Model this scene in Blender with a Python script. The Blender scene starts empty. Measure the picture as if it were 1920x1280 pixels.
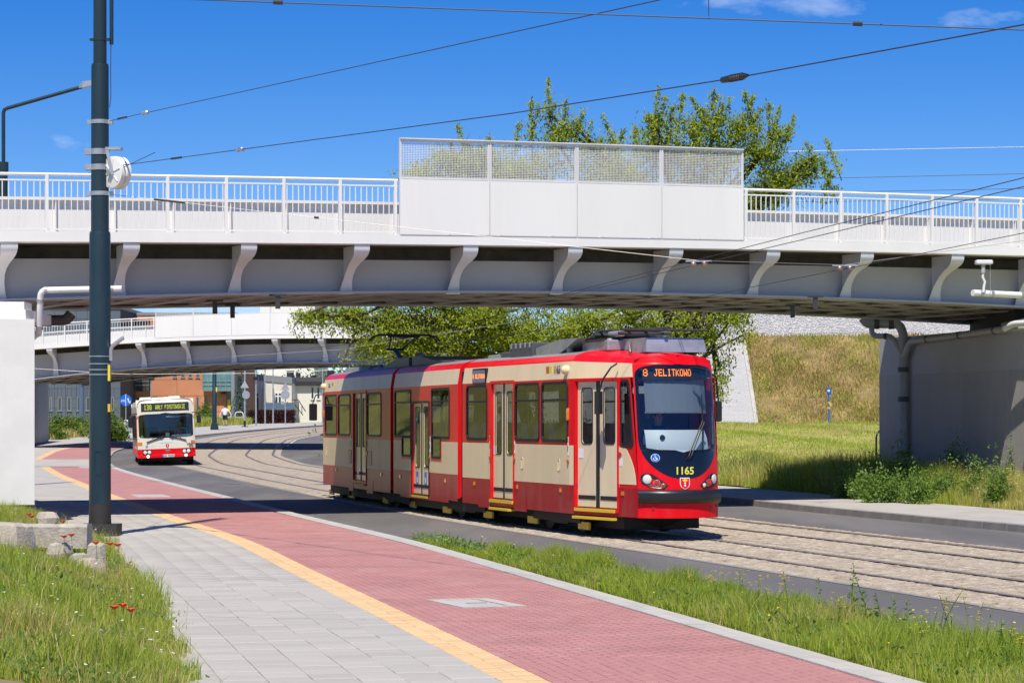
import bpy, math, random
import numpy as np
from mathutils import Vector, Matrix
R = math.radians
random.seed(7)
rng = np.random.default_rng(7)
sc = bpy.context.scene
COL = sc.collection

# ------------------------------------------------------------------ camera, sky, sun, exposure
EYE = 2.05
cam_d = bpy.data.cameras.new('camera')
cam = bpy.data.objects.new('camera', cam_d); COL.objects.link(cam)
cam.location = (0, 0, EYE); cam.rotation_euler = (R(90), 0, 0)
cam_d.sensor_width = 36; cam_d.lens = 90; cam_d.shift_y = 0.0771
cam_d.clip_start = 0.5; cam_d.clip_end = 4000
sc.camera = cam

SUN_EL, SUN_AZ = R(60), R(9.5)                    # sun high behind the camera, a little to the left
to_sun = Vector((-math.sin(SUN_AZ) * math.cos(SUN_EL), -math.cos(SUN_AZ) * math.cos(SUN_EL), math.sin(SUN_EL)))
w = bpy.data.worlds.new('World'); sc.world = w; w.use_nodes = True
nt = w.node_tree; nt.nodes.clear()
out = nt.nodes.new('ShaderNodeOutputWorld'); bg = nt.nodes.new('ShaderNodeBackground')
sky = nt.nodes.new('ShaderNodeTexSky'); sky.sky_type = 'NISHITA'; sky.sun_disc = False
sky.sun_elevation = SUN_EL; sky.sun_rotation = R(180) + SUN_AZ
sky.altitude = 1000; sky.air_density = 0.85; sky.dust_density = 0.0; sky.ozone_density = 3.0
hs = nt.nodes.new('ShaderNodeHueSaturation'); hs.inputs['Saturation'].default_value = 1.48; hs.inputs['Hue'].default_value = .517
# thin wisps of cloud all over the sky
tc = nt.nodes.new('ShaderNodeTexCoord'); mp = nt.nodes.new('ShaderNodeMapping')
mp.inputs['Scale'].default_value = (9.0, 9.0, 22.0); mp.inputs['Location'].default_value = (13.049, -17.526, -16.28)
nz = nt.nodes.new('ShaderNodeTexNoise'); nz.inputs['Scale'].default_value = 1.3; nz.inputs['Detail'].default_value = 6; nz.inputs['Roughness'].default_value = .55
rp = nt.nodes.new('ShaderNodeValToRGB'); rp.color_ramp.elements[0].position = .665; rp.color_ramp.elements[0].color = (0, 0, 0, 1)
rp.color_ramp.elements[1].position = .92; rp.color_ramp.elements[1].color = (.8, .8, .8, 1)
mx = nt.nodes.new('ShaderNodeMix'); mx.data_type = 'RGBA'
nt.links.new(tc.outputs['Generated'], mp.inputs['Vector']); nt.links.new(mp.outputs[0], nz.inputs['Vector'])
nt.links.new(nz.outputs['Fac'], rp.inputs[0]); nt.links.new(rp.outputs[0], mx.inputs[0])
lift = nt.nodes.new('ShaderNodeVectorMath'); lift.operation = 'ADD'; lift.inputs[1].default_value = (0, 0, .015)   # clear dry air: little white at the horizon
nrm = nt.nodes.new('ShaderNodeVectorMath'); nrm.operation = 'NORMALIZE'
nt.links.new(tc.outputs['Generated'], lift.inputs[0]); nt.links.new(lift.outputs[0], nrm.inputs[0]); nt.links.new(nrm.outputs[0], sky.inputs[0])
nt.links.new(sky.outputs[0], hs.inputs['Color']); nt.links.new(hs.outputs[0], mx.inputs[6])
mx.inputs[7].default_value = (8.5, 9.0, 9.6, 1)
nt.links.new(mx.outputs[2], bg.inputs['Color']); bg.inputs['Strength'].default_value = 0.113
nt.links.new(bg.outputs[0], out.inputs['Surface'])

sun_d = bpy.data.lights.new('sun', 'SUN'); sun_d.energy = 5.0; sun_d.angle = R(0.53); sun_d.color = (1.0, 0.93, 0.82)
sun = bpy.data.objects.new('sun', sun_d); COL.objects.link(sun)
sun.rotation_euler = to_sun.to_track_quat('Z', 'Y').to_euler(); sun.location = (0, 0, 60)
sc.view_settings.view_transform = 'Standard'; sc.view_settings.look = 'None'
sc.view_settings.exposure = 0.17; sc.view_settings.gamma = 1.0; sc.view_settings.use_curve_mapping = False
sc.render.engine = 'CYCLES'
sc.cycles.max_bounces = 8; sc.cycles.diffuse_bounces = 4; sc.cycles.glossy_bounces = 3
sc.cycles.transparent_max_bounces = 10; sc.cycles.transmission_bounces = 3

# ------------------------------------------------------------------ materials
MATS = {}
def principled(name):
    m = bpy.data.materials.new(name); m.use_nodes = True
    b = m.node_tree.nodes['Principled BSDF']
    return m, m.node_tree, b
def mat(name, col, rough=.6, metal=0.0, var=.0, vscale=4.0, bump=0.0, bscale=40.0, spec=.5, coat=0.0, dirt=None, dscale=1.2, damt=.5, stretch=(1, 1, 1), rand=0.0, emit=None, estr=0.0):
    """principled paint with noise variation, optional patches of dirt and fine relief"""
    if name in MATS: return MATS[name]
    m, t, b = principled(name)
    N, L = t.nodes, t.links
    b.inputs['Roughness'].default_value = rough; b.inputs['Metallic'].default_value = metal
    b.inputs['Specular IOR Level'].default_value = spec
    b.inputs['Coat Weight'].default_value = coat; b.inputs['Coat Roughness'].default_value = .06
    c4 = (*col, 1)
    b.inputs['Base Color'].default_value = c4
    last = None
    tcn = N.new('ShaderNodeTexCoord'); mpn = N.new('ShaderNodeMapping'); mpn.inputs['Scale'].default_value = stretch
    L.new(tcn.outputs['Object'], mpn.inputs['Vector']); vec = mpn.outputs[0]
    if var > 0:
        n = N.new('ShaderNodeTexNoise'); n.inputs['Scale'].default_value = vscale; n.inputs['Detail'].default_value = 5; L.new(vec, n.inputs['Vector'])
        r = N.new('ShaderNodeMapRange'); r.inputs[1].default_value = .3; r.inputs[2].default_value = .7; r.inputs[3].default_value = 1 - var; r.inputs[4].default_value = 1 + var
        L.new(n.outputs['Fac'], r.inputs[0])
        x = N.new('ShaderNodeMix'); x.data_type = 'RGBA'; x.blend_type = 'MULTIPLY'; x.inputs[0].default_value = 1; x.inputs[6].default_value = c4
        L.new(r.outputs[0], x.inputs[7]); last = x.outputs[2]
    if rand > 0:
        oi = N.new('ShaderNodeObjectInfo'); r = N.new('ShaderNodeMapRange'); r.inputs[3].default_value = 1 - rand; r.inputs[4].default_value = 1 + rand
        L.new(oi.outputs['Random'], r.inputs[0])
        x = N.new('ShaderNodeMix'); x.data_type = 'RGBA'; x.blend_type = 'MULTIPLY'; x.inputs[0].default_value = 1
        if last: L.new(last, x.inputs[6])
        else: x.inputs[6].default_value = c4
        L.new(r.outputs[0], x.inputs[7]); last = x.outputs[2]
    if dirt is not None:
        n = N.new('ShaderNodeTexNoise'); n.inputs['Scale'].default_value = dscale; n.inputs['Detail'].default_value = 7; n.inputs['Roughness'].default_value = .62; L.new(vec, n.inputs['Vector'])
        r = N.new('ShaderNodeMapRange'); r.inputs[1].default_value = .48; r.inputs[2].default_value = .72; r.inputs[3].default_value = 0; r.inputs[4].default_value = damt
        L.new(n.outputs['Fac'], r.inputs[0])
        x = N.new('ShaderNodeMix'); x.data_type = 'RGBA'; x.inputs[7].default_value = (*dirt, 1)
        if last: L.new(last, x.inputs[6])
        else: x.inputs[6].default_value = c4
        L.new(r.outputs[0], x.inputs[0]); last = x.outputs[2]
    if last: L.new(last, b.inputs['Base Color'])
    if bump > 0:
        n = N.new('ShaderNodeTexNoise'); n.inputs['Scale'].default_value = bscale; n.inputs['Detail'].default_value = 4; L.new(vec, n.inputs['Vector'])
        bp = N.new('ShaderNodeBump'); bp.inputs['Strength'].default_value = bump; bp.inputs['Distance'].default_value = .02
        L.new(n.outputs['Fac'], bp.inputs['Height']); L.new(bp.outputs[0], b.inputs['Normal'])
    if emit is not None:
        b.inputs['Emission Color'].default_value = (*emit, 1); b.inputs['Emission Strength'].default_value = estr
    MATS[name] = m
    return m

def flecked(name, scale, amt, fleck, fscale):
    """tone that changes from stone to stone, and sparse dark flecks between them"""
    m = MATS[name]; N, L = m.node_tree.nodes, m.node_tree.links; b = N['Principled BSDF']; src = b.inputs['Base Color'].links[0].from_socket
    tcn = N.new('ShaderNodeTexCoord'); vo = N.new('ShaderNodeTexVoronoi'); vo.inputs['Scale'].default_value = scale; L.new(tcn.outputs['Object'], vo.inputs['Vector'])
    r = N.new('ShaderNodeMapRange'); r.inputs[3].default_value = 1 - amt; r.inputs[4].default_value = 1 + amt; L.new(vo.outputs['Color'], r.inputs[0])
    x = N.new('ShaderNodeMix'); x.data_type = 'RGBA'; x.blend_type = 'MULTIPLY'; x.inputs[0].default_value = 1; L.new(src, x.inputs[6]); L.new(r.outputs[0], x.inputs[7])
    mpn = N.new('ShaderNodeMapping'); mpn.inputs['Scale'].default_value = (1, .6, 1); L.new(tcn.outputs['Object'], mpn.inputs[0])
    n = N.new('ShaderNodeTexNoise'); n.inputs['Scale'].default_value = fscale; n.inputs['Detail'].default_value = 3; L.new(mpn.outputs[0], n.inputs['Vector'])
    r2 = N.new('ShaderNodeMapRange'); r2.inputs[1].default_value = .62; r2.inputs[2].default_value = .70; r2.inputs[4].default_value = .8; L.new(n.outputs['Fac'], r2.inputs[0])
    x2 = N.new('ShaderNodeMix'); x2.data_type = 'RGBA'; x2.inputs[7].default_value = (*fleck, 1); L.new(r2.outputs[0], x2.inputs[0]); L.new(x.outputs[2], x2.inputs[6]); L.new(x2.outputs[2], b.inputs['Base Color'])

def glass_mat(name, tint, refl=.07, rough=.02):
    m = bpy.data.materials.new(name); m.use_nodes = True; t = m.node_tree; N, L = t.nodes, t.links
    N.clear(); o = N.new('ShaderNodeOutputMaterial')
    tr = N.new('ShaderNodeBsdfTransparent'); tr.inputs[0].default_value = (*tint, 1)
    gl = N.new('ShaderNodeBsdfGlossy'); gl.inputs['Roughness'].default_value = rough
    fr0 = N.new('ShaderNodeLayerWeight'); fr0.inputs[0].default_value = .5
    pw = N.new('ShaderNodeMath'); pw.operation = 'POWER'; pw.inputs[1].default_value = 5; L.new(fr0.outputs['Facing'], pw.inputs[0])
    fr = N.new('ShaderNodeMath'); fr.operation = 'MULTIPLY'; fr.inputs[1].default_value = .9; L.new(pw.outputs[0], fr.inputs[0])     # same from inside and outside
    ad = N.new('ShaderNodeMath'); ad.operation = 'ADD'; ad.inputs[1].default_value = refl; L.new(fr.outputs[0], ad.inputs[0])
    mxs = N.new('ShaderNodeMixShader'); L.new(ad.outputs[0], mxs.inputs[0]); L.new(tr.outputs[0], mxs.inputs[1]); L.new(gl.outputs[0], mxs.inputs[2])
    L.new(mxs.outputs[0], o.inputs[0]); MATS[name] = m
    return m

def leaf_mat(name, c0, c1, trans=.45, rough=.55):
    """foliage: colour varies leaf by leaf through the 'tint' attribute, light shines through"""
    m = bpy.data.materials.new(name); m.use_nodes = True; t = m.node_tree; N, L = t.nodes, t.links
    N.clear(); o = N.new('ShaderNodeOutputMaterial')
    at = N.new('ShaderNodeAttribute'); at.attribute_name = 'tint'
    cr = N.new('ShaderNodeMix'); cr.data_type = 'RGBA'; cr.inputs[6].default_value = (*c0, 1); cr.inputs[7].default_value = (*c1, 1)
    L.new(at.outputs['Fac'], cr.inputs[0])
    p = N.new('ShaderNodeBsdfPrincipled'); p.inputs['Roughness'].default_value = rough; p.inputs['Specular IOR Level'].default_value = .3; L.new(cr.outputs[2], p.inputs['Base Color'])
    tl = N.new('ShaderNodeBsdfTranslucent')
    hsn = N.new('ShaderNodeHueSaturation'); hsn.inputs['Value'].default_value = 1.5; hsn.inputs['Saturation'].default_value = 1.1; L.new(cr.outputs[2], hsn.inputs['Color']); L.new(hsn.outputs[0], tl.inputs[0])
    mxs = N.new('ShaderNodeMixShader'); mxs.inputs[0].default_value = trans
    L.new(p.outputs[0], mxs.inputs[1]); L.new(tl.outputs[0], mxs.inputs[2]); L.new(mxs.outputs[0], o.inputs[0]); MATS[name] = m
    return m

M = MATS
mat('white_paint', (.84, .83, .795), .45, var=.035, vscale=.5, dirt=(.66, .63, .57), dscale=1.3, damt=.20, stretch=(1, 1, .14))
mat('girder_paint', (.70, .70, .71), .5, var=.05, vscale=.6, dirt=(.45, .43, .40), dscale=.9, damt=.25)
mat('web_grey', (.47, .455, .44), .5, var=.05, vscale=.6, dirt=(.40, .38, .36), dscale=.9, damt=.3)
mat('soffit_steel', (.50, .46, .41), .6, var=.15, vscale=1.5)
mat('deck_shade', (.16, .145, .13), .8, var=.2)  # steel darkened so its colour carries the deep shade under the deck
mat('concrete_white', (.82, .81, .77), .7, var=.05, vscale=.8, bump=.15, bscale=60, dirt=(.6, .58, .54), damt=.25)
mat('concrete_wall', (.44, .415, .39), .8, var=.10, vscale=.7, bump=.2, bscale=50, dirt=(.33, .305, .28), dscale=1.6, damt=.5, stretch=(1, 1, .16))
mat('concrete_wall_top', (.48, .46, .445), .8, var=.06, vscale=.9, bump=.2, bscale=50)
mat('concrete_old', (.44, .40, .33), .85, var=.2, vscale=5, bump=.6, bscale=30, dirt=(.20, .17, .13), dscale=6, damt=.6)
mat('stone', (.42, .37, .29), .85, var=.2, vscale=8, bump=.6, bscale=25)
mat('base_black', (.03, .028, .026), .7, var=.2)
mat('asphalt', (.128, .122, .118), .85, var=.16, vscale=.5, bump=.4, bscale=90, dirt=(.19, .18, .168), dscale=.5, damt=.7, stretch=(1, .16, 1))
mat('slab_grey', (.435, .415, .372), .8, var=.06, vscale=3, bump=.25, bscale=120, rand=.07, dirt=(.37, .35, .31), dscale=2.2, damt=.35)
mat('slab_mass', (.435, .415, .372), .8, var=.10, vscale=.8, bump=.25, bscale=120, dirt=(.37, .35, .31), dscale=1.4, damt=.4)
mat('joint_dark', (.36, .34, .30), .9, var=.2)
mat('brick_red', (.425, .20, .183), .8, var=.08, vscale=5, bump=.25, bscale=150, rand=.05, dirt=(.47, .25, .235), dscale=1.3, damt=.5)
mat('brick_mass', (.425, .20, .183), .8, var=.12, vscale=1.1, bump=.25, bscale=150, dirt=(.48, .26, .24), dscale=.9, damt=.6)
mat('joint_red', (.39, .17, .15), .9, var=.2)
mat('brick_yellow', (.68, .46, .24), .8, var=.10, vscale=6, bump=.25, bscale=150, rand=.09)
mat('yellow_mass', (.68, .46, .24), .8, var=.12, vscale=3, bump=.25, bscale=150)
mat('kerb_concrete', (.47, .455, .42), .8, var=.08, vscale=3, bump=.3, bscale=100, rand=.06, dirt=(.36, .34, .30), dscale=2, damt=.4)
mat('kerb_dark', (.27, .255, .235), .85, var=.12, vscale=3, bump=.3, bscale=90, rand=.08)
mat('sett', (.405, .345, .265), .85, var=.26, vscale=7, bump=.6, bscale=60, dirt=(.27, .215, .145), dscale=1.7, damt=.75)
mat('sett_bed', (.38, .30, .20), .95, var=.3, vscale=9, bump=.5, bscale=40, dirt=(.14, .105, .07), dscale=4, damt=.6)
flecked('sett', 6.5, .20, (.17, .12, .065), 3.4)
flecked('brick_mass', 7.0, .05, (.46, .25, .225), 1.2)
flecked('slab_mass', 2.0, .05, (.36, .34, .30), 1.1)
mat('rail_steel', (.34, .27, .22), .42, metal=.6, var=.2, vscale=6)
mat('rail_groove', (.15, .11, .085), .9)
mat('soil', (.24, .19, .12), .95, var=.3, vscale=2.2, bump=.6, bscale=18, dirt=(.10, .115, .04), dscale=1.3, damt=.8)
mat('lawn_ground', (.33, .33, .07), .95, var=.22, vscale=.8, bump=.5, bscale=14, dirt=(.30, .25, .11), dscale=.5, damt=.7)
mat('bank_ground', (.26, .19, .08), .95, var=.4, vscale=1.3, bump=.6, bscale=10, dirt=(.30, .19, .09), dscale=.9, damt=.85)
mat('white_line', (.62, .61, .58), .7, var=.15, vscale=6, dirt=(.3, .29, .28), dscale=5, damt=.5)
mat('pole_paint', (.018, .038, .052), .40, spec=.35, var=.12, vscale=3, dirt=(.035, .055, .065), dscale=3, damt=.35, stretch=(1, 1, .3))
mat('galvanised', (.50, .51, .52), .42, metal=.65, var=.15, vscale=8)
mat('steel_dark', (.06, .06, .062), .5, metal=.5, var=.2)
mat('wire_dark', (.045, .045, .05), .6)
mat('wire_pale', (.42, .40, .38), .5, metal=.4)
mat('pvc_white', (.78, .78, .77), .4)
mat('pipe_grey', (.42, .42, .41), .5, var=.08)
mat('pipe_dark', (.10, .095, .09), .6)
mat('sign_yellow', (.75, .62, .06), .5)
mat('sign_blue', (.01, .14, .60), .35)
mat('sign_white', (.82, .82, .82), .4)
mat('sign_back', (.45, .46, .47), .5, metal=.4)
mat('yellow_paint', (.70, .47, .03), .5)
mat('black_rubber', (.012, .012, .013), .55)
mat('black_plastic', (.016, .016, .018), .35)
# tram and bus
mat('tram_red', (.74, .005, .012), .30, spec=.16, coat=.0, var=.06, vscale=2, dirt=(.42, .10, .09), dscale=2.6, damt=.22, stretch=(1, 1, .3))
mat('tram_maroon', (.36, .008, .018), .32, spec=.2, coat=.05, var=.08, vscale=2, dirt=(.26, .12, .09), dscale=2.2, damt=.5, stretch=(1, 1, .4))
mat('tram_band', (.36, .022, .028), .25, coat=.6, var=.06, vscale=2)
mat('tram_cream', (.80, .65, .40), .38, spec=.25, coat=.0, var=.05, vscale=1.5, dirt=(.58, .46, .28), dscale=1.6, damt=.3, stretch=(1, 1, .35))
mat('tram_door', (.80, .66, .43), .3, coat=.3, var=.04, dirt=(.55, .45, .30), dscale=2.2, damt=.35, stretch=(1, 1, .3))
mat('gloss_black', (.008, .008, .009), .08, coat=.5)
mat('interior', (.22, .21, .20), .6)
mat('interior_floor', (.09, .09, .09), .7)
mat('seat_blue', (.03, .07, .30), .7, var=.3, vscale=20)
mat('seat_green', (.05, .10, .05), .7)
mat('pole_yellow', (.65, .45, .03), .35)
mat('roof_grey', (.34, .34, .34), .5, metal=.35, var=.15, vscale=2, dirt=(.16, .15, .14), dscale=2, damt=.5)
mat('alu', (.55, .55, .55), .38, metal=.7, var=.1, dirt=(.25, .24, .22), dscale=2.5, damt=.5)
mat('roof_box_dark', (.08, .082, .09), .5, var=.1)
mat('under_dark', (.018, .016, .014), .7)
mat('led_orange', (.9, .22, .02), .5, emit=(1.0, .22, .015), estr=2.2)
mat('led_green', (.35, .36, .04), .5, emit=(.55, .60, .06), estr=.55)
mat('led_panel', (.03, .035, .028), .35)
mat('lens_clear', (.75, .75, .72), .12, coat=1)
mat('lens_lit', (1, 1, .95), .2, emit=(1, .98, .9), estr=3.0)
mat('lens_red', (.5, .02, .02), .15, coat=1)
mat('lens_amber', (.75, .20, .01), .2, coat=1)
mat('chrome', (.7, .7, .7), .15, metal=1)
mat('blind', (.20, .235, .28), .6)
mat('dash_pale', (.62, .70, .72), .5)
mat('bus_cream', (.74, .70, .58), .25, coat=.5, var=.03)
mat('text_yellow', (.80, .76, .08), .5)
mat('text_dark', (.05, .05, .05), .5)
mat('skin', (.50, .29, .20), .6)
mat('shirt_white', (.75, .75, .78), .8)
mat('shirt_blue', (.05, .09, .22), .8)
mat('cloth_black', (.02, .02, .024), .8)
mat('hair_brown', (.06, .035, .02), .7)
mat('sock_green', (.03, .30, .12), .7)
# buildings
mat('terracotta', (.56, .235, .13), .8, var=.05, vscale=.6, rand=.035, bump=.1, bscale=30)
mat('facade_slate', (.105, .13, .17), .6, var=.05, vscale=.5, rand=.05)
mat('joint_slate', (.05, .06, .075), .8)
mat('joint_terra', (.30, .13, .08), .8)
mat('render_cream', (.74, .71, .64), .8, var=.04, vscale=.4, bump=.1, bscale=20)
mat('fascia_grey', (.24, .26, .29), .6, var=.05)
mat('roof_tar', (.09, .09, .095), .8)
mat('frame_grey', (.22, .23, .24), .5)
mat('frame_white', (.75, .75, .74), .5)
mat('pane_dark', (.035, .045, .05), .08, spec=.8)
mat('pane_teal', (.10, .25, .27), .12, var=.35, vscale=.9, spec=.8, stretch=(1, 1, .5))
mat('pane_brown', (.07, .06, .05), .12, var=.4, vscale=1.2, spec=.8, stretch=(2, 1, .2))
mat('fence_blue', (.10, .15, .22), .6)
mat('ballast', (.46, .46, .46), .9, var=.1)
mat('ballast_bed', (.38, .38, .38), .95, var=.3, vscale=9, bump=.8, bscale=20)
mat('bark', (.075, .058, .042), .9, var=.3, vscale=8, bump=.7, bscale=20)
glass_mat('tram_glass', (.42, .45, .44), .10)
glass_mat('screen_glass', (.74, .78, .80), .09)
glass_mat('bus_glass', (.42, .46, .50), .09)
leaf_mat('grass_fresh', (.25, .34, .03), (.46, .52, .10), .42)
leaf_mat('grass_dry', (.36, .33, .07), (.68, .56, .27), .4)
leaf_mat('grass_bank', (.23, .175, .05), (.50, .40, .15), .35)
leaf_mat('weed_leaf', (.11, .21, .035), (.24, .35, .08), .4)
leaf_mat('tree_leaf', (.13, .20, .015), (.46, .50, .06), .5)
leaf_mat('bush_leaf', (.07, .13, .02), (.20, .27, .045), .4)
leaf_mat('spruce_leaf', (.05, .11, .10), (.16, .24, .23), .15)
leaf_mat('hedge_leaf', (.045, .018, .016), (.10, .035, .03), .2)
mat('petal_red', (.75, .06, .02), .6)
mat('petal_white', (.82, .82, .78), .6)
mat('petal_yellow', (.80, .66, .03), .6)

# brick pattern for the paved slope (blocks only a few pixels high)
m_, t_, b_ = principled('slope_blocks'); N_, L_ = t_.nodes, t_.links
bt = N_.new('ShaderNodeTexBrick'); bt.inputs['Scale'].default_value = 1.0; bt.inputs['Color1'].default_value = (.43, .43, .425, 1); bt.inputs['Color2'].default_value = (.385, .385, .38, 1); bt.inputs['Mortar'].default_value = (.35, .345, .335, 1)
bt.inputs['Mortar Size'].default_value = .012; bt.inputs['Brick Width'].default_value = .40; bt.inputs['Row Height'].default_value = .15
uvn = N_.new('ShaderNodeUVMap'); L_.new(uvn.outputs[0], bt.inputs['Vector']); L_.new(bt.outputs['Color'], b_.inputs['Base Color']); b_.inputs['Roughness'].default_value = .8
bpn = N_.new('ShaderNodeBump'); bpn.inputs['Strength'].default_value = .5; bpn.invert = True; L_.new(bt.outputs['Fac'], bpn.inputs['Height']); L_.new(bpn.outputs[0], b_.inputs['Normal'])
MATS['slope_blocks'] = m_

# ------------------------------------------------------------------ mesh helpers
class MB:
    """collects shapes and links them as ONE mesh object"""
    def __init__(s, mtx=None): s.v = []; s.f = []; s.m = []; s.mtx = mtx
    def add(s, vs, fs, mi=0):
        o = len(s.v); s.v.extend([tuple(p) for p in vs])
        for f in fs: s.f.append(tuple(i + o for i in f)); s.m.append(mi)
        return s
    def quad(s, a, b, c, d, mi=0): return s.add((a, b, c, d), ((0, 1, 2, 3),), mi)
    def box(s, a, b, mi=0):
        x0, y0, z0 = a; x1, y1, z1 = b
        return s.add([(x0, y0, z0), (x1, y0, z0), (x1, y1, z0), (x0, y1, z0), (x0, y0, z1), (x1, y0, z1), (x1, y1, z1), (x0, y1, z1)],
                     [(0, 3, 2, 1), (4, 5, 6, 7), (0, 1, 5, 4), (1, 2, 6, 5), (2, 3, 7, 6), (3, 0, 4, 7)], mi)
    def bbox(s, a, b, r, mi=0):
        """box with chamfered edges"""
        x0, y0, z0 = a; x1, y1, z1 = b
        P = []
        for z, k in ((z0, r), (z0 + r, 0), (z1 - r, 0), (z1, r)):
            P.append([(x0 + k + r, y0 + k, z), (x1 - k - r, y0 + k, z), (x1 - k, y0 + k + r, z), (x1 - k, y1 - k - r, z), (x1 - k - r, y1 - k, z), (x0 + k + r, y1 - k, z), (x0 + k, y1 - k - r, z), (x0 + k, y0 + k + r, z)])
        return s.loft(P, True, True, True, mi)
    def loft(s, rows, closed=True, cap0=False, cap1=False, mi=0):
        n = len(rows[0]); o = len(s.v)
        for r in rows: s.v.extend([tuple(p) for p in r])
        for i in range(len(rows) - 1):
            for j in range(n if closed else n - 1):
                k = (j + 1) % n
                s.f.append((o + i * n + j, o + i * n + k, o + (i + 1) * n + k, o + (i + 1) * n + j)); s.m.append(mi)
        if cap0: s.f.append(tuple(o + j for j in reversed(range(n)))); s.m.append(mi)
        if cap1: s.f.append(tuple(o + (len(rows) - 1) * n + j for j in range(n))); s.m.append(mi)
        return s
    def tube(s, pts, r, n=8, cap=True, mi=0):
        pts = [Vector(p) for p in pts]; rows = []; prev = None
        for i, p in enumerate(pts):
            if i == 0: d = pts[1] - p
            elif i == len(pts) - 1: d = p - pts[i - 1]
            else: d = (pts[i + 1] - p).normalized() + (p - pts[i - 1]).normalized()
            d.normalize()
            if prev is None: a = d.orthogonal().normalized()
            else:
                a = prev - d * prev.dot(d); a.normalize()
            prev = a; b = d.cross(a); rr = r[i] if isinstance(r, (list, tuple)) else r
            rows.append([p + (a * math.cos(2 * math.pi * j / n) + b * math.sin(2 * math.pi * j / n)) * rr for j in range(n)])
        return s.loft(rows, True, cap, cap, mi)
    def extrude(s, pts, vec, mi=0):
        vec = Vector(vec); a = [Vector(p) for p in pts]; b = [p + vec for p in a]
        return s.loft([a, b], True, True, True, mi)
    def ring(s, outer, inner, vec, mi=0):
        """plate with a hole: outer and inner outlines of equal count, thickness vec"""
        vec = Vector(vec); n = len(outer)
        A = [Vector(p) for p in outer]; B = [Vector(p) for p in inner]
        return s.loft([[p + vec for p in B], [p + vec for p in A], A, B, [p + vec for p in B]], True, False, False, mi)
    def obj(s, name, mats, parent=None, smooth=None, loc=None):
        me = bpy.data.meshes.new(name)
        vs = s.v if s.mtx is None else [tuple(s.mtx @ Vector(p)) for p in s.v]
        me.from_pydata(vs, [], s.f)
        for m in (mats if isinstance(mats, (list, tuple)) else [mats]): me.materials.append(M[m] if isinstance(m, str) else m)
        if any(s.m): me.polygons.foreach_set('material_index', s.m)
        if smooth is not None:
            me.shade_smooth(); me.set_sharp_from_angle(angle=R(smooth))
        me.update()
        o = bpy.data.objects.new(name, me); COL.objects.link(o); o.parent = parent
        if loc is not None: o.location = loc
        return o

def tag(o, label=None, cat=None, group=None, kind=None):
    if label: o['label'] = label
    if cat: o['category'] = cat
    if group: o['group'] = group
    if kind: o['kind'] = kind
    return o
def empty(name, loc, rz=0):
    o = bpy.data.objects.new(name, None); COL.objects.link(o); o.location = loc; o.rotation_euler.z = rz
    o.empty_display_size = .3
    return o
def link(name, me, parent=None, loc=(0, 0, 0), rot=(0, 0, 0)):
    o = bpy.data.objects.new(name, me); COL.objects.link(o); o.parent = parent; o.location = loc; o.rotation_euler = rot
    return o
def np_mesh(name, V, F, mats, tint=None, parent=None, smooth=False, mi=None):
    """fast mesh from numpy: F is a list of (n,k) index arrays"""
    me = bpy.data.meshes.new(name); V = np.asarray(V, np.float32)
    me.vertices.add(len(V)); me.vertices.foreach_set('co', V.ravel())
    li = np.concatenate([f.ravel() for f in F]).astype(np.int32); cnt = np.concatenate([np.full(len(f), f.shape[1]) for f in F]).astype(np.int32)
    me.loops.add(len(li)); me.loops.foreach_set('vertex_index', li)
    st = np.zeros(len(cnt), np.int32); st[1:] = np.cumsum(cnt)[:-1]
    me.polygons.add(len(cnt)); me.polygons.foreach_set('loop_start', st)
    if mi is not None: me.polygons.foreach_set('material_index', np.asarray(mi, np.int32))
    if smooth: me.polygons.foreach_set('use_smooth', np.ones(len(cnt), bool))
    for m in (mats if isinstance(mats, (list, tuple)) else [mats]): me.materials.append(M[m])
    if tint is not None:
        a = me.attributes.new('tint', 'FLOAT', 'POINT'); a.data.foreach_set('value', np.asarray(tint, np.float32))
    me.update(calc_edges=True)
    o = bpy.data.objects.new(name, me); COL.objects.link(o); o.parent = parent
    return o
def rrect(u0, u1, z0, z1, r, n=4):
    """rounded rectangle outline in (u, z)"""
    P = []
    for cx, cz, a0 in ((u1 - r, z1 - r, 0), (u0 + r, z1 - r, 90), (u0 + r, z0 + r, 180), (u1 - r, z0 + r, 270)):
        for i in range(n + 1):
            a = R(a0 + 90 * i / n); P.append((cx + r * math.cos(a), cz + r * math.sin(a)))
    return P

# ------------------------------------------------------------------ the lie of the land
def ss(t): t = np.clip(t, 0, 1); return t * t * (3 - 2 * t)
_rY = np.array([-50, 45, 66, 100, 112, 130, 145, 158, 170, 187, 200, 225, 250, 290, 2000], float)
_rZ = np.array([0, 0, .05, .05, .07, .22, .44, .66, .85, 1.13, 1.35, 1.66, 1.85, 1.95, 1.95])
_gy = np.arange(-50, 2000, 1.0); _k = np.hanning(15); _k /= _k.sum()
_gz = np.convolve(np.pad(np.interp(_gy, _rY, _rZ), 7, 'edge'), _k, 'valid')
def ramp(Y): return np.interp(Y, _gy, _gz)
def curve(pts, k=1.0, wsm=13):
    """edge line X(Y) of the street in plan, smoothed"""
    p = np.array(pts) * k; g = np.arange(-10, 420, .5)
    x = np.interp(g, p[:, 1], p[:, 0])
    lo = g < p[0, 1]; x[lo] = p[0, 0] + (g[lo] - p[0, 1]) * (p[1, 0] - p[0, 0]) / (p[1, 1] - p[0, 1])
    kk = np.hanning(wsm * 2 + 1); kk /= kk.sum(); x = np.convolve(np.pad(x, wsm, 'reflect', reflect_type='odd'), kk, 'valid')
    return lambda Y: np.interp(Y, g, x)
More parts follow.
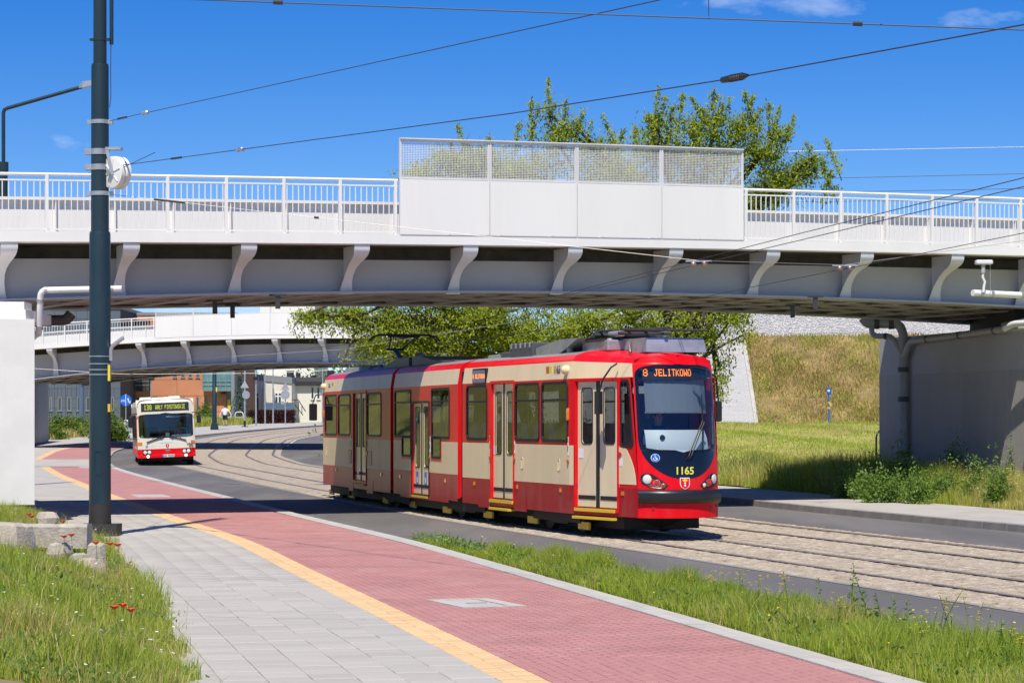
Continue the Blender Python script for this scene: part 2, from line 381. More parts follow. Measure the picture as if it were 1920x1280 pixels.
# near edge of the track bed (X, Y)
Xc = curve([(11.6, 5), (5.5, 27.5), (4.2, 32.4), (2.42, 38.9), (.85, 44.6), (-1.1, 51.25), (-3.3, 60), (-5.5, 69.3), (-9.3, 86.3), (-12.1, 100), (-15.4, 115), (-17.9, 131), (-19.4, 150), (-20.3, 168), (-19.7, 184), (-17.6, 200), (-13.6, 225), (-6.5, 260), (8, 330), (30, 420)])
# outer edge of the kerb band along the red path, edge of the yellow strip, edge of the grass
PV = .06
kP = 1 - PV / EYE
Xk = curve([(6.5, 5), (3.24, 20), (2.7, 22.5), (2.38, 24.2), (1.72, 27.5), (.18, 35), (-1.65, 43.9), (-3.05, 49.4), (-4.94, 56.9), (-7.59, 68.1), (-10.55, 80.7), (-14.15, 96.5), (-16.9, 109.3), (-19.6, 124), (-22.2, 143), (-23.5, 165), (-22.9, 178), (-20.5, 200), (-16.9, 225), (-11, 260), (3, 330), (25, 420)], kP)
Xy = curve([(3.3, 5), (.32, 20), (0.0, 21.8), (-.2, 22.7), (-.5, 24.2), (-1.0, 26.7), (-2.94, 36.2), (-4.41, 43.8), (-6.4, 51.5), (-7.6, 56.2), (-10.2, 66.7), (-13.1, 79.4), (-16.4, 93.7), (-20.0, 110.6), (-22.9, 124), (-25.4, 143), (-26.6, 165), (-26, 178), (-23.6, 200), (-20, 225), (-14.5, 260), (0, 330)], kP)
Xg = curve([(-.6, 5), (-2.4, 20), (-3.2, 25.1), (-3.8, 28.8), (-4.85, 33.7), (-6.35, 41.5), (-7.5, 45.3), (-10.4, 55.6), (-14, 70), (-21, 100), (-25, 118), (-29, 143), (-30, 165), (-29.4, 178), (-27, 200), (-24, 225), (-18, 260)], kP, 5)
def tan_at(F, Y): return math.atan((F(Y + .5) - F(Y - .5)))          # dX/dY as an angle
def off(F, d): return lambda Y: F(Y) + d * np.sqrt(1 + (np.asarray(F(np.asarray(Y) + .5)) - F(np.asarray(Y) - .5)) ** 2)
Ofar_kerb, Ofar_back = 8.75, 12.1
def ribbon(name, A, B, Y0, Y1, dz, m, step=1.0, cols=2, parent=None, smooth=True):
    Y = np.arange(Y0, Y1 + 1e-6, step); a, b = A(Y), B(Y); z = ramp(Y) + dz
    t = np.linspace(0, 1, cols)
    V = np.stack([a[:, None] + (b - a)[:, None] * t, np.repeat(Y[:, None], cols, 1), np.repeat(z[:, None], cols, 1)], -1).reshape(-1, 3)
    i, j = np.meshgrid(np.arange(len(Y) - 1), np.arange(cols - 1), indexing='ij'); k = (i * cols + j).ravel()
    return np_mesh(name, V, [np.stack([k, k + 1, k + cols + 1, k + cols], 1)], m, parent=parent, smooth=smooth)
# ------------------------------------------------------------------ ground, road, pavements
def S_(o): o['kind'] = 'structure'; return o
def grid(name, x0, x1, y0, y1, st, zf, m, mask=None, uv=False, sy=None):
    xs = np.arange(x0, x1 + 1e-6, st); ys = np.arange(y0, y1 + 1e-6, sy or st)
    Xm, Ym = np.meshgrid(xs, ys); Z = zf(Xm, Ym); V = np.stack([Xm, Ym, Z], -1).reshape(-1, 3); nx = len(xs)
    i, j = np.meshgrid(np.arange(len(ys) - 1), np.arange(nx - 1), indexing='ij'); k = (i * nx + j)
    F = np.stack([k, k + 1, k + nx + 1, k + nx], -1)
    if mask is not None:
        mk = mask(Xm, Ym); mk = mk[:-1, :-1] & mk[1:, 1:] & mk[:-1, 1:] & mk[1:, :-1]; F = F[mk]
    F = F.reshape(-1, 4)
    used = np.unique(F); remap = np.zeros(len(V), int); remap[used] = np.arange(len(used)); V = V[used]; F = remap[F]
    o = np_mesh(name, V, [F], m, smooth=True)
    if uv:
        ul = o.data.uv_layers.new(name='UVMap'); q = V[F.ravel()]
        d = np.stack([q[:, 0], np.hypot(q[:, 1], q[:, 2])], 1).astype(np.float32); ul.data.foreach_set('uv', d.ravel())
    return o
S_(grid('ground', -420, 420, -30, 1500, 30, lambda X, Y: ramp(Y) - .35, 'soil'))
S_(grid('ground_street', -75, 45, -5, 420, 5, lambda X, Y: ramp(Y) - .12, 'lawn_ground', sy=5)).name = 'ground'

asph = S_(ribbon('road', off(Xk, -.10), Xc, 4, 400, 0.0, 'asphalt', cols=6))
asph2 = S_(ribbon('road', off(Xc, 6.0), off(Xc, Ofar_kerb + .05), 4, 400, 0.0, 'asphalt', cols=5))
bed = S_(ribbon('track_bed', Xc, off(Xc, 6.0), 4, 400, -.004, 'sett_bed', cols=6))
far_bed = tag(ribbon('sett_paving', Xc, off(Xc, 6.0), 70, 400, .008, 'sett', cols=6, parent=bed), kind='stuff')
ribbon('edge_strip', off(Xc, -.14), off(Xc, -.02), 4, 400, .006, 'kerb_dark', parent=asph)
ribbon('painted_line', off(Xc, -.32), off(Xc, -.18), 118, 300, .006, 'white_line', parent=asph)
ribbon('painted_line', off(Xc, 6.1), off(Xc, 6.22), 150, 300, .006, 'white_line', parent=asph2)
RAILS = (.9, 2.335, 4.18, 5.615)
for d in RAILS:
    r = ribbon('rail', off(Xc, d - .042), off(Xc, d + .042), 4, 400, .017, 'rail_steel', parent=bed)
    s_ = .05 if d in (.9, 4.18) else -.05
    ribbon('groove', off(Xc, d + s_ - .018), off(Xc, d + s_ + .018), 4, 400, .012, 'rail_groove', parent=r)
    ribbon('flange', off(Xc, d + s_ * 1.64 - .011), off(Xc, d + s_ * 1.64 + .011), 4, 400, .016, 'rail_steel', parent=r)

def chip(L, W, c, H=None):
    """one paving piece, top at z = 0, chamfered edges"""
    a, b = W / 2, L / 2; i, j = a - c, b - c
    V = [(-a, -b, -c * .8), (a, -b, -c * .8), (a, b, -c * .8), (-a, b, -c * .8), (-i, -j, 0), (i, -j, 0), (i, j, 0), (-i, j, 0)]
    F = [(4, 5, 6, 7), (0, 1, 5, 4), (1, 2, 6, 5), (2, 3, 7, 6), (3, 0, 4, 7)]
    if H:
        V += [(-a, -b, -H), (a, -b, -H), (a, b, -H), (-a, b, -H)]; F += [(8, 9, 1, 0), (9, 10, 2, 1), (10, 11, 3, 2), (11, 8, 0, 3)]
    return np.array(V), np.array(F)
def arc_rows(Fc, Y0, Y1, L):
    """row positions L apart measured along the curve"""
    g = np.arange(Y0, Y1, .05); x = Fc(g); s = np.concatenate([[0], np.cumsum(np.hypot(np.diff(x), np.diff(g)))])
    return np.interp(np.arange(0, s[-1], L), s, g)
def pave(parent, Fc, d_list, Y0, Y1, L, W, gap, dz, piece, m_one, m_mass, nmax, bond=True, limit=None, cham=.006, jit=.0, H=None, zj=.001, rotj=.0, visible=True, mass_name=None):
    """lay pieces along a curve in columns d_list; the nmax nearest in view are parts, the rest one part of kind stuff"""
    P = []
    for ci, d in enumerate(d_list):
        Ys = arc_rows(Fc, Y0, Y1, L)
        if bond and ci % 2: Ys = np.append(Ys, Ys[-1] + L) - L / 2
        ph = np.arctan(Fc(Ys + .5) - Fc(Ys - .5)); x = Fc(Ys) + d * np.cos(ph); y = Ys - d * np.sin(ph)
        P.append(np.stack([x, y, ramp(y) + dz, -ph], 1))
    P = np.concatenate(P)
    if limit is not None: P = P[limit(P[:, 0], P[:, 1])]
    n = len(P)
    P[:, :2] += rng.normal(0, jit, (n, 2)) if jit else 0
    P[:, 2] += rng.uniform(-zj, zj, n); P[:, 3] += rng.normal(0, rotj, n) if rotj else 0
    V, F = chip(L - gap, W - gap, cham, H)
    inview = (np.abs(P[:, 0] / P[:, 1]) < .2) & (P[:, 1] > 19.2)
    order = np.argsort(np.where(inview, P[:, 1], 1e6)); one = order[:min(nmax, int(inview.sum()))]; rest = order[len(one):]
    if len(one):
        me = bpy.data.meshes.new(piece); me.from_pydata(V.tolist(), [], F.tolist()); me.materials.append(M[m_one])
        for q in P[one]:
            link(piece, me, parent, q[:3], (0, 0, q[3]))
    if len(rest):
        q = P[rest]; c, s = np.cos(q[:, 3]), np.sin(q[:, 3])
        VV = np.stack([q[:, 0, None] + c[:, None] * V[:, 0] - s[:, None] * V[:, 1], q[:, 1, None] + s[:, None] * V[:, 0] + c[:, None] * V[:, 1], q[:, 2, None] + V[:, 2]], -1).reshape(-1, 3)
        FF = (F[None] + (np.arange(len(q)) * len(V))[:, None, None]).reshape(-1, 4)
        tag(np_mesh(mass_name or (piece + '_paving'), VV, [FF], m_mass, parent=parent), kind='stuff')

# setts of the track bed, each with its own rounded edge
dcols = [d for d in np.arange(.085, 5.95, .17) if all(abs(d - r) > .10 for r in RAILS)]
pave(bed, Xc, dcols, 21, 71, .125, .17, .016, .010, 'sett', 'sett', 'sett', 0, cham=.022, jit=.006, zj=.005, rotj=.035, mass_name='sett_paving')

# grey slab pavement, yellow strip, red cycle path, kerb band
Yn = 62
pav = S_(ribbon('pavement', off(Xg, -1.0), off(Xy, -.36), 4, Yn, PV - .014, 'joint_dark', cols=3))
ribbon('far_paving', off(Xg, -1.0), off(Xy, -.36), Yn, 158, PV, 'slab_mass', cols=5, parent=pav)
ribbon('far_paving', off(Xg, -1.0), off(Xk, -.30), 158, 300, PV, 'slab_mass', cols=5, parent=pav)
pave(pav, Xy, [-.36 - .175 - .35 * i for i in range(18)], 17, Yn, .35, .35, .004, PV, 'slab', 'slab_grey', 'slab_mass', 300, limit=lambda X, Y: X > Xg(Y) - .9, zj=.002, H=.03)
yst = S_(ribbon('tactile_strip', off(Xy, -.36), Xy, 4, Yn, PV - .014, 'joint_dark'))
ribbon('far_paving', off(Xy, -.36), Xy, Yn, 158, PV, 'yellow_mass', parent=yst)
pave(yst, Xy, [-.09, -.27], 17, Yn, .18, .18, .006, PV, 'tile', 'brick_yellow', 'yellow_mass', 300, H=.02)
red = S_(ribbon('cycle_path', Xy, off(Xk, -.30), 4, Yn, PV - .014, 'joint_red', cols=3))
ribbon('far_paving', Xy, off(Xk, -.30), Yn, 158, PV, 'brick_mass', cols=4, parent=red)
pave(red, Xy, [.05 + .1 * i for i in range(30)], 17, Yn, .2, .1, .006, PV, 'brick', 'brick_red', 'brick_mass', 300, limit=lambda X, Y: X < Xk(Y) - .34, cham=.003, H=.02)
kb = S_(ribbon('kerb_band', off(Xk, -.30), Xk, 4, 300, PV - .012, 'joint_dark'))
pave(kb, Xk, [-.225, -.075], 14, 130, .8, .15, .007, PV + .004, 'kerb_stone', 'kerb_concrete', 'kerb_concrete', 290, H=.12, cham=.008, limit=lambda X, Y: (Y < 106) | (Y > 122))
# hatch in the red path, patches of concrete, drain covers
def hatch(x, y, wx, wy, rz, label):
    e = tag(empty('access_hatch', (x, y, float(ramp(y)) + PV + .004), rz), label, 'hatch')
    MB().ring([(-wx, -wy, -.02), (wx, -wy, -.02), (wx, wy, -.02), (-wx, wy, -.02)], [(-wx + .16, -wy + .1, -.02), (wx - .16, -wy + .1, -.02), (wx - .16, wy - .1, -.02), (-wx + .16, wy - .1, -.02)], (0, 0, .026)).obj('frame', 'kerb_concrete', e)
    for y0, y1 in ((-wy + .125, -.012), (.012, wy - .125)):
        MB().bbox((-wx + .185, y0, -.03), (wx - .185, y1, .002), .006).obj('cover', 'kerb_concrete', e)
    MB().box((-.12, -.05, -.02), (.12, -.03, .005)).obj('lifting_slot', 'black_rubber', e)
hatch(-.40, 27.9, .36, .62, R(20), 'pale concrete hatch with two covers set in the red cycle path')
def patch(x, y, wx, wy, rz, label):
    o = MB().bbox((-wx, -wy, -.02), (wx, wy, .006), .005).obj('access_hatch', 'kerb_concrete', None, loc=(x, y, float(ramp(y)) + PV)); o.rotation_euler.z = rz; tag(o, label, 'hatch')
patch(-9.35, 66.2, .42, 1.0, R(14), 'plain grey concrete patch in the red path beyond the bridge shadow')
patch(-17.4, 106, .5, 1.2, R(11), 'small pale concrete patch in the red path near the crossing')
cv = empty('manhole_cover', (-.36, 42.6, .004)); tag(cv, 'round rusty manhole cover in the near asphalt lane', 'manhole cover')
m = MB(); m.tube([(0, 0, -.02), (0, 0, .006)], .30, 28); m.obj('cover', 'rail_steel', cv)
m = MB(); m.ring([(.2 * math.cos(R(a * 15)), .2 * math.sin(R(a * 15)), .004) for a in range(24)], [(.17 * math.cos(R(a * 15)), .17 * math.sin(R(a * 15)), .004) for a in range(24)], (0, 0, .008)); m.obj('raised_ring', 'rail_groove', cv)
m = MB(); m.tube([(0, 0, -.02), (0, 0, .004)], .345, 28); m.obj('frame', 'kerb_dark', cv)
dg = empty('drain_grate', (-8.75, 80.5, float(ramp(80.5)) + .004), R(14)); tag(dg, 'long drain grate in the asphalt ahead of the bus', 'drain')
MB().box((-.25, -.35, -.01), (.25, .35, .004)).obj('frame', 'rail_steel', dg)
for i in range(6): MB().box((-.2, -.29 + i * .1, .002), (.2, -.25 + i * .1, .009)).obj('bar', 'rail_groove', dg)
# grey crossing over the cycle path, with its ramped kerb by the bus
S_(ribbon('crossing', off(Xg, -1), off(Xk, -.02), 107, 121, PV + .012, 'slab_mass', cols=5))

# far pavement with its kerb
fk = S_(ribbon('far_pavement', off(Xc, Ofar_kerb + .14), off(Xc, Ofar_back), 8, 300, .135, 'slab_mass', cols=6))
pave(fk, Xc, [Ofar_kerb + .075], 30, 72, 1.0, .15, .008, .145, 'kerb_stone', 'kerb_dark', 'kerb_dark', 300, H=.17, cham=.015)
ribbon('kerb_run', off(Xc, Ofar_kerb), off(Xc, Ofar_kerb + .15), 72, 300, .14, 'kerb_dark', parent=fk)
m = MB(); Ys = np.arange(72, 300, 2.0); A = off(Xc, Ofar_kerb - .002)(Ys); m.loft([[(a, y, ramp(y) - .02) for a, y in zip(A, Ys)], [(a, y, ramp(y) + .141) for a, y in zip(A, Ys)]], False); m.obj('kerb_face', 'kerb_dark', fk)
S_(ribbon('far_pavement', off(Xc, Ofar_back), off(Xc, Ofar_back + .12), 8, 300, .10, 'kerb_dark')).name = 'pavement_edge'

# verge on the left with its low mound, strip of grass along the cycle path
Xroad = off(Xc, -2.85)
def mound(X, Y):
    t = Xg(Y) - X
    return PV - .03 + .34 * ss((t - .05) / 1.7) * ss((58 - Y) / 10) + .05 * np.sin(X * 2.1 + Y * .7) * ss(t / 1.5)
S_(grid('grass_verge', -16, -1, 8, 57, .25, mound, 'soil', lambda X, Y: X < Xg(Y) + .12))
def strip_z(X, Y): return PV - .015 + .04 * np.sin(X * 5 + Y * 3) * ss((Xroad(Y) - X) / .3) * ss((X - Xk(Y)) / .3) - .16 * ss((X - Xroad(Y) + .12) / .16)
S_(grid('grass_strip', -3, 9, 8, 43.5, .1, strip_z, 'soil', lambda X, Y: (X > Xk(Y) + .01) & (X < Xroad(Y) + .12), sy=.25))

# lawn, embankment, paved slope and ballast behind the tram
Xb = off(Xc, Ofar_back + .05)
def lawn_z(X, Y): b = ramp(Y) + .11; return b + (1.9 - b) * ss((Y - 76) / 34) + .05 * np.sin(X * 1.3 + Y * .6)
def bank_z(X, Y):
    y = np.asarray(Y); z = np.where(y < 116.5, 1.9 + (y - 110) * 4 / 6.5, np.where(y < 117.0, 5.9, np.where(y < 119.2, 5.9 + (y - 117) * .5, 7.0)))
    side = ss((np.asarray(X) + 3.0) / 8.0); return 1.5 + (z - 1.5) * side
S_(grid('lawn', -8, 60, 40, 110.5, .5, lawn_z, 'lawn_ground', lambda X, Y: X > Xb(Y)))
# railway bank on the left between the bridges (beyond the picture's edge, mirrored in the tram's flank)
S_(grid('embankment', -60, -12, 60, 150, 2, lambda X, Y: ramp(Y) + .05 + 5.6 * ss((Xg(Y) - 1.6 - X) / 9.0), 'lawn_ground', lambda X, Y: X < Xg(Y) - .8))
S_(grid('embankment', 10.5, 90, 110, 116.5, .5, lambda X, Y: bank_z(X, Y) + .06 * np.sin(X * 1.1) * np.sin(Y * 1.7 + X), 'bank_ground'))
S_(grid('paved_slope', -3, 10.5, 110, 116.5, .5, lambda X, Y: bank_z(X, Y) + .02, 'slope_blocks', uv=True))
bb = S_(grid('ballast_bank', -3, 90, 116.5, 170, .5, lambda X, Y: bank_z(X, Y) - .01, 'ballast_bed'))
MB().extrude([(10.42, 109.7, 1.7), (10.42, 110, 2.02), (10.42, 116.6, 6.08), (10.42, 116.6, 5.7)], (.16, 0, 0)).obj('slope_edge', 'kerb_concrete', None)
S_(bpy.data.objects['slope_edge'])
# ballast stones
n = 9000; x = rng.uniform(2, 26, n); y = 116.55 + rng.uniform(0, 1, n) ** .8 * 2.9; z = bank_z(x, y)
oct_ = np.array([(1, 0, 0), (0, 1, 0), (-1, 0, 0), (0, -1, 0), (0, 0, 1)]); oF = np.array([(0, 1, 4), (1, 2, 4), (2, 3, 4), (3, 0, 4)])
s = rng.uniform(.03, .075, (n, 1, 3)); a = rng.uniform(0, 6.28, n); q = oct_[None] * s; c, t = np.cos(a)[:, None], np.sin(a)[:, None]
V = np.stack([x[:, None] + q[..., 0] * c - q[..., 1] * t, y[:, None] + q[..., 0] * t + q[..., 1] * c, z[:, None] + q[..., 2]], -1).reshape(-1, 3)
tag(np_mesh('ballast', V, [(oF[None] + np.arange(n)[:, None, None] * 5).reshape(-1, 3)], 'ballast', parent=bb), kind='stuff')

# ------------------------------------------------------------------ bridges
def build_bridge(label, origin, rz, S, k0, k1, ze, zs, screen, W, slots=1, mesh_step=.05, bal=.125, group='white steel railway bridges'):
    root = tag(empty('railway_bridge', origin, rz), label, 'bridge', group)
    u0, u1 = k0 * S, k1 * S; us = np.arange(u0, u1 + .01, S / 4)
    def sweep(mb, prof, mi=0, a=u0, b=u1):
        uu = [a] + [q for q in us if a + .01 < q < b - .01] + [b]
        mb.loft([[(q, v, (ze(q) if r == 'e' else zs(q)) + dz) for v, r, dz in prof] for q in uu], True, True, True, mi); return mb
    sweep(MB(), [(0, 'e', 0), (.06, 'e', -.012), (.30, 'e', -.012), (.30, 'e', .10), (.06, 'e', .20), (0, 'e', .20)]).obj('edge_beam', 'white_paint', root, 30)
    sweep(MB(), [(.30, 'e', .02), (W - .3, 'e', .02), (W - .3, 'e', .16), (.061, 'e', .16), (.061, 'e', .101), (.30, 'e', .101)]).obj('deck', 'deck_shade', root)
    sweep(MB(), [(W - .3, 'e', -.01), (W, 'e', -.01), (W, 'e', .20), (W - .3, 'e', .20)]).obj('edge_beam', 'white_paint', root)
    for v in (1.12, W - 1.12):
        g = sweep(MB(), [(v - .015, 's', .04), (v + .015, 's', .04), (v + .015, 'e', -.27), (v - .015, 'e', -.27)]).obj('girder', 'web_grey', root)
        sweep(MB(), [(v - .27, 's', 0), (v + .27, 's', 0), (v + .27, 's', .04), (v - .27, 's', .04)]).obj('flange', 'web_grey', g)
    for v in (2.0, W - 2.0): sweep(MB(), [(v - .01, 'e', -.42), (v + .01, 'e', -.42), (v + .01, 'e', .019), (v - .01, 'e', .019)]).obj('recess_shade_wall', 'deck_shade', root)  # dark sheets added behind the webs, painting the shade in the slot
    nst = 4
    for i in range(nst):
        v = 1.12 + (W - 2.24) * (i + 1) / (nst + 1)
        sweep(MB(), [(v - .17, 's', .06), (v + .17, 's', .06), (v + .17, 's', .10), (v - .17, 's', .10)]).obj('stringer', 'soffit_steel', root)
    q = math.ceil(u0 / (S / 2)) * S / 2
    while q < u1 - .2:
        z = zs(q); mb = MB(); mb.box((q - .16, 1.4, z + .04), (q + .16, W - 1.4, z + .08)); mb.box((q - .012, 1.14, z + .08), (q + .012, W - 1.14, ze(q) - .27)); mb.obj('cross_beam', 'soffit_steel', root); q += S / 2
    # curved brackets
    for k in range(math.ceil(k0), math.floor(k1) + 1):
        q = k * S; e, s0 = ze(q), zs(q) + .042; h = e - s0
        P = [(.03, e - .014, .17), (.03, e - .10, .17), (.05, e - .17, .165), (.12, e - .24, .155), (.26, e - .31, .14), (.46, e - .385, .115), (.64, e - .48, .095), (.78, e - .60, .09), (.885, e - .74, .105), (.945, e - .88, .13), (.98, min(e - 1.0, s0 + .12), .16), (.995, s0, .185)]
        mb = MB(); rows = []
        for i, (v, z, hw) in enumerate(P):
            a_, b_ = P[max(i - 1, 0)], P[min(i + 1, len(P) - 1)]; dv, dz = b_[0] - a_[0], b_[1] - a_[1]; l = math.hypot(dv, dz) or 1; nv, nz = -dz / l * .02, dv / l * .02
            rows.append([(q - hw, v, z), (q + hw, v, z), (q + hw, v + nv, z + nz), (q - hw, v + nv, z + nz)])
        mb.loft(rows, True, True, True)
        poly = [(v + .012, z) for v, z, _ in P] + [(1.10, s0), (1.10, e - .014)]
        mb.extrude([(q - .01, v, z) for v, z in poly], (.02, 0, 0)); mb.obj('bracket', 'girder_paint', root, 35)
    # trough wall behind the walkway: wall, overhanging top plate, stiffeners
    vt = 1.30
    sweep(MB(), [(vt, 'e', .14), (vt + .03, 'e', .14), (vt + .03, 'e', .92), (vt, 'e', .92)]).obj('trough_wall', 'white_paint', root)
    sweep(MB(), [(vt - .09, 'e', .921), (vt + .25, 'e', .921), (vt + .25, 'e', .98), (vt - .09, 'e', .98)]).obj('top_plate', 'white_paint', root)
    for k in range(math.ceil(k0), math.floor(k1) + 1):
        for d in (0, .5):
            q = (k + d) * S
            if u0 < q < u1: MB().extrude([(q - .01, vt - .001, ze(q) + .16), (q - .01, vt - .10, ze(q) + .16), (q - .01, vt - .08, ze(q) + .918), (q - .01, vt - .001, ze(q) + .918)], (.02, 0, 0)).obj('stiffener', 'white_paint', root)
    # railings left and right of the screens
    bm = bpy.data.meshes.new('baluster'); b_ = MB().box((-.009, -.009, 0), (.009, .009, 1.0)); bm.from_pydata(b_.v, [], b_.f); bm.materials.append(M['white_paint'])
    pm = bpy.data.meshes.new('post'); b_ = MB().box((-.03, -.035, 0), (.03, .035, 1.12)); bm2 = pm; pm.from_pydata(b_.v, [], b_.f); pm.materials.append(M['white_paint'])
    for a, b in ((u0, screen[0] - .03), (screen[1] + .03, u1)):
        mb = MB(); uu = [a] + [q for q in us if a < q < b] + [b]
        mb.tube([(q, .05, ze(q) + 1.33) for q in uu], .033, 10)
        for dz in (1.20, .235): sweep(mb, [(.035, 'e', dz), (.065, 'e', dz), (.065, 'e', dz + .03), (.035, 'e', dz + .03)], 0, a, b)
        rl = mb.obj('railing', 'white_paint', root, 40)
        q = a + .04; step = S / 2
        nposts = int((b - a) / step)
        pu = [b - .05 - i * step for i in range(nposts + 1) if b - .05 - i * step > a] if b < screen[0] else [a + .05 + i * step for i in range(nposts + 1)]
        for q in pu: link('post', pm, rl, (q, .05, ze(q) + .20))
        nb = int((b - a) / bal)
        for i in range(nb):
            q = a + (i + .5) * (b - a) / nb
            if min(abs(q - p) for p in pu) > .06:
                o = link('baluster', bm, rl, (q, .05, ze(q) + .25)); o.scale.z = .96
    # protective screens: solid plate below, wire mesh above
    n = screen[2]; pw = (screen[1] - screen[0]) / n
    for i in range(n):
        a, b = screen[0] + i * pw, screen[0] + (i + 1) * pw; za, zb = ze(a), ze(b)
        lo, mid, hi = .215, 1.36, 2.20
        p = tag(empty('screen_panel', (0, 0, 0)), None); p.parent = root
        MB().extrude([(a + .012, -.02, za + lo), (b - .012, -.02, zb + lo), (b - .012, -.02, zb + mid), (a + .012, -.02, za + mid)], (0, .012, 0)).obj('plate', 'white_paint', p)
        mb = MB()
        for q, z in ((a + .0225, za), (b - .0225, zb)): mb.box((q - .02, .0, z + lo), (q + .02, .05, z + hi))
        for dz in (mid + .03, hi - .02):
            mb.extrude([(a + .044, .002, za + dz - .02), (b - .044, .002, zb + dz - .02), (b - .044, .002, zb + dz + .02), (a + .044, .002, za + dz + .02)], (0, .045, 0))
        mb.box((a + .006, -.035, za + hi - .012), (b - .006, .052, max(za, zb) + hi + .012)) if abs(zb - za) < .004 else mb.extrude([(a + .006, -.035, za + hi), (b - .006, -.035, zb + hi), (b - .006, -.035, zb + hi + .025), (a + .006, -.035, za + hi + .025)], (0, .087, 0))
        mb.obj('frame', 'girder_paint', p)
        mb = MB(); A, B, L0, L1 = a + .044, b - .044, mid + .05, hi - .04; t = .0034 * slots
        q = A + mesh_step / 2
        while q < B: z = za + (zb - za) * (q - a) / pw; mb.box((q - t, .018, z + L0), (q + t, .024, z + L1)); q += mesh_step
        d = L0 + mesh_step / 2
        while d < L1: mb.extrude([(A, .0245, za + d - t), (B, .0245, zb + d - t), (B, .0245, zb + d + t), (A, .0245, za + d + t)], (0, .005, 0)); d += mesh_step
        mb.obj('wire_mesh', 'white_paint', p)
    return root
KB = .945                                           # distance factor of the nearer bridge
S1 = 2.61 * KB
ze1 = lambda u: float(np.polyval(np.polyfit([0, 5 * S1, 9.7 * S1], [EYE + KB * (q - EYE) for q in (5.75, 6.02, 6.14)], 2), u))
zs1 = lambda u: float(np.polyval(np.polyfit([0, 6 * S1, 9.7 * S1], [EYE + KB * (q - EYE) for q in (4.56, 5.02, 4.92)], 2), u))
B1 = build_bridge('nearer white railway bridge crossing above the red tram, mesh screens on its parapet', (-10.40 * KB, 53.0 * KB, 0), R(24.6), S1, -1.35, 11.6, ze1, zs1, (3.335 * S1, 6.68 * S1, 4), 9.0, mesh_step=.036)
ze2 = lambda u: 6.52 - .0022 * (u - 4) ** 2
zs2 = lambda u: 5.20 - .0040 * (u - 3) ** 2
B2 = build_bridge('farther white railway bridge seen beneath the nearer one, behind the bus', (-15.5, 140, 0), R(-12), 2.61, -5.2, 4.4, ze2, zs2, (-1.62 * 2.61, 1.75 * 2.61, 4), 14.0, slots=1.5, mesh_step=.09, bal=.16)

# abutments
def abut(name, label, pts, z0, z1, mats, band=None, zbase=.28):
    """wall block on plan outline pts (counter clockwise) with a dark plinth"""
    e = tag(empty(name, (pts[0][0], pts[0][1], z0)), label, 'abutment', 'bridge abutments')
    ox, oy = pts[0]
    L = [(x - ox, y - oy) for x, y in pts]
    lo = MB().loft([[(x, y, zbase) for x, y in L], [(x, y, (band or z1) - z0) for x, y in L]], True, False, band is None).obj('wall', mats[0], e)
    if band: MB().loft([[(x, y, band - z0 + .001) for x, y in L], [(x, y, z1 - z0) for x, y in L]], True, False, True).obj('upper_wall', mats[1], e)
    c = Vector((sum(p[0] for p in L) / len(L), sum(p[1] for p in L) / len(L)))
    sh = [(p[0] + (c.x - p[0]) * .006, p[1] + (c.y - p[1]) * .006) for p in L]
    MB().loft([[(x, y, -.4) for x, y in sh], [(x, y, zbase - .001) for x, y in sh]], True).obj('plinth', 'base_black', e)
    return e
# left one: bright front towards the camera
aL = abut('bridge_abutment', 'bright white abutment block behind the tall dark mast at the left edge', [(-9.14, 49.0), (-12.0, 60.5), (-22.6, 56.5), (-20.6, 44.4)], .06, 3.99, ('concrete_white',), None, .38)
MB().box((-1.0, .25, 3.92), (-.22, 3.0, 4.12)).obj('bearing_seat', 'concrete_white', aL)
MB().box((-.95, .8, 4.12), (-.35, 1.6, 4.3)).obj('bearing', 'girder_paint', aL)
# right one: side wall in the shade
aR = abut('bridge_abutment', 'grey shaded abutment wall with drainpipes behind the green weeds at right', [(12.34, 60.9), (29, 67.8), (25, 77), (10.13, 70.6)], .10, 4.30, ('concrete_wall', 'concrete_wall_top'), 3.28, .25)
MB().bbox((-.1, .5, 4.202), (1.6, 3.2, 4.40), .03).obj('bearing_seat', 'concrete_white', aR)
MB().box((-.02, 1.8, 4.202), (6, 8, 4.8)).obj('back_wall', 'base_black', aR)
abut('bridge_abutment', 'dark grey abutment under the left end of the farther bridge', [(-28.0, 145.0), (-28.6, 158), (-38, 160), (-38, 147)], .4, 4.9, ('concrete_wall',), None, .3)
abut('bridge_abutment', 'grey abutment under the right end of the farther bridge, behind the tree', [(-4.9, 138.6), (8, 136), (8, 150), (-4.0, 149)], .5, 5.0, ('concrete_wall',), None, .3)

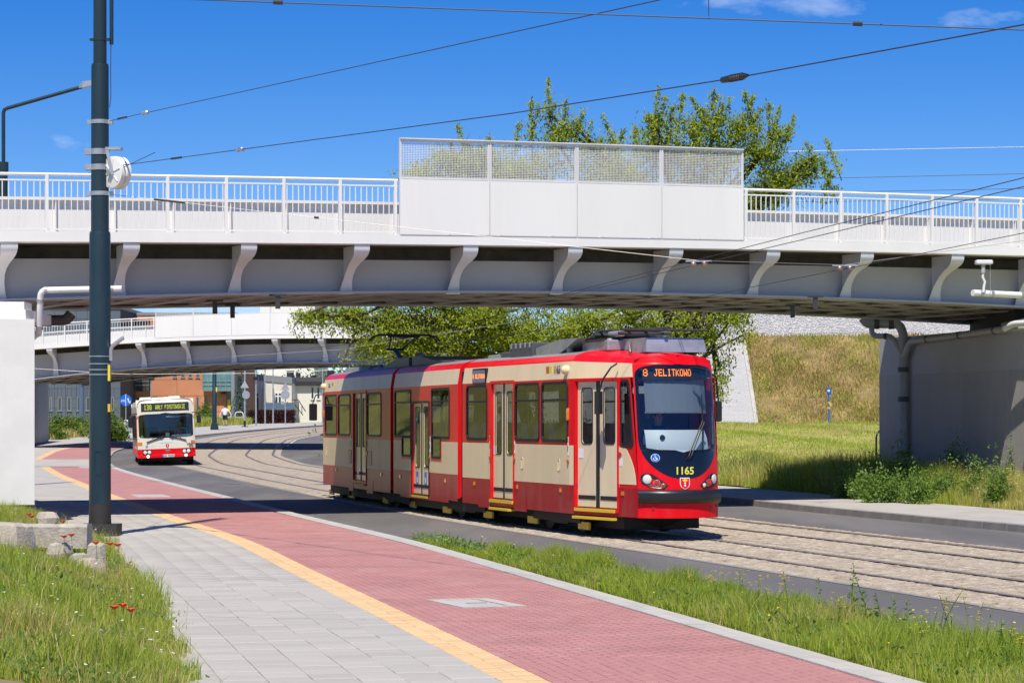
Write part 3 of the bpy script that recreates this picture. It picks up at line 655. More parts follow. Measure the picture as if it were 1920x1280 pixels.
# ------------------------------------------------------------------ pipes and brackets on the nearer bridge
def at0(px, py, Y): return Vector(((px - 960) * Y / 4800, Y, EYE + (788 - py) * Y / 4800))
def at(px, py, Y): return at0(px, py, Y * KB)            # things fixed to the nearer bridge
def pipe(name, label, pts, r, m, clamps=(), cat='pipe', n=12, cl='galvanised'):
    o = empty(name, pts[0]); tag(o, label, cat); b = Vector(pts[0]); Pp = [Vector(p) - b for p in pts]
    # rounded corners
    Q = [Pp[0]]
    for i in range(1, len(Pp) - 1):
        a, c, d = Pp[i - 1], Pp[i], Pp[i + 1]; ra = min(r * 2.2, (a - c).length * .45, (d - c).length * .45); pa, pd = c + (a - c).normalized() * ra, c + (d - c).normalized() * ra
        for t in (0, .25, .5, .75, 1): Q.append(pa * (1 - t) ** 2 + c * 2 * t * (1 - t) + pd * t * t)
    Q.append(Pp[-1]); MB().tube(Q, r, n).obj('run', m, o, 50)
    for i, t in clamps:
        a, c = Pp[i], Pp[i + 1]; d = (c - a).normalized(); p = a + (c - a) * t; MB().tube([p - d * r * .55, p + d * r * .55], r * 1.13, n).obj('clamp', cl, o, 50)
    return o
pipe('drain_pipe', 'white plastic pipe bending down from the girder beside the tall dark mast', [at(229, 541, 52.9), at(76, 544, 53.1), at(74, 622, 53.3), at(52, 641, 54.9)], .062, 'pvc_white', ((0, .93), (0, .12), (1, .25), (1, .9)))
pipe('drain_pipe', 'dark pipe with a bend under the left end of the nearer bridge', [at(134, 588, 58), at(124, 600, 58), at(40, 602, 58)], .115, 'pipe_dark', ((1, .4),), cl='pipe_dark')
pipe('drain_pipe', 'white horizontal pipe hanging below the bridge at the right edge', [at(1824, 549, 61.6), at(1925, 554, 62.4), at(1960, 556, 62.8)], .075, 'pvc_white', ((0, .14), (0, .34), (0, .9)))
hg = empty('pipe_hanger', at(1845, 490, 61.6)); tag(hg, 'grey box and hose fixed above the white pipe at right', 'hanger')
MB().bbox((-.19, -.1, -.07), (.19, .15, .03), .02).obj('box', 'girder_paint', hg)
MB().tube([(-.02, 0, -.07), (-.02, 0, -.26)], .05, 10).obj('spout', 'pipe_grey', hg, 40)
MB().tube([(-.02, 0, -.26), (-.03, 0, -.36), (.02, 0, -.46), (0, 0, -.56), (-.01, 0, -.70)], .03, 8).obj('hose', 'pvc_white', hg, 40)
MB().tube([(.14, 0, -.05), (.145, 0, -.70)], .006, 6).obj('rod', 'galvanised', hg)
# pipes on the shaded wall
wp = lambda px, py: at(px, py, 76.2)
pipe('drain_pipe', 'grey downpipe on the shaded abutment wall with a forked top', [at(1617, 596, 72.6), at(1626, 607, 72.6), at(1686, 607, 72.5), at(1694, 626, 72.45), at(1693, 700, 72.45), at(1695, 893, 72.4)], .125, 'pipe_grey', ((1, .3), (1, .75), (3, .9), (4, .25), (4, .78)), cl='pipe_dark')
pipe('drain_pipe', 'short grey side pipe feeding the downpipe at the left of the wall', [at(1634, 606, 72.9), at(1635, 630, 72.9), at(1672, 630, 72.6), at(1692, 664, 72.4)], .075, 'pipe_grey', ((1, .7),), cl='pipe_dark')
pipe('drain_pipe', 'long grey pipe climbing along the top of the shaded wall', [at(1696, 668, 72.3), at(1706, 640, 71.9), at(1885, 617, 65.5), at(1935, 615, 63.9)], .085, 'pipe_grey', ((1, .2), (1, .55), (1, .9)), cl='pipe_dark')
pipe('drain_pipe', 'pale upper pipe beside the bearing seat at the right edge', [at(1884, 616, 64.6), at(1900, 607, 64.2), at(1940, 604, 63.2)], .075, 'pvc_white', ())
# wire anchors below the girder
for px, py, Y, lb in ((403, 576, 57.5, 'left steel anchor plate of a pair under the nearer bridge'), (436, 584, 60, 'right steel anchor plate of a pair under the nearer bridge'), (521, 566, 56.0, 'steel anchor plate clamped to the girder flange left of the tree'), (1529, 568, 59.5, 'steel anchor plate clamped to the girder flange right of the tree'), (1486, 584, 62.5, 'small steel anchor plate below the bridge right of the tree')):
    e = tag(empty('wire_anchor', at(px, py, Y)), lb, 'anchor'); MB().box((-.05, -.03, -.14), (.05, .03, .16)).obj('plate', 'steel_dark', e); MB().box((-.17, -.05, .12), (.17, .05, .16)).obj('clamp', 'steel_dark', e)
# handrail beyond the wall
e = tag(empty('handrail', at(1643, 868, 79)), 'black tubular handrail beside the shaded abutment wall', 'handrail')
MB().tube([(0, 0, -.35), (0, 0, .75), (.03, .02, .88), (.12, .1, .95), (1.2, 1.2, 1.0)], .03, 8).obj('rail', 'black_plastic', e, 40)
MB().tube([(.02, 0, .12), (1.2, 1.2, .35)], .022, 8).obj('lower_rail', 'black_plastic', e, 40)
# ------------------------------------------------------------------ lettering
def text_obj(name, txt, size, mtx, m, parent, align='CENTER', extr=.001):
    """flat lettering; mtx maps text space (x right, y up, z towards the viewer) to the parent's space"""
    cu = bpy.data.curves.new(name, 'FONT'); cu.body = txt; cu.size = size; cu.align_x = align; cu.align_y = 'CENTER'; cu.extrude = extr; cu.offset = size * .022; cu.resolution_u = 3
    t = bpy.data.objects.new(name + '_tmp', cu); COL.objects.link(t)
    dg = bpy.context.evaluated_depsgraph_get(); me = bpy.data.meshes.new_from_object(t.evaluated_get(dg)); bpy.data.objects.remove(t)
    me.transform(mtx); me.name = name; me.materials.clear(); me.materials.append(M[m])
    o = bpy.data.objects.new(name, me); COL.objects.link(o); o.parent = parent
    return o
PIX = {'J': '0111100010000100001000010100100110', 'E': '11111100001000011110100001000011111', 'L': '10000100001000010000100001000011111', 'I': '01110001000010000100001000010001110',
       'T': '11111001000010000100001000010000100', 'K': '10001100101010011000101001001010001', 'O': '01110100011000110001100011000101110', 'W': '10001100011000110101101011101110001',
       'A': '01110100011000111111100011000110001', 'Y': '10001100010101000100001000010000100', 'P': '11110100011000111110100001000010000', 'S': '01111100001000001110000010000111110',
       '1': '00100011000010000100001000010001110', '3': '11110000010000101110000010000111110', '8': '01110100011000101110100011000101110', 'Ł': '10000100101010011000100001000011111', ' ': '0' * 35}
PIX['J'] = '00111000100001000010000101001001100'
def led_text(name, txt, h, mtx, m, parent, bold=1.0):
    """dot-matrix lettering: small lit cells, 5 x 7 for each letter, one part"""
    c = h / 7; mb = MB(); wd = len(txt) * 6 * c; r = c * .5 * bold
    for i, ch in enumerate(txt):
        for j, b in enumerate(PIX[ch]):
            if b == '1':
                x = -wd / 2 + (i * 6 + j % 5 + .5) * c; y = h / 2 - (j // 5 + .5) * c
                mb.quad(mtx @ Vector((x - r, y - r, 0)), mtx @ Vector((x + r, y - r, 0)), mtx @ Vector((x + r, y + r, 0)), mtx @ Vector((x - r, y + r, 0)))
    return tag(mb.obj(name, m, parent), kind='stuff')

# ------------------------------------------------------------------ vehicle wall helpers
class Fr:
    """a wall plane: u along, o outward, z up (optional shear that slants the front of the cab)"""
    def __init__(s, o, u, n, shear=None): s.o, s.u, s.n, s.sh = Vector(o), Vector(u), Vector(n), shear
    def P(s, u, o, z):
        if s.sh: u = s.sh(u, z)
        return s.o + s.u * u + s.n * o + Vector((0, 0, z))
    def mtx(s, u, o, z, flip=1):
        """text matrix at a point of the wall, reading along flip*u"""
        p = s.P(u, o, z); x = s.u * flip; return Matrix(((x.x, 0, s.n.x, p.x), (x.y, 0, s.n.y, p.y), (x.z, 1, s.n.z, p.z), (0, 0, 0, 1)))
def wall(mb, F, u0, u1, bands, holes, extra=(), o=0.0):
    U = sorted({round(q, 4) for q in [u0, u1, *extra] + [h[i] for h in holes for i in (0, 1)] if u0 <= q <= u1})
    Z = sorted({round(q, 4) for q in [b[i] for b in bands for i in (0, 1)] + [h[i] for h in holes for i in (2, 3)] if bands[0][0] <= q <= bands[-1][1]})
    for a, b in zip(U, U[1:]):
        for c, d in zip(Z, Z[1:]):
            um, zm = (a + b) / 2, (c + d) / 2
            if any(h[0] < um < h[1] and h[2] < zm < h[3] for h in holes): continue
            mi = next(bb[2] for bb in bands if bb[0] <= zm <= bb[1])
            mb.quad(F.P(a, o, c), F.P(b, o, c), F.P(b, o, d), F.P(a, o, d), mi)
def frame_ring(mb, F, u0, u1, z0, z1, r, w, o0, o1, mi=0, ro=None):
    A = [F.P(u, o0, z) for u, z in rrect(u0 - w, u1 + w, z0 - w, z1 + w, ro if ro is not None else r + w)]; B = [F.P(u, o0, z) for u, z in rrect(u0, u1, z0, z1, r)]
    mb.ring(A, B, F.n * (o1 - o0), mi)
def window(parent, F, u0, u1, z0, z1, mtx, split=None, glass='tram_glass', r=.07, name='window', inner=.03):
    """pane, rubber frame and the bar under the hopper light"""
    g = MB(mtx); g.quad(F.P(u0, -.008, z0), F.P(u1, -.008, z0), F.P(u1, -.008, z1), F.P(u0, -.008, z1)); w_ = g.obj(name, glass, parent)
    m = MB(mtx); frame_ring(m, F, u0 + inner, u1 - inner, z0 + inner, z1 - inner, r, inner + .022, -.006, .012)
    if split:
        m.loft([[F.P(u, o, z) for o, z in ((-.004, split - .018), (.009, split - .018), (.009, split + .018), (-.004, split + .018))] for u in (u0 + inner, u1 - inner)], True)
    m.obj('frame', 'black_rubber', w_); return w_
def door(parent, F, u0, u1, z0, z1, mtx, wz, m='tram_door', rec=-.035, cw=.06, kick=True, glass='tram_glass'):
    """two narrow leaves with tall windows, rubber edge between them"""
    d = tag(MB(mtx).add([F.P(u0, rec - .02, z0), F.P(u0, 0, z0), F.P(u0, 0, z1), F.P(u0, rec - .02, z1)], [(0, 1, 2, 3)]).add([F.P(u1, rec - .02, z0), F.P(u1, 0, z0), F.P(u1, 0, z1), F.P(u1, rec - .02, z1)], [(0, 1, 2, 3)]).add([F.P(u0, rec - .02, z1), F.P(u0, 0, z1), F.P(u1, 0, z1), F.P(u1, rec - .02, z1)], [(0, 1, 2, 3)]).obj('door', 'tram_red', parent))
    um = (u0 + u1) / 2
    for a, b in ((u0 + .012, um - cw / 2), (um + cw / 2, u1 - .012)):
        mg = (b - a) * .22
        mb = MB(mtx); A = [F.P(u, rec - .02, z) for u, z in rrect(a, b, z0 + .01, z1 - .01, .008)]; B = [F.P(u, rec - .02, z) for u, z in rrect(a + mg, b - mg, wz[0], wz[1], .07)]
        mb.ring(A, B, F.n * .02); lf = mb.obj('leaf', m, d)
        mb = MB(mtx); frame_ring(mb, F, a + mg, b - mg, wz[0], wz[1], .07, .018, rec - .001, rec + .008); 
        mb.obj('seal', 'black_rubber', d); mb = MB(mtx)
        if kick: mb.loft([[F.P(u, o, z) for o, z in ((rec, z0 + .14), (rec + .008, z0 + .14), (rec + .008, z0 + .21), (rec, z0 + .21))] for u in (a + .03, b - .03)], True, True, True)
        if kick: mb.obj('kick_strip', 'black_rubber', d)
        MB(mtx).quad(F.P(a + mg, rec - .01, wz[0]), F.P(b - mg, rec - .01, wz[0]), F.P(b - mg, rec - .01, wz[1]), F.P(a + mg, rec - .01, wz[1])).obj('pane', glass, d)
    mb = MB(mtx); mb.loft([[F.P(um + q, o, z) for q, o in ((-cw / 2, rec - .02), (cw / 2, rec - .02), (cw / 2, rec + .012), (-cw / 2, rec + .012))] for z in (z0 + .01, z1 - .01)], True, True, True); mb.obj('rubber_edge', 'black_rubber', d)
    return d
def solid(parent, name, m, F, u0, u1, o0, o1, z0, z1, mtx, r=.0):
    """box on a wall"""
    mb = MB(mtx)
    if r:
        P = rrect(u0, u1, z0, z1, r); mb.loft([[F.P(u, o0, z) for u, z in P], [F.P(u, o1 - r * .4, z) for u, z in P], [F.P(u + ((u0 + u1) / 2 - u) * min(.5, r * .6 / max(.01, (u1 - u0) / 2)), o1, z + ((z0 + z1) / 2 - z) * min(.5, r * .6 / max(.01, (z1 - z0) / 2))) for u, z in P]], True, False, True)
    else: mb.loft([[F.P(u, o, z0) for u, o in ((u0, o0), (u1, o0), (u1, o1), (u0, o1))], [F.P(u, o, z1) for u, o in ((u0, o0), (u1, o0), (u1, o1), (u0, o1))]], True, True, True)
    return mb.obj(name, m, parent, 40 if r else None)
def disc(mb, c, n, r, h, seg=18, mi=0, dome=0.0):
    c, n = Vector(c), Vector(n).normalized(); a = n.orthogonal().normalized(); b = n.cross(a)
    cir = lambda rr, k: [c + n * k + (a * math.cos(2 * math.pi * i / seg) + b * math.sin(2 * math.pi * i / seg)) * rr for i in range(seg)]
    rows = [cir(r, 0), cir(r, h)]
    if dome: rows += [cir(r * .8, h + dome * .5), cir(r * .4, h + dome * .9)]
    mb.loft(rows, True, True, True, mi)

# ------------------------------------------------------------------ the tram
def heading(ox, oy, al):
    a = R(al); return Matrix(((math.sin(a), math.cos(a), 0, ox), (-math.cos(a), math.sin(a), 0, oy), (0, 0, 1, 0), (0, 0, 0, 1)))
HW = 1.15
J1s, J2s = Vector((-1.06, 51.8)), Vector((-2.72, 58.0))
aF, aM, aB = 18.1, 15.0, 14.2
def ctr(p, al): return (p.x + HW * math.cos(R(al)), p.y + HW * math.sin(R(al)))
J1, J2 = ctr(J1s, (aF + aM) / 2), ctr(J2s, (aM + aB) / 2)
tz = .03
tram = tag(empty('tram', (J1[0], J1[1], tz)), 'red and cream articulated tram number 1165 on the curving track under the bridge', 'tram')
T0 = Matrix.Translation((-J1[0], -J1[1], 0))
MF, MM, MR = T0 @ heading(*J1, aF), T0 @ heading(*J2, aM), T0 @ heading(*J2, aB)
BANDS = [(.37, .88, 0), (.88, 1.58, 1), (1.58, 2.76, 2)]
BM = ['tram_maroon', 'tram_cream', 'tram_red', 'roof_grey']
FRr, FRl = Fr((0, -HW, 0), (1, 0, 0), (0, -1, 0)), Fr((0, HW, 0), (1, 0, 0), (0, 1, 0))
def upper(mb, ring_pts, mats):
    """upper body: rows of (inset, z) lofted along a plan path"""
    pass
ROOF = [(0, 2.76), (.05, 3.07), (.065, 3.10), (.15, 3.19), (.32, 3.245), (.60, 3.285), (1.0, 3.30)]      # (inset, height)
def roof_loft(mb, u0, u1, n=2):
    prof = [(-HW + i, z) for i, z in ROOF] + [(HW - i, z) for i, z in reversed(ROOF)]
    mi = [1, 2, 2, 3, 3, 3, 3, 3, 3, 3, 2, 2, 1]
    for k, (p, q) in enumerate(zip(prof, prof[1:])):
        mb.quad((u0, p[0], p[1]), (u1, p[0], p[1]), (u1, q[0], q[1]), (u0, q[0], q[1]), mi[k])
def end_cap(mb, u, z0, mi=2):
    prof = [(-HW, z0), (-HW, 2.76)] + [(-HW + i, z) for i, z in ROOF] + [(HW - i, z) for i, z in reversed(ROOF)] + [(HW, z0)]
    inn = [(p[0] * .93, max(z0, min(p[1] - .07, 3.0))) for p in prof]
    mb.loft([[(u, y, z) for y, z in prof], [(u, y, z) for y, z in inn]], False, False, False, mi)

# --- front section
wf = [(.45, 1.80, 1.65, 2.70), (3.57, 4.99, 1.65, 2.70), (5.14, 6.57, 1.65, 2.70)]
df = [(2.11, 3.48, .52, 2.73)]
mb = MB(MF); wall(mb, FRr, .17, 6.66, BANDS, wf + df)
wl = [(.5, 1.9, 1.65, 2.70), (2.1, 3.5, 1.65, 2.70), (3.7, 5.1, 1.65, 2.7), (5.3, 6.6, 1.65, 2.7)]
wall(mb, FRl, .17, 6.66, BANDS, wl); roof_loft(mb, .17, 6.66); end_cap(mb, .17, .44)
bodyF = mb.obj('front_body', BM, tram)
for a in wf: window(tram, FRr, *a, MF, split=2.39)
for a in wl: window(tram, FRl, *a, MF, split=2.39)
for a in df:
    door(tram, FRr, *a, MF, (1.38, 2.56))
    m = MB(MF); m.box((a[0] - .02, -HW - .05, .44), (a[1] + .02, -HW + .12, .50)); m.obj('door_step', 'yellow_paint', tram)
    m = MB(MF); m.box((a[0] + .08, -HW - .09, .30), (a[1] - .08, -HW + .05, .345)); m.obj('door_step', 'yellow_paint', tram)
    m = MB(MF); frame_ring(m, FRr, a[0], a[1], .50, a[3], .01, .055, .001, .018, ro=.02); m.obj('door_frame', 'tram_red', tram)
# --- cab: tapered sides and curved front
UB, UC, YC = 6.66, 8.98, .73
cl = math.hypot(UC - UB, HW - YC)
def lean(z): return 0 if z < .85 else .30 * ((z - .85) / 2.14) ** 1.25 if z < 2.99 else .30 + (z - 2.99) * 1.1
shear = lambda u, z: u - lean(z) * min(1, max(0, (u - 1.74) / (cl - 1.74)))
ud = Vector(((UC - UB) / cl, (HW - YC) / cl, 0))
CR = Fr((UB, -HW, 0), ud, (ud.y, -ud.x, 0), shear); CLf = Fr((UB, HW, 0), (ud.x, -ud.y, 0), (ud.y, ud.x, 0), shear)
cw_ = (1.80, cl - .10, 1.58, 2.70); cd = (.23, 1.68, .50, 2.71)
for F, dr, nm in ((CR, [cd], 'cab_side'), (CLf, [], 'cab_side')):
    mb = MB(MF)
    wall(mb, F, 0, 1.74, BANDS[:2] + [(1.58, 2.76, 2)], dr, extra=(1.74,)) if dr else wall(mb, F, 0, 1.74, BANDS, [])
    wall(mb, F, 1.74, cl, [(.37, .88, 2), (.88, 2.76, 2)], [cw_], extra=(1.74, 2.0, 2.2))
    mb.obj(nm, BM, tram)
    window(tram, F, *cw_, MF, r=.04)
door(tram, CR, *cd, MF, (1.62, 2.58), cw=.11)
m = MB(MF); frame_ring(m, CR, cd[0], cd[1], .48, cd[3], .01, .05, .001, .018, ro=.02); m.obj('door_frame', 'tram_red', tram)
for o0, o1, z0, z1 in ((-.10, .05, .43, .485), (-.02, .09, .30, .345)):
    m = MB(MF); m.loft([[CR.P(u, o, z) for u, o in ((cd[0] + .02, o0), (cd[1] - .06, o0), (cd[1] - .06, o1), (cd[0] + .02, o1))] for z in (z0, z1)], True, True, True); m.obj('door_step', 'yellow_paint', tram)
# cream panel in front of the door
pl = [(1.72, .93)] + [(2.30, .93)] + [(2.30 - .36 * ((z - .93) / .66) ** 2.2, z) for z in (1.0, 1.1, 1.2, 1.3, 1.4, 1.48, 1.54)] + [(1.86, 1.56), (1.72, 1.56)]
MB(MF).loft([[CR.P(u, .001, z) for u, z in pl], [CR.P(u, .007, z) for u, z in pl]], True, False, True).obj('cream_panel', 'tram_cream', tram)
MB(MF).loft([[CR.P(u, .001, z) for u, z in ((1.74, .38), (2.34, .38), (2.34, .87), (1.74, .87))], [CR.P(u, .006, z) for u, z in ((1.74, .38), (2.34, .38), (2.34, .87), (1.74, .87))]], True, False, True).obj('skirt_panel', 'tram_maroon', tram)
# front shell as a surface S(s, z): s across, z up
def Sf(s, z, o=0.0):
    sgn = abs(s); yw = YC - (.16 * ss((z - 2.96) / .30)); y = yw * s
    return Vector((UC - lean(z) + .30 * (1 - min(1, sgn) ** 2.4) + o, y * (1 + o * .3), z + (0 if z < 3.0 else 0)))
def mask_hw(z):
    if z >= 2.72: t = min(1, (z - 2.72) / .25); return .97 * (1 - t ** 4) ** .25
    if z >= 1.75: return .97
    t = min(1, (1.75 - z) / .72); return .97 * (1 - t ** 2.2) ** .5
def glass_hw(z):
    if z >= 2.76: t = min(1, (z - 2.76) / .16); return .905 * (1 - t ** 4) ** .25
    if z >= 1.68: return .905
    t = min(1, (1.68 - z) / .16); return .905 * (1 - t ** 4) ** .25
def rows_of(lo, hi, extra, st=.045): return sorted({round(q, 4) for q in list(np.arange(lo, hi, st)) + [lo, hi] + list(extra) if lo <= q <= hi})
def split_surface(mb, zs_, inner, outer, o, n=7):
    for sg in (-1, 1):
        rows = []
        for z in zs_:
            a, b = inner(z), outer(z); rows.append([Sf(sg * (a + (b - a) * k / n), z, o) for k in range(n + 1)])
        mb.loft(rows, False)
mkx = [1.0301, 1.04, 1.06, 1.1, 2.90, 2.94, 2.96, 2.968, 2.9699]
mb = MB(MF); split_surface(mb, rows_of(.37, 3.0, mkx), lambda z: mask_hw(z) if 1.03 < z < 2.97 else 0, lambda z: 1, 0)
mb.obj('front_shell', 'tram_red', tram, 50)
mb = MB(MF); split_surface(mb, rows_of(1.0305, 2.9695, mkx + [1.5201, 1.53, 1.55, 2.86, 2.90, 2.9195]), lambda z: glass_hw(z) if 1.52 < z < 2.92 else 0, mask_hw, .004)
mb.obj('black_mask', 'gloss_black', tram, 50)
mb = MB(MF); mb.loft([[Sf(-glass_hw(z) + 2 * glass_hw(z) * k / 16, z, .002) for k in range(17)] for z in rows_of(1.5205, 2.9195, [1.53, 1.55, 2.86, 2.90])], False)
ws = mb.obj('windscreen', 'screen_glass', tram, 60)
# cab roof: from the bend to the front edge, cream flank band and red crown
def roof_row(t):
    """section of the cab roof at t = 0 (bend) .. 1 (front edge)"""
    P = []
    for i, z in ROOF:
        zz = 2.76 + (z - 2.76) * (1 - .25 * t * (z > 3.05)); yy = (HW - (HW - YC) * t) - i * (1 - .1 * t)
        uu = UB + (UC - UB - lean(min(zz, 3.0))) * t - (max(0, zz - 3.0) * .6 * t) + .24 * t * (1 - (yy / (HW - (HW - YC) * t)) ** 2 if yy > 0 else 1) * (zz > 2.99)
        P.append((uu, -yy, zz))
    return P
rr = [roof_row(t) for t in np.linspace(0, 1, 9)]
mb = MB(MF); n_ = len(ROOF)
for A, B in zip(rr, rr[1:]):
    for side in (1, -1):
        for k in range(n_ - 1):
            f = lambda p: (p[0], p[1] * side, p[2]); mi = 0 if k == 0 else 1
            mb.quad(f(A[k]), f(B[k]), f(B[k + 1]), f(A[k + 1]), mi)
    mb.quad(A[-1], B[-1], (B[-1][0], -B[-1][1], B[-1][2]), (A[-1][0], -A[-1][1], A[-1][2]), 1)
# join crown to the top of the front shell
top = [Sf(-1 + 2 * k / 14, 3.0) for k in range(15)]; L_ = rr[-1]; edge = [Vector(p) for p in L_] + [Vector((p[0], -p[1], p[2])) for p in reversed(L_)]
def resample(P, n):
    d = [0]
    for a, b in zip(P, P[1:]): d.append(d[-1] + (b - a).length)
    return [Vector([float(np.interp(d[-1] * k / (n - 1), d, [p[c] for p in P])) for c in range(3)]) for k in range(n)]
E2 = resample(edge[1:-1], 15); midr = [(a * .5 + b * .5) + Vector((.05 * (1 - abs(2 * k / 14 - 1) ** 2), 0, .05)) for k, (a, b) in enumerate(zip(top, E2))]
mb.loft([top, midr, E2], False, False, False, 1)
mb.obj('cab_roof', ['tram_cream', 'tram_red'], tram, 45)
# bumper, lights
mb = MB(MF); mb.loft([[Sf(-1.02 + 2.04 * k / 20, z, o) for k in range(21)] for z, o in ((.615, .0), (.63, .055), (.70, .075), (.78, .075), (.83, .055), (.85, .0))], False); mb.obj('bumper', 'black_plastic', tram, 60)
for sg in (-1, 1):
    P = [(.40, .93), (.47, .885), (.60, .872), (.78, .895), (.93, .955), (.965, 1.03), (.94, 1.10), (.86, 1.13), (.74, 1.115), (.62, 1.055), (.50, .985)]
    mb = MB(MF); mb.loft([[Sf(sg * s_, z, .002) for s_, z in P], [Sf(sg * s_, z, .012) for s_, z in P]], True, False, True); hl = mb.obj('headlight', 'black_plastic', tram)
    for s_, z, r, m in ((.83, 1.03, .072, 'lens_clear'), (.64, .965, .052, 'lens_red'), (.51, .925, .034, 'lens_red' if sg < 0 else 'lens_clear')):
        p = Sf(sg * s_, z, .014); nv = (Sf(sg * s_ + .01, z) - Sf(sg * s_ - .01, z)).cross(Vector((0, 0, 1))); nv = nv if nv.x > 0 else -nv
        mb = MB(MF); disc(mb, p, nv, r, .01, 18, 0, .012); mb.obj('lens', m, hl, 40)
        mb = MB(MF); disc(mb, p - nv.normalized() * .006, nv, r * 1.14, .01, 18); mb.obj('bezel', 'chrome', hl, 40)
    for s_, z, r in ((.70, .54, .035), (.90, .575, .02)):
        mb = MB(MF); disc(mb, Sf(sg * s_, z, -.004), (1, 0, 0), r, .01, 14); mb.obj('socket', 'tram_maroon' if r > .03 else 'black_rubber', tram)
# coat of arms: red shield, white rim, gold crown, two crosses
def shield(w, h): return [(-w, h), (w, h), (w, -.2 * h), (.75 * w, -.62 * h), (0, -h), (-.75 * w, -.62 * h), (-w, -.2 * h)]
def flat_on_front(name, m, poly, yc, zc, o, parent, mtx=MF):
    P = [Sf((yc + x) / YC, zc + z, o) for x, z in poly]; return MB(mtx).loft([[p - Vector((.004, 0, 0)) for p in P], P], True, False, True).obj(name, m, parent)
em = flat_on_front('coat_of_arms', 'sign_white', shield(.088, .100), 0, .955, .010, tram)
flat_on_front('shield', 'tram_red', shield(.075, .087), 0, .955, .013, em)
flat_on_front('crown', 'text_yellow', [(-.035, -.012), (.035, -.012), (.045, .03), (.02, .012), (0, .035), (-.02, .012), (-.045, .03)], 0, 1.005, .016, em)
for dz in (.0, -.042):
    flat_on_front('cross', 'sign_white', [(-.007, -.02), (.007, -.02), (.007, -.006), (.02, -.006), (.02, .006), (.007, .006), (.007, .018), (-.007, .018), (-.007, .006), (-.02, .006), (-.02, -.006), (-.007, -.006)], 0, .965 + dz, .016, em)
# matrix for lettering on the front: x = towards the viewer's right = local +y
def front_mtx(y, z, o): p = Sf(y / YC, z, o); return Matrix(((0, 0, 1, p.x), (1, 0, 0, p.y), (0, 1, 0, p.z), (0, 0, 0, 1)))
t_ = text_obj('fleet_number', '1165', .175, MF @ front_mtx(0, 1.165, .010), 'text_yellow', tram, extr=.002)
bl = flat_on_front('wheelchair_sign', 'sign_white', [(.068 * math.cos(R(a)), .068 * math.sin(R(a))) for a in range(0, 360, 15)], -.475, 1.39, .010, tram)
flat_on_front('disc', 'sign_blue', [(.061 * math.cos(R(a)), .061 * math.sin(R(a))) for a in range(0, 360, 15)], -.475, 1.39, .013, bl)
def arcband(r0, r1, a0, a1, n=10): return [(r1 * math.cos(R(a0 + (a1 - a0) * i / n)), r1 * math.sin(R(a0 + (a1 - a0) * i / n))) for i in range(n + 1)] + [(r0 * math.cos(R(a1 - (a1 - a0) * i / n)), r0 * math.sin(R(a1 - (a1 - a0) * i / n))) for i in range(n + 1)]
flat_on_front('wheel_mark', 'sign_white', arcband(.021, .030, 150, 380), -.48, 1.375, .016, bl)
flat_on_front('figure_mark', 'sign_white', [(-.008, .0), (.004, .0), (.022, -.028), (.032, -.024), (.012, .012), (-.001, .012), (-.002, .034), (-.012, .034)], -.472, 1.385, .016, bl)
flat_on_front('head_mark', 'sign_white', [(.007 * math.cos(R(a)), .007 * math.sin(R(a))) for a in range(0, 360, 45)], -.479, 1.431, .016, bl)
# destination display behind the glass
mb = MB(MF); mb.loft([[Sf(-.82 + 1.64 * k / 10, z, -.045) for k in range(11)] for z in (2.71, 2.93)], False); dsp = mb.obj('destination_display', 'led_panel', tram)
def led_front(txt, yc, h, k=.74):
    c = h / 7; wd = len(txt) * 6 * c * k; mb = MB(MF)
    for i, ch in enumerate(txt):
        for j, b in enumerate(PIX[ch]):
            if b == '1':
                x = yc - wd / 2 + (i * 6 + j % 5 + .5) * c * k; z = 2.835 + h / 2 - (j // 5 + .5) * c; r = c * .47
                mb.quad(*[Sf((x + a) / YC, z + b2, -.036) for a, b2 in ((-r * k, -r), (r * k, -r), (r * k, r), (-r * k, r))])
    tag(mb.obj('led_letters', 'led_orange', dsp), kind='stuff')
led_front('8', -.54, .125); led_front('JELITKOWO', -.08, .118)
# behind the windscreen: sun blind, pale dashboard, wiper
MB(MF).loft([[Sf(-.78 + 1.56 * k / 8, z, -.09) for k in range(9)] for z in (2.16, 2.70)], False).obj('sun_blind', 'blind', tram)
MB(MF).loft([[Sf(-.79 + 1.58 * k / 8, z, -.10) for k in range(9)] for z in (2.145, 2.16)], False).obj('blind_rail', 'tram_cream', tram)
MB(MF).loft([[Sf(-.80 + 1.6 * k / 8, z, o) for k in range(9)] for z, o in ((1.20, -.10), (1.53, -.09), (1.72, -.12), (1.86, -.20), (1.86, -.60))], False).obj('dashboard', 'dash_pale', tram, 40)
mb = MB(MF); disc(mb, Sf(-.44, 1.725, -.13), (1, 0, .6), .045, .03); mb.obj('speaker_grille', 'black_plastic', tram)
mb = MB(MF); mb.tube([Sf(.04, 1.36, .02), Sf(.10, 1.42, .05), Sf(.52, 2.02, .055)], .011, 6); mb.tube([Sf(.10, 1.36, .02), Sf(.17, 1.43, .05), Sf(.57, 2.0, .055)], .011, 6); wpr = mb.obj('wiper', 'black_rubber', tram)
MB(MF).tube([Sf(.48, 1.52, .03), Sf(.53, 2.0, .04), Sf(.545, 2.46, .035)], .012, 6).obj('blade', 'black_rubber', wpr)
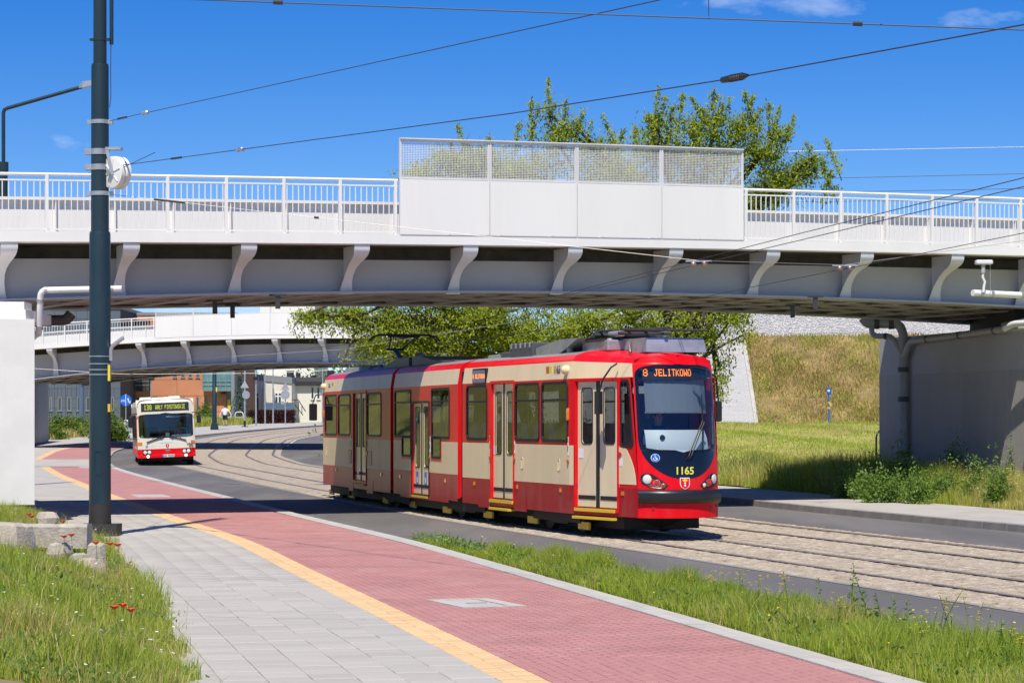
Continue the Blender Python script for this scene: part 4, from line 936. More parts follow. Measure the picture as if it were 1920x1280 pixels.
# mirrors
mp_ = MB(MF); mp_.loft([[CR.P(u, o, z) for u, o in ((1.36, .20), (1.56, .23), (1.56, .31), (1.36, .28))] for z in (2.13, 2.15, 2.50, 2.52)], True, True, True); mr = mp_.obj('mirror', 'black_plastic', tram, 30)
MB(MF).tube([CR.P(1.66, .0, 3.0), CR.P(1.62, .10, 2.93), CR.P(1.54, .22, 2.72), CR.P(1.47, .25, 2.50)], .016, 8).obj('arm', 'black_plastic', mr)
mp_ = MB(MF); mp_.bbox((8.62, .80, 2.0), (8.70, .93, 2.36), .02); mr = mp_.obj('mirror', 'black_plastic', tram)
MB(MF).tube([(8.58, .72, 2.86), (8.64, .84, 2.76), (8.66, .87, 2.36)], .016, 8).obj('arm', 'black_plastic', mr)
# lamp dome, fleet number and logo, side display, stickers, markers
mb = MB(MF); disc(mb, FRr.P(6.50, -.03, 2.92), (0, -1, 0), .085, .06, 18, 0, .07); mb.obj('camera_dome', 'tram_cream', tram, 60)
def upper_mtx(F, u, z, flip=1): return F.mtx(u, -.05 * (z - 2.76) / .31 + .019, z, flip)
text_obj('fleet_number', '1165', .19, MF @ upper_mtx(FRr, 5.95, 2.93), 'text_dark', tram)
for u0, u1, m in ((5.33, 5.50, 'lens_red'), (5.50, 5.66, 'text_yellow')): solid(tram, 'logo_plate', m, Fr((0, -HW + .05 * .17 / .31, 0), (1, 0, 0), (0, -1, 0)), u0, u1, .002, .010, 2.87, 3.0, MF)
sd = solid(tram, 'side_display', 'black_plastic', FRr, .86, 1.76, -.06, .012, 2.735, 3.045, MF, r=.03)
MB(MF).quad(*[FRr.P(u, .013, z) for u, z in ((.91, 2.77), (1.71, 2.77), (1.71, 3.01), (.91, 3.01))]).obj('screen', 'blind', sd)
led_text('led_letters', '8 JELITKOWO', .085, MF @ FRr.mtx(1.31, .015, 2.89), 'led_orange', sd)
for F, mtx, u, z in ((FRr, MF, 6.62, 2.02),): solid(tram, 'indicator', 'lens_amber', F, u - .05, u + .03, .0, .035, z, z + .22, mtx, r=.02)
for F, mtx, u in ((FRr, MF, 3.72), (FRr, MF, 6.2), (FRr, MF, 1.0), (CR, MF, 1.86), (FRr, MM, 5.2), (FRr, MM, .9), (FRr, MR, -4.0), (FRr, MR, -1.2), (FRr, MR, -7.0)):
    solid(tram, 'side_marker', 'lens_amber', F, u - .045, u + .045, .002, .018, .74, .81, mtx)
for F, mtx, u, z0 in ((FRr, MF, 2.02, 1.05), (FRr, MF, 3.55, 1.05), (FRr, MF, 6.60, 1.05), (FRr, MM, 3.79, 1.0), (FRr, MR, -5.02, 1.0), (FRr, MR, -2.92, 1.0)):
    s_ = solid(tram, 'door_sticker', 'sign_white', F, u - .025, u + .025, .002, .008, z0 + .35, z0 + .68, mtx)
    solid(s_, 'mark', 'lens_red', F, u - .02, u + .02, .008, .010, z0 + .58, z0 + .66, mtx); solid(s_, 'mark', 'text_dark', F, u - .018, u + .018, .008, .010, z0 + .42, z0 + .52, mtx)
    mb = MB(mtx); disc(mb, F.P(u, .002, z0 + .24), F.n, .04, .02); mb.obj('door_button', 'lens_red', tram)
mb = MB(MF); disc(mb, CR.P(1.79, .007, 1.44), CR.n, .04, .02); mb.obj('door_button', 'lens_red', tram)
solid(tram, 'notice', 'sign_white', CR, 1.75, 1.86, .008, .011, 1.24, 1.38, MF); solid(tram, 'notice', 'sign_white', CR, .27, .44, -.033, -.030, 1.36, 1.53, MF); solid(tram, 'notice', 'sign_white', FRr, 2.15, 2.32, -.033, -.030, 1.36, 1.53, MF)
for F, mtx, u in ((FRr, MF, 3.95), (FRr, MF, 6.05), (FRr, MR, -8.5)): 
    mb = MB(mtx); frame_ring(mb, F, u, u + .09, 1.13, 1.31, .02, .015, .001, .008); mb.obj('hatch_handle', 'tram_cream', tram)

# --- middle section: low floor, deep windows beside the door
dm = (2.06, 3.68, .43, 2.40); wm = [(.30, 1.93, 1.66, 2.68), (3.92, 5.52, 1.66, 2.68)]; wm2 = [(1.05, 1.93, 1.24, 1.66), (3.92, 4.75, 1.24, 1.66)]
mb = MB(MM); wall(mb, FRr, .16, 6.24, [(.38, .92, 0), (.92, 1.58, 1), (1.58, 2.76, 2)], [dm] + wm + wm2); wall(mb, FRl, .16, 6.24, [(.38, .92, 0), (.92, 1.58, 1), (1.58, 2.76, 2)], [(.4, 2.0, 1.4, 2.66), (2.3, 3.9, 1.4, 2.66), (4.2, 5.8, 1.4, 2.66)])
roof_loft(mb, .16, 6.24); end_cap(mb, .16, .44); end_cap(mb, 6.24, .44); mb.obj('middle_body', BM, tram)
for a in wm: window(tram, FRr, *a, MM, split=2.42, r=.02)
for a in wm2: window(tram, FRr, *a, MM, r=.02)
for a in ((.4, 2.0, 1.4, 2.66), (2.3, 3.9, 1.4, 2.66), (4.2, 5.8, 1.4, 2.66)): window(tram, FRl, *a, MM, split=2.42)
door(tram, FRr, *dm, MM, (1.02, 2.30), cw=.05)
m = MB(MM); frame_ring(m, FRr, dm[0], dm[1], dm[2] + .005, dm[3], .01, .04, .001, .016, ro=.02); m.obj('door_frame', 'black_rubber', tram)
for q, z0 in ((.98, 1.17), (3.88, 1.17)):
    solid(tram, 'band_step', 'tram_red', FRr, q + (0 if q < 2 else 0), q + .95 if q < 2 else q + .95, .001, .005, 1.17, 1.215, MM); solid(tram, 'band_step', 'tram_red', FRr, .98 if q < 2 else 4.77, 1.03 if q < 2 else 4.83, .001, .005, 1.216, 1.58, MM)
for u in (2.33, 3.12):
    s_ = solid(tram, 'access_sticker', 'sign_blue', FRr, u, u + .2, -.033, -.030, .62, .92, MM); solid(s_, 'mark', 'sign_white', FRr, u + .06, u + .14, -.030, -.028, .68, .80, MM)
solid(tram, 'skirt_panel', 'tram_maroon', FRr, .9, 5.4, -.02, .004, .33, .445, MM); solid(tram, 'door_step', 'yellow_paint', FRr, 2.1, 3.6, -.02, .03, .36, .405, MM)
# --- rear section: windows counted from the rear end
o_ = -9.08
wr = [(o_ + .42, o_ + 2.10, 1.66, 2.66), (o_ + 2.32, o_ + 3.93, 1.66, 2.66), (o_ + 6.15, o_ + 7.82, 1.66, 2.66)]; dr_ = (o_ + 4.40, o_ + 6.02, .57, 2.68)
wrl = [(-8.6, -7, 1.66, 2.66), (-6.8, -5.2, 1.66, 2.66), (-5, -3.4, 1.66, 2.66), (-3.2, -1.6, 1.66, 2.66)]
mb = MB(MR); wall(mb, FRr, o_ + .12, -.16, BANDS, wr + [dr_]); wall(mb, FRl, o_ + .12, -.16, BANDS, wrl); roof_loft(mb, o_ + .12, -.16); end_cap(mb, -.16, .44); mb.obj('rear_body', BM, tram)
for a in wr: window(tram, FRr, *a, MR, split=2.40)
for a in wrl: window(tram, FRl, *a, MR, split=2.40)
door(tram, FRr, *dr_, MR, (1.40, 2.54))
m = MB(MR); frame_ring(m, FRr, dr_[0], dr_[1], dr_[2], dr_[3], .01, .05, .001, .018, ro=.02); m.obj('door_frame', 'tram_red', tram)
solid(tram, 'door_step', 'yellow_paint', FRr, dr_[0], dr_[1], -.1, .05, .46, .51, MR)
# rear end, tapered
mb = MB(MR); prof = [(-HW, .42), (-HW, 2.76)] + [(-HW + i, z) for i, z in ROOF] + [(HW - i, z) for i, z in reversed(ROOF)] + [(HW, 2.76), (HW, .42)]
mb.loft([[(o_ + .12, y, z) for y, z in prof], [(o_ - .25, y * .90, z - (.03 if z > 3 else 0)) for y, z in prof], [(o_ - .75, y * .66, min(z, 3.1)) for y, z in prof]], False, False, True); mb.obj('rear_end', 'tram_red', tram, 40)
mr = MB(MR).bbox((o_ - .32, -1.45, 2.02), (o_ - .20, -1.25, 2.46), .02).obj('mirror', 'black_plastic', tram)
MB(MR).tube([(o_ - .3, -1.0, 2.72), (o_ - .28, -1.28, 2.68), (o_ - .26, -1.36, 2.46)], .016, 8).obj('arm', 'black_plastic', mr)
mb = MB(MR); disc(mb, FRr.P(o_ + .28, -.03, 2.90), (0, -1, 0), .085, .06, 18, 0, .07); mb.obj('camera_dome', 'tram_cream', tram, 60)
text_obj('fleet_number', '1165', .145, MR @ upper_mtx(FRr, o_ + .95, 2.92), 'text_dark', tram)
solid(tram, 'logo_plate', 'lens_red', Fr((0, -HW + .03, 0), (1, 0, 0), (0, -1, 0)), o_ + 1.28, o_ + 1.45, .0, .008, 2.86, 2.99, MR); solid(tram, 'logo_plate', 'text_yellow', Fr((0, -HW + .03, 0), (1, 0, 0), (0, -1, 0)), o_ + 1.451, o_ + 1.62, .0, .008, 2.86, 2.99, MR)
solid(tram, 'indicator', 'lens_amber', FRr, o_ + .18, o_ + .30, .0, .03, 2.08, 2.28, MR, r=.02)
for u in (o_ + 3.70, o_ + 6.30):
    lv = solid(tram, 'louvre', 'black_plastic', FRr, u, u + .42, .001, .004, .96, 1.30, MR)
    for i in range(7): solid(lv, 'slat', 'tram_cream', FRr, u + .01, u + .41, .004, .016, .972 + i * .046, .998 + i * .046, MR)

# --- bellows, interior, floor, seats, poles
for mtx, u, dx in ((MF, 0, .19), (MR, 0, .19)):
    mb = MB(mtx); rows = []
    for i in range(9):
        q = -dx + 2 * dx * i / 8; k = .05 * (i % 2); rows.append([(u + q, y, z) for y, z in ((-1.06 + k, .45 + k), (1.06 - k, .45 + k), (1.06 - k, 3.02 - k), (-1.06 + k, 3.02 - k))])
    mb.loft(rows, True); mb.obj('bellows', 'black_rubber', tram)
for mtx, a, b, fz in ((MF, .12, 8.6, .92), (MM, .14, 6.28, .47), (MR, -9.0, -.14, .92)):
    mb = MB(mtx); mb.quad((a, -1.1, fz), (b, -1.1 if b < 7 else -.75, fz), (b, 1.1 if b < 7 else .75, fz), (a, 1.1, fz)); mb.obj('floor', 'interior_floor', tram)
    MB(mtx).quad((a, -1.0, 2.78), (a, 1.0, 2.78), (min(b, 6.7), 1.0, 2.78), (min(b, 6.7), -1.0, 2.78)).obj('ceiling', 'interior', tram)
    for y in (-1.10, 1.10):
        mb = MB(mtx); bb_ = min(b, 6.5)
        if y > 0: mb.quad((a, y, fz), (bb_, y, fz), (bb_, y, 1.56), (a, y, 1.56))
        mb.v and mb.obj('lining', 'interior', tram)
sm = MB(); sm.bbox((-.20, -.42, .40), (.22, .42, .50), .03); sm.loft([[(-.26 - .10 * t, y, .45 + .60 * t) for y in (-.42, .42)] + [(-.19 - .10 * t, y, .45 + .60 * t) for y in (.42, -.42)] for t in (0, .5, 1)], True, True, True); sm.box((-.15, -.3, 0), (.1, .3, .40))
for mtx, us_, fz in ((MF, (.7, 1.5, 3.9, 4.7, 5.5), .92), (MM, (.6, 4.6, 5.5), .55), (MR, (-8.4, -7.5, -6.6, -5.8, -2.6, -1.8, -1.0), .92)):
    for u in us_:
        for y in (-.62, .62):
            s2 = MB(mtx @ Matrix.Translation((u, y, fz))); s2.v, s2.f, s2.m = sm.v, sm.f, sm.m; s2.obj('seat', 'seat_blue', tram)
for mtx, pl_ in ((MF, ((2.0, -.9), (3.6, -.9), (2.8, .3))), (MM, ((1.9, -.8), (3.8, -.8), (2.9, .4))), (MR, ((-4.8, -.9), (-3.0, -.9), (-3.9, .3)))):
    for u, y in pl_: MB(mtx).tube([(u, y, .6), (u, y, 2.78)], .018, 8).obj('grab_pole', 'pole_yellow', tram)
MB(MF).box((6.9, -.2, .92), (6.95, 1.0, 2.5)).obj('cab_partition', 'interior', tram)
# --- roof equipment
def rbox(mtx, name, m, u0, u1, y0, y1, z0, z1, parent=None, taper=0, r=.02):
    mb = MB(mtx)
    if taper: mb.loft([[(u, y, z0) for u, y in ((u0, y0), (u1, y0), (u1, y1), (u0, y1))], [(u, y, z1) for u, y in ((u0 + taper, y0 + taper * .4), (u1 - taper, y0 + taper * .4), (u1 - taper, y1 - taper * .4), (u0 + taper, y1 - taper * .4))]], True, False, True)
    else: mb.bbox((u0, y0, z0), (u1, y1, z1), r)
    return mb.obj(name, m, parent or tram)
b0 = rbox(MF, 'roof_box', 'roof_box_dark', 2.35, 3.75, -.86, .7, 3.20, 3.50)
for i in range(5): rbox(MF, 'clip', 'alu', 2.45 + i * .28, 2.50 + i * .28, -.88, -.84, 3.40, 3.495, b0, r=.006)
rbox(MF, 'roof_box', 'roof_box_dark', 1.6, 2.3, -.8, .6, 3.20, 3.36); rbox(MF, 'roof_box', 'alu', .45, 1.5, -.7, .5, 3.2, 3.33)
MB(MF).extrude([(3.9, -.84, 3.21), (5.1, -.84, 3.21), (6.25, -.84, 3.50), (5.2, -.84, 3.50), (3.9, -.84, 3.38)], (0, 1.3, 0)).obj('roof_housing', 'alu', tram)
rbox(MF, 'roof_box', 'alu', 5.85, 7.2, -.62, .6, 3.25, 3.44)
ac = rbox(MF, 'air_conditioner', 'alu', 6.95, 8.35, -.34, .78, 3.20, 3.45, None, .07)
MB(MF).quad((7.30, -.345, 3.26), (7.58, -.345, 3.26), (7.58, -.325, 3.41), (7.30, -.325, 3.41)).obj('grille', 'roof_grey', ac)
for u, y in ((5.55, -.75), (6.55, -.55), (6.55, .5), (7.1, -.55), (7.1, .5)):
    mb = MB(MF); mb.tube([(u, y, 3.24), (u, y, 3.32), (u, y, 3.321), (u, y, 3.40), (u, y, 3.401), (u, y, 3.47)], [.06, .06, .085, .05, .075, .04], 10); mb.obj('insulator', 'roof_grey', tram)
pf = MB(MF)
for y in (-.45, .45): pf.tube([(5.5, y * .9, 3.46), (6.2, y, 3.62), (8.25, y * .5, 3.60)], .022, 7)
pf.tube([(6.3, -.55, 3.55), (6.3, .55, 3.55)], .05, 8); pf.tube([(7.4, -.5, 3.55), (7.4, .5, 3.55)], .03, 8)
pf.tube([(5.6, 0, 3.46), (6.4, 0, 3.62), (8.4, 0, 3.60)], .035, 8); pf.box((6.1, -.65, 3.42), (7.0, .65, 3.47)); pfo = pf.obj('folded_pantograph', 'steel_dark', tram)
MB(MF).tube([(6.75, -.4, 3.55), (7.35, -.4, 3.55)], .055, 10).obj('spring', 'alu', pfo); MB(MF).tube([(6.75, .4, 3.55), (7.35, .4, 3.55)], .055, 10).obj('spring', 'alu', pfo)
for y in (-.9, -.3, .3, .9): pass
MB(MF).tube([(8.35, -.8, 3.58), (8.35, .8, 3.58)], .02, 8).obj('collector', 'steel_dark', pfo)
mb = MB(MF); mb.tube([(8.05, -.52, 3.2), (8.03, -.52, 3.27), (8.0, -.52, 3.36)], [.035, .02, .004], 8); mb.obj('aerial', 'black_plastic', tram)
# dark hump over the rear joint, boxes and the raised pantograph at the rear
MB(MR).extrude([(-2.9, -.72, 3.20), (-.16, -.72, 3.20), (-.16, -.72, 3.46), (-1.6, -.72, 3.46), (-2.9, -.72, 3.30)], (0, 1.4, 0)).obj('roof_housing', 'roof_box_dark', tram)
MB(MM).extrude([(.16, -.72, 3.20), (4.5, -.72, 3.20), (4.2, -.72, 3.30), (2.4, -.72, 3.33), (.9, -.72, 3.46), (.16, -.72, 3.46)], (0, 1.4, 0)).obj('roof_housing', 'roof_box_dark', tram)
mb = MB(MR); disc(mb, (-.4, -.4, 3.46), (0, 0, 1), .14, .04, 16, 0, .08); mb.obj('roof_vent', 'roof_grey', tram, 50)
rbox(MR, 'roof_box', 'alu', o_ + 1.1, o_ + 3.0, -.75, .6, 3.2, 3.36)
pg = MB(MR); bu = -5.4
for y in (-.5, .5): pg.tube([(bu - .5, y, 3.36), (bu + 1.0, y, 3.36)], .03, 6)
pg.tube([(bu + 1.2, 0, 3.40), (bu + .15, 0, 3.78)], .055, 8)
for y in (-.32, .32): pg.tube([(bu + .15, y * .5, 3.78), (bu + 1.25, y, 4.06)], .024, 6)
pg.tube([(bu + .15, -.22, 3.78), (bu + .15, .22, 3.78)], .03, 6); pgo = pg.obj('raised_pantograph', 'steel_dark', tram)
hd = MB(MR)
for du in (-.16, .16): hd.tube([(bu + 1.25 + du, y, z) for y, z in ((-.86, 3.94), (-.76, 4.05), (-.6, 4.10), (.6, 4.10), (.76, 4.05), (.86, 3.94))], .02, 6)
for y in (-.55, .55): hd.tube([(bu + 1.05, y, 4.08), (bu + 1.45, y, 4.08)], .018, 6)
hd.tube([(bu + 1.25, -.4, 4.06), (bu + 1.25, .4, 4.06)], .022, 6); hd.obj('collector_head', 'steel_dark', pgo)
for u, y in ((bu - .4, -.5), (bu - .4, .5), (bu + .9, -.5), (bu + .9, .5)):
    mb = MB(MR); mb.tube([(u, y, 3.24), (u, y, 3.30), (u, y, 3.301), (u, y, 3.36)], [.06, .06, .08, .05], 10); mb.obj('insulator', 'roof_grey', tram)
# --- running gear
def bogie(mtx, u):
    mb = MB(mtx); mb.box((u - 1.15, -.86, .34), (u + 1.15, .86, .60)); mb.box((u - .5, -.95, .16), (u + .5, .95, .40)); mb.box((u - 1.3, -1.0, .20), (u + 1.3, -.90, .50)); b = mb.obj('bogie', 'under_dark', tram)
    for du in (-.9, .9):
        for y in (-.75, .75):
            m = MB(mtx); disc(m, (u + du, y - .06, .36), (0, 1, 0), .34, .12, 24); m.obj('wheel', 'under_dark', b, 40)
    for du in (-1.42, 1.42):
        m = MB(mtx); m.box((u + du - .28, -.98, .10), (u + du + .28, -.94, .23)); m.obj('lifeguard', 'yellow_paint', b)
        m = MB(mtx); m.box((u + du - .03, -.98, .23), (u + du + .03, .9, .42)); m.obj('bracket', 'under_dark', b)
bogie(MF, 5.5); bogie(MF, -.1); bogie(MM, -.1); bogie(MR, -7.3)
for mtx, a, b in ((MF, .2, 8.5), (MM, .2, 6.2), (MR, -8.9, -.2)):
    MB(mtx).box((a, -.92 if b < 7 else -.68, .36), (b, .92 if b < 7 else .68, .89 if mtx is not MM else .46)).obj('underframe', 'under_dark', tram)
    MB(mtx).box((a + .1, -.98 if b < 7 else -.70, .15), (b - .3, .98 if b < 7 else .70, .40)).obj('equipment_box', 'under_dark', tram)
for mtx, a, b, z in ((MF, 3.56, 4.25, .32), (MF, 1.25, 2.05, .32), (MR, -5.3, -4.72, .30), (MR, -2.98, -2.2, .30)): solid(tram, 'skirt_panel', 'tram_maroon', FRr, a, b, -.02, .006, z, .60, mtx)
MB(MF).loft([[(UC - 1.7, -.66, z), (UC - .95 + k, -.52, z), (UC - .80 + k, 0, z), (UC - .95 + k, .52, z), (UC - 1.7, .66, z)] for z, k in ((.13, 0), (.42, .25))], True, True, True).obj('rail_guard', 'under_dark', tram)
# ------------------------------------------------------------------ the bus
bz = float(ramp(112)) + .01
bus = tag(empty('bus', (-15.07, 112, bz)), 'red and cream city bus numbered 2706 approaching in the near lane', 'bus')
a_ = R(9.5)
MBUS = Matrix(((math.sin(a_), math.cos(a_), 0, 0), (-math.cos(a_), math.sin(a_), 0, 0), (0, 0, 1, 0), (0, 0, 0, 1))) @ Matrix.Rotation(R(2.4), 4, 'X')
BW = 1.25
def Bf(y, z, o=0.0):
    """front surface of the bus"""
    t = abs(y) / BW; return Vector((-.03 - .16 * t ** 5 - .10 * max(0, (z - .9) / 2.0) ** 1.3 - (.12 * ((z - 2.72) / .18) ** 2 if z > 2.72 else 0) + o, y, z))
def bhw(z):
    if z > 2.14: t = min(1, (z - 2.14) / .13); return 1.18 * (1 - t ** 4) ** .25
    if z > 1.34: return 1.18
    t = min(1, (1.34 - z) / .13); return 1.18 * (1 - t ** 4) ** .25
zz = sorted({round(q, 4) for q in list(np.arange(.36, 2.90, .05)) + [.36, .74, 1.2101, 1.22, 1.24, 2.24, 2.26, 2.2699, 2.90]})
mb = MB(MBUS)
for sg in (-1, 1):
    rows = [[Bf(sg * (a + (BW - a) * k / 8), z) for k in range(9)] for z in zz for a in [bhw(z) if 1.21 < z < 2.27 else 0]]
    for r0, r1, z in zip(rows, rows[1:], zz): mb.loft([r0, r1], False, False, False, 1 if z < .735 else 0)
mb.obj('front_panel', ['bus_cream', 'tram_red'], bus, 40)
MB(MBUS).loft([[Bf(-bhw(z) + 2 * bhw(z) * k / 12, z, -.005) for k in range(13)] for z in zz if 1.21 < z < 2.27], False).obj('windscreen', 'bus_glass', bus, 60)
mb = MB(MBUS)
for sg in (-1, 1):
    rows = [[Bf(sg * b, z, .004), Bf(sg * (b - min(b, .055)), z, .004)] for z in zz if 1.21 < z < 2.27 for b in [bhw(z)]]; mb.loft(rows, False)
mb.obj('windscreen_seal', 'black_rubber', bus)
BR = Fr((0, -BW, 0), (1, 0, 0), (0, -1, 0)); BL = Fr((0, BW, 0), (1, 0, 0), (0, 1, 0))
hr = [(-1.55, -.45, .55, 2.35)] + [(-3.4 - i * 1.75, -1.75 - i * 1.75, 1.15, 2.25) for i in range(5)]; hl_ = [(-1.6 - i * 1.6, -.3 - i * 1.6, 1.15, 2.25) for i in range(6)]
bb2 = [(.36, .74, 1), (.74, 2.62, 0)]; mb = MB(MBUS); wall(mb, BR, -11.6, -.19, bb2, hr); wall(mb, BL, -11.6, -.19, bb2, hl_)
prof = [(-BW, 2.62), (-BW + .03, 2.76), (-BW + .12, 2.87), (-BW + .3, 2.91), (BW - .3, 2.91), (BW - .12, 2.87), (BW - .03, 2.76), (BW, 2.62)]
mb.loft([[(-11.6, y, z) for y, z in prof], [(-.35, y, z) for y, z in prof], [(-.20, y * .97, min(z, 2.89)) for y, z in prof]], False)
mb.quad((-11.6, -BW, .36), (-11.6, BW, .36), (-11.6, BW, 2.8), (-11.6, -BW, 2.8), 0); mb.obj('body', ['bus_cream', 'tram_red'], bus, 40)
for h in hr[1:]: window(bus, BR, *h, MBUS, glass='bus_glass', r=.05)
for h in hl_: window(bus, BL, *h, MBUS, glass='bus_glass', r=.05)
door(bus, BR, *hr[0], MBUS, (.8, 2.2), m='bus_cream', glass='bus_glass')
MB(MBUS).quad((-11.5, -1.2, .62), (-.4, -1.15, .62), (-.4, 1.15, .62), (-11.5, 1.2, .62)).obj('floor', 'interior_floor', bus)
MB(MBUS).box((-.75, -1.1, .62), (-.30, 1.1, 1.20)).obj('dashboard', 'interior_floor', bus); MB(MBUS).box((-.46, .25, 1.2), (-.24, 1.08, 1.34)).obj('dash_sheet', 'dash_pale', bus)
MB(MBUS).bbox((-.5, -.02, 1.25), (-.4, .16, 1.42), .01).obj('ticket_machine', 'dash_pale', bus)
MB(MBUS).quad(*[Bf(y, z, -.06) for y, z in ((.02, 2.10), (1.08, 2.10), (1.08, 2.17), (.02, 2.17))]).obj('sun_blind', 'bus_cream', bus)
for u in (-2.4, -3.6, -4.8, -6.0):
    for y in (-.7, .7):
        s2 = MB(MBUS @ Matrix.Translation((u, y, .62))); s2.v, s2.f, s2.m = sm.v, sm.f, sm.m; s2.obj('seat', 'seat_green', bus)
MB(MBUS).box((-11.5, -1.1, .22), (-.35, 1.1, .60)).obj('underframe', 'under_dark', bus)
# display
P = [Bf(y, z, .004) for y, z in rrect(-1.05, 1.04, 2.38, 2.75, .05)]; ds = MB(MBUS).loft([P, [p + Vector((.012, 0, 0)) for p in P]], True).loft([[Bf(-1.04 + 2.07 * k / 10, z, .012) for k in range(11)] for z in (2.385, 2.5, 2.62, 2.745)], False).obj('destination_display', 'led_panel', bus)
def bmt(y, z, o): p = Bf(y, z, o); return MBUS @ Matrix(((0, 0, 1, p.x), (1, 0, -.08, p.y), (0, 1, 0, p.z), (0, 0, 0, 1)))
def led_bus(txt, yc, h, k):
    c = h / 7; wd = len(txt) * 6 * c * k; mb = MB(MBUS)
    for i, ch in enumerate(txt):
        for j, b in enumerate(PIX[ch]):
            if b == '1':
                x = yc - wd / 2 + (i * 6 + j % 5 + .5) * c * k; z = 2.565 + h / 2 - (j // 5 + .5) * c; r = c * .55
                mb.quad(*[Bf(x + p * k, z + q, .022) for p, q in ((-r, -r), (r, -r), (r, r), (-r, r))])
    tag(mb.obj('led_letters', 'led_green', ds), kind='stuff')
led_bus('138', -.74, .22, .62); led_bus('WAŁY PIASTOWSKIE', .23, .19, .50)
# lights
for sg in (-1, 1):
    P = [Bf(sg * y, z, .002) for y, z in ((.66, .50), (1.05, .50), (1.05, .71), (.66, .71))]; h = MB(MBUS).loft([P, [p + Vector((.012, 0, 0)) for p in P]], True, False, True).obj('headlight', 'black_plastic', bus)
    for y in (.76, .94): mb = MB(MBUS); disc(mb, Bf(sg * y, .605, .012), (1, 0, 0), .078, .012, 14, 0, .01); mb.obj('lens', 'lens_clear', h)
    mb = MB(MBUS); disc(mb, Bf(sg * .82, .42, .045), (1, 0, 0), .058, .02, 14, 0, .01); mb.obj('fog_light', 'lens_lit', bus)
    P = [Bf(sg * y, z, .003) for y, z in ((1.06, .93), (1.24, .93), (1.24, 1.06), (1.06, 1.06))]; MB(MBUS).loft([P, [p + Vector((.02, 0, 0)) for p in P]], True, False, True).obj('indicator', 'lens_amber', bus)
mb = MB(MBUS); P = [Bf(y, z, o) for y, z, o in ((-1.2, .36, .0), (1.2, .36, 0), (1.2, .48, 0), (-1.2, .48, 0))]
mb.loft([[Bf(-1.22 + 2.44 * k / 10, z, o) for k in range(11)] for z, o in ((.355, .0), (.36, .05), (.47, .05), (.49, .0))], False); mb.obj('bumper', 'tram_red', bus, 40)
pl_ = MB(MBUS).loft([[Bf(y, z, .055) for y, z in ((-.20, .375), (.32, .375), (.32, .49), (-.20, .49))], [Bf(y, z, .065) for y, z in ((-.20, .375), (.32, .375), (.32, .49), (-.20, .49))]], True, False, True).obj('number_plate', 'sign_white', bus)
MB(MBUS).loft([[Bf(y, z, .0655) for y, z in ((-.20, .377), (-.15, .377), (-.15, .488), (-.20, .488))], [Bf(y, z, .068) for y, z in ((-.20, .377), (-.15, .377), (-.15, .488), (-.20, .488))]], True, False, True).obj('blue_band', 'sign_blue', pl_)
text_obj('plate_text', 'GD 9035A', .105, bmt(.085, .430, .068), 'text_dark', pl_)
text_obj('fleet_number', '2706', .215, bmt(.95, .86, .008), 'text_dark', bus)
# front emblem: ring with a three-pointed star
mb = MB(MBUS); c0 = Bf(.05, .67, .006); mb.ring([c0 + Vector((0, .095 * math.cos(R(a)), .095 * math.sin(R(a)))) for a in range(0, 360, 20)], [c0 + Vector((0, .08 * math.cos(R(a)), .08 * math.sin(R(a)))) for a in range(0, 360, 20)], (.012, 0, 0)); eb = mb.obj('emblem', 'chrome', bus)
mb = MB(MBUS); st = [c0 + Vector((.004, (.082 if i % 2 == 0 else .018) * math.cos(R(90 + i * 60)), (.082 if i % 2 == 0 else .018) * math.sin(R(90 + i * 60)))) for i in range(6)]; mb.loft([st, [p + Vector((.008, 0, 0)) for p in st]], True, False, True); mb.obj('star', 'chrome', eb)
P = [Bf(.03 + x * .8, .86 + z * .8, .005) for x, z in shield(.08, .10)]; sh_ = MB(MBUS).loft([P, [p + Vector((.004, 0, 0)) for p in P]], True, False, True).obj('coat_of_arms', 'tram_red', bus)
P = [Bf(.03 + x, .87 + z, .011) for x, z in ((-.012, -.05), (.012, -.05), (.012, .04), (-.012, .04))]; MB(MBUS).loft([P, [p + Vector((.003, 0, 0)) for p in P]], True, False, True).obj('mark', 'sign_white', sh_)
mb = MB(MBUS); disc(mb, Bf(-.86, .86, .002), (1, 0, 0), .055, .006, 16); ws_ = mb.obj('wheelchair_sign', 'sign_blue', bus); mb = MB(MBUS); disc(mb, Bf(-.86, .86, .009), (1, 0, 0), .025, .003, 10); mb.obj('mark', 'sign_white', ws_)
mb = MB(MBUS); P = [Bf(y, z, .003) for y, z in ((-.28, 1.0), (.32, 1.0), (.32, 1.08), (-.28, 1.08))]; mb.loft([P, [p + Vector((.006, 0, 0)) for p in P]], True, False, True); mb.obj('front_grille', 'dash_pale', bus)
mb = MB(MBUS); disc(mb, Bf(-1.05, 1.30, .004), (1, 0, 0), .05, .004, 12); mb.obj('green_sticker', 'sock_green', bus)
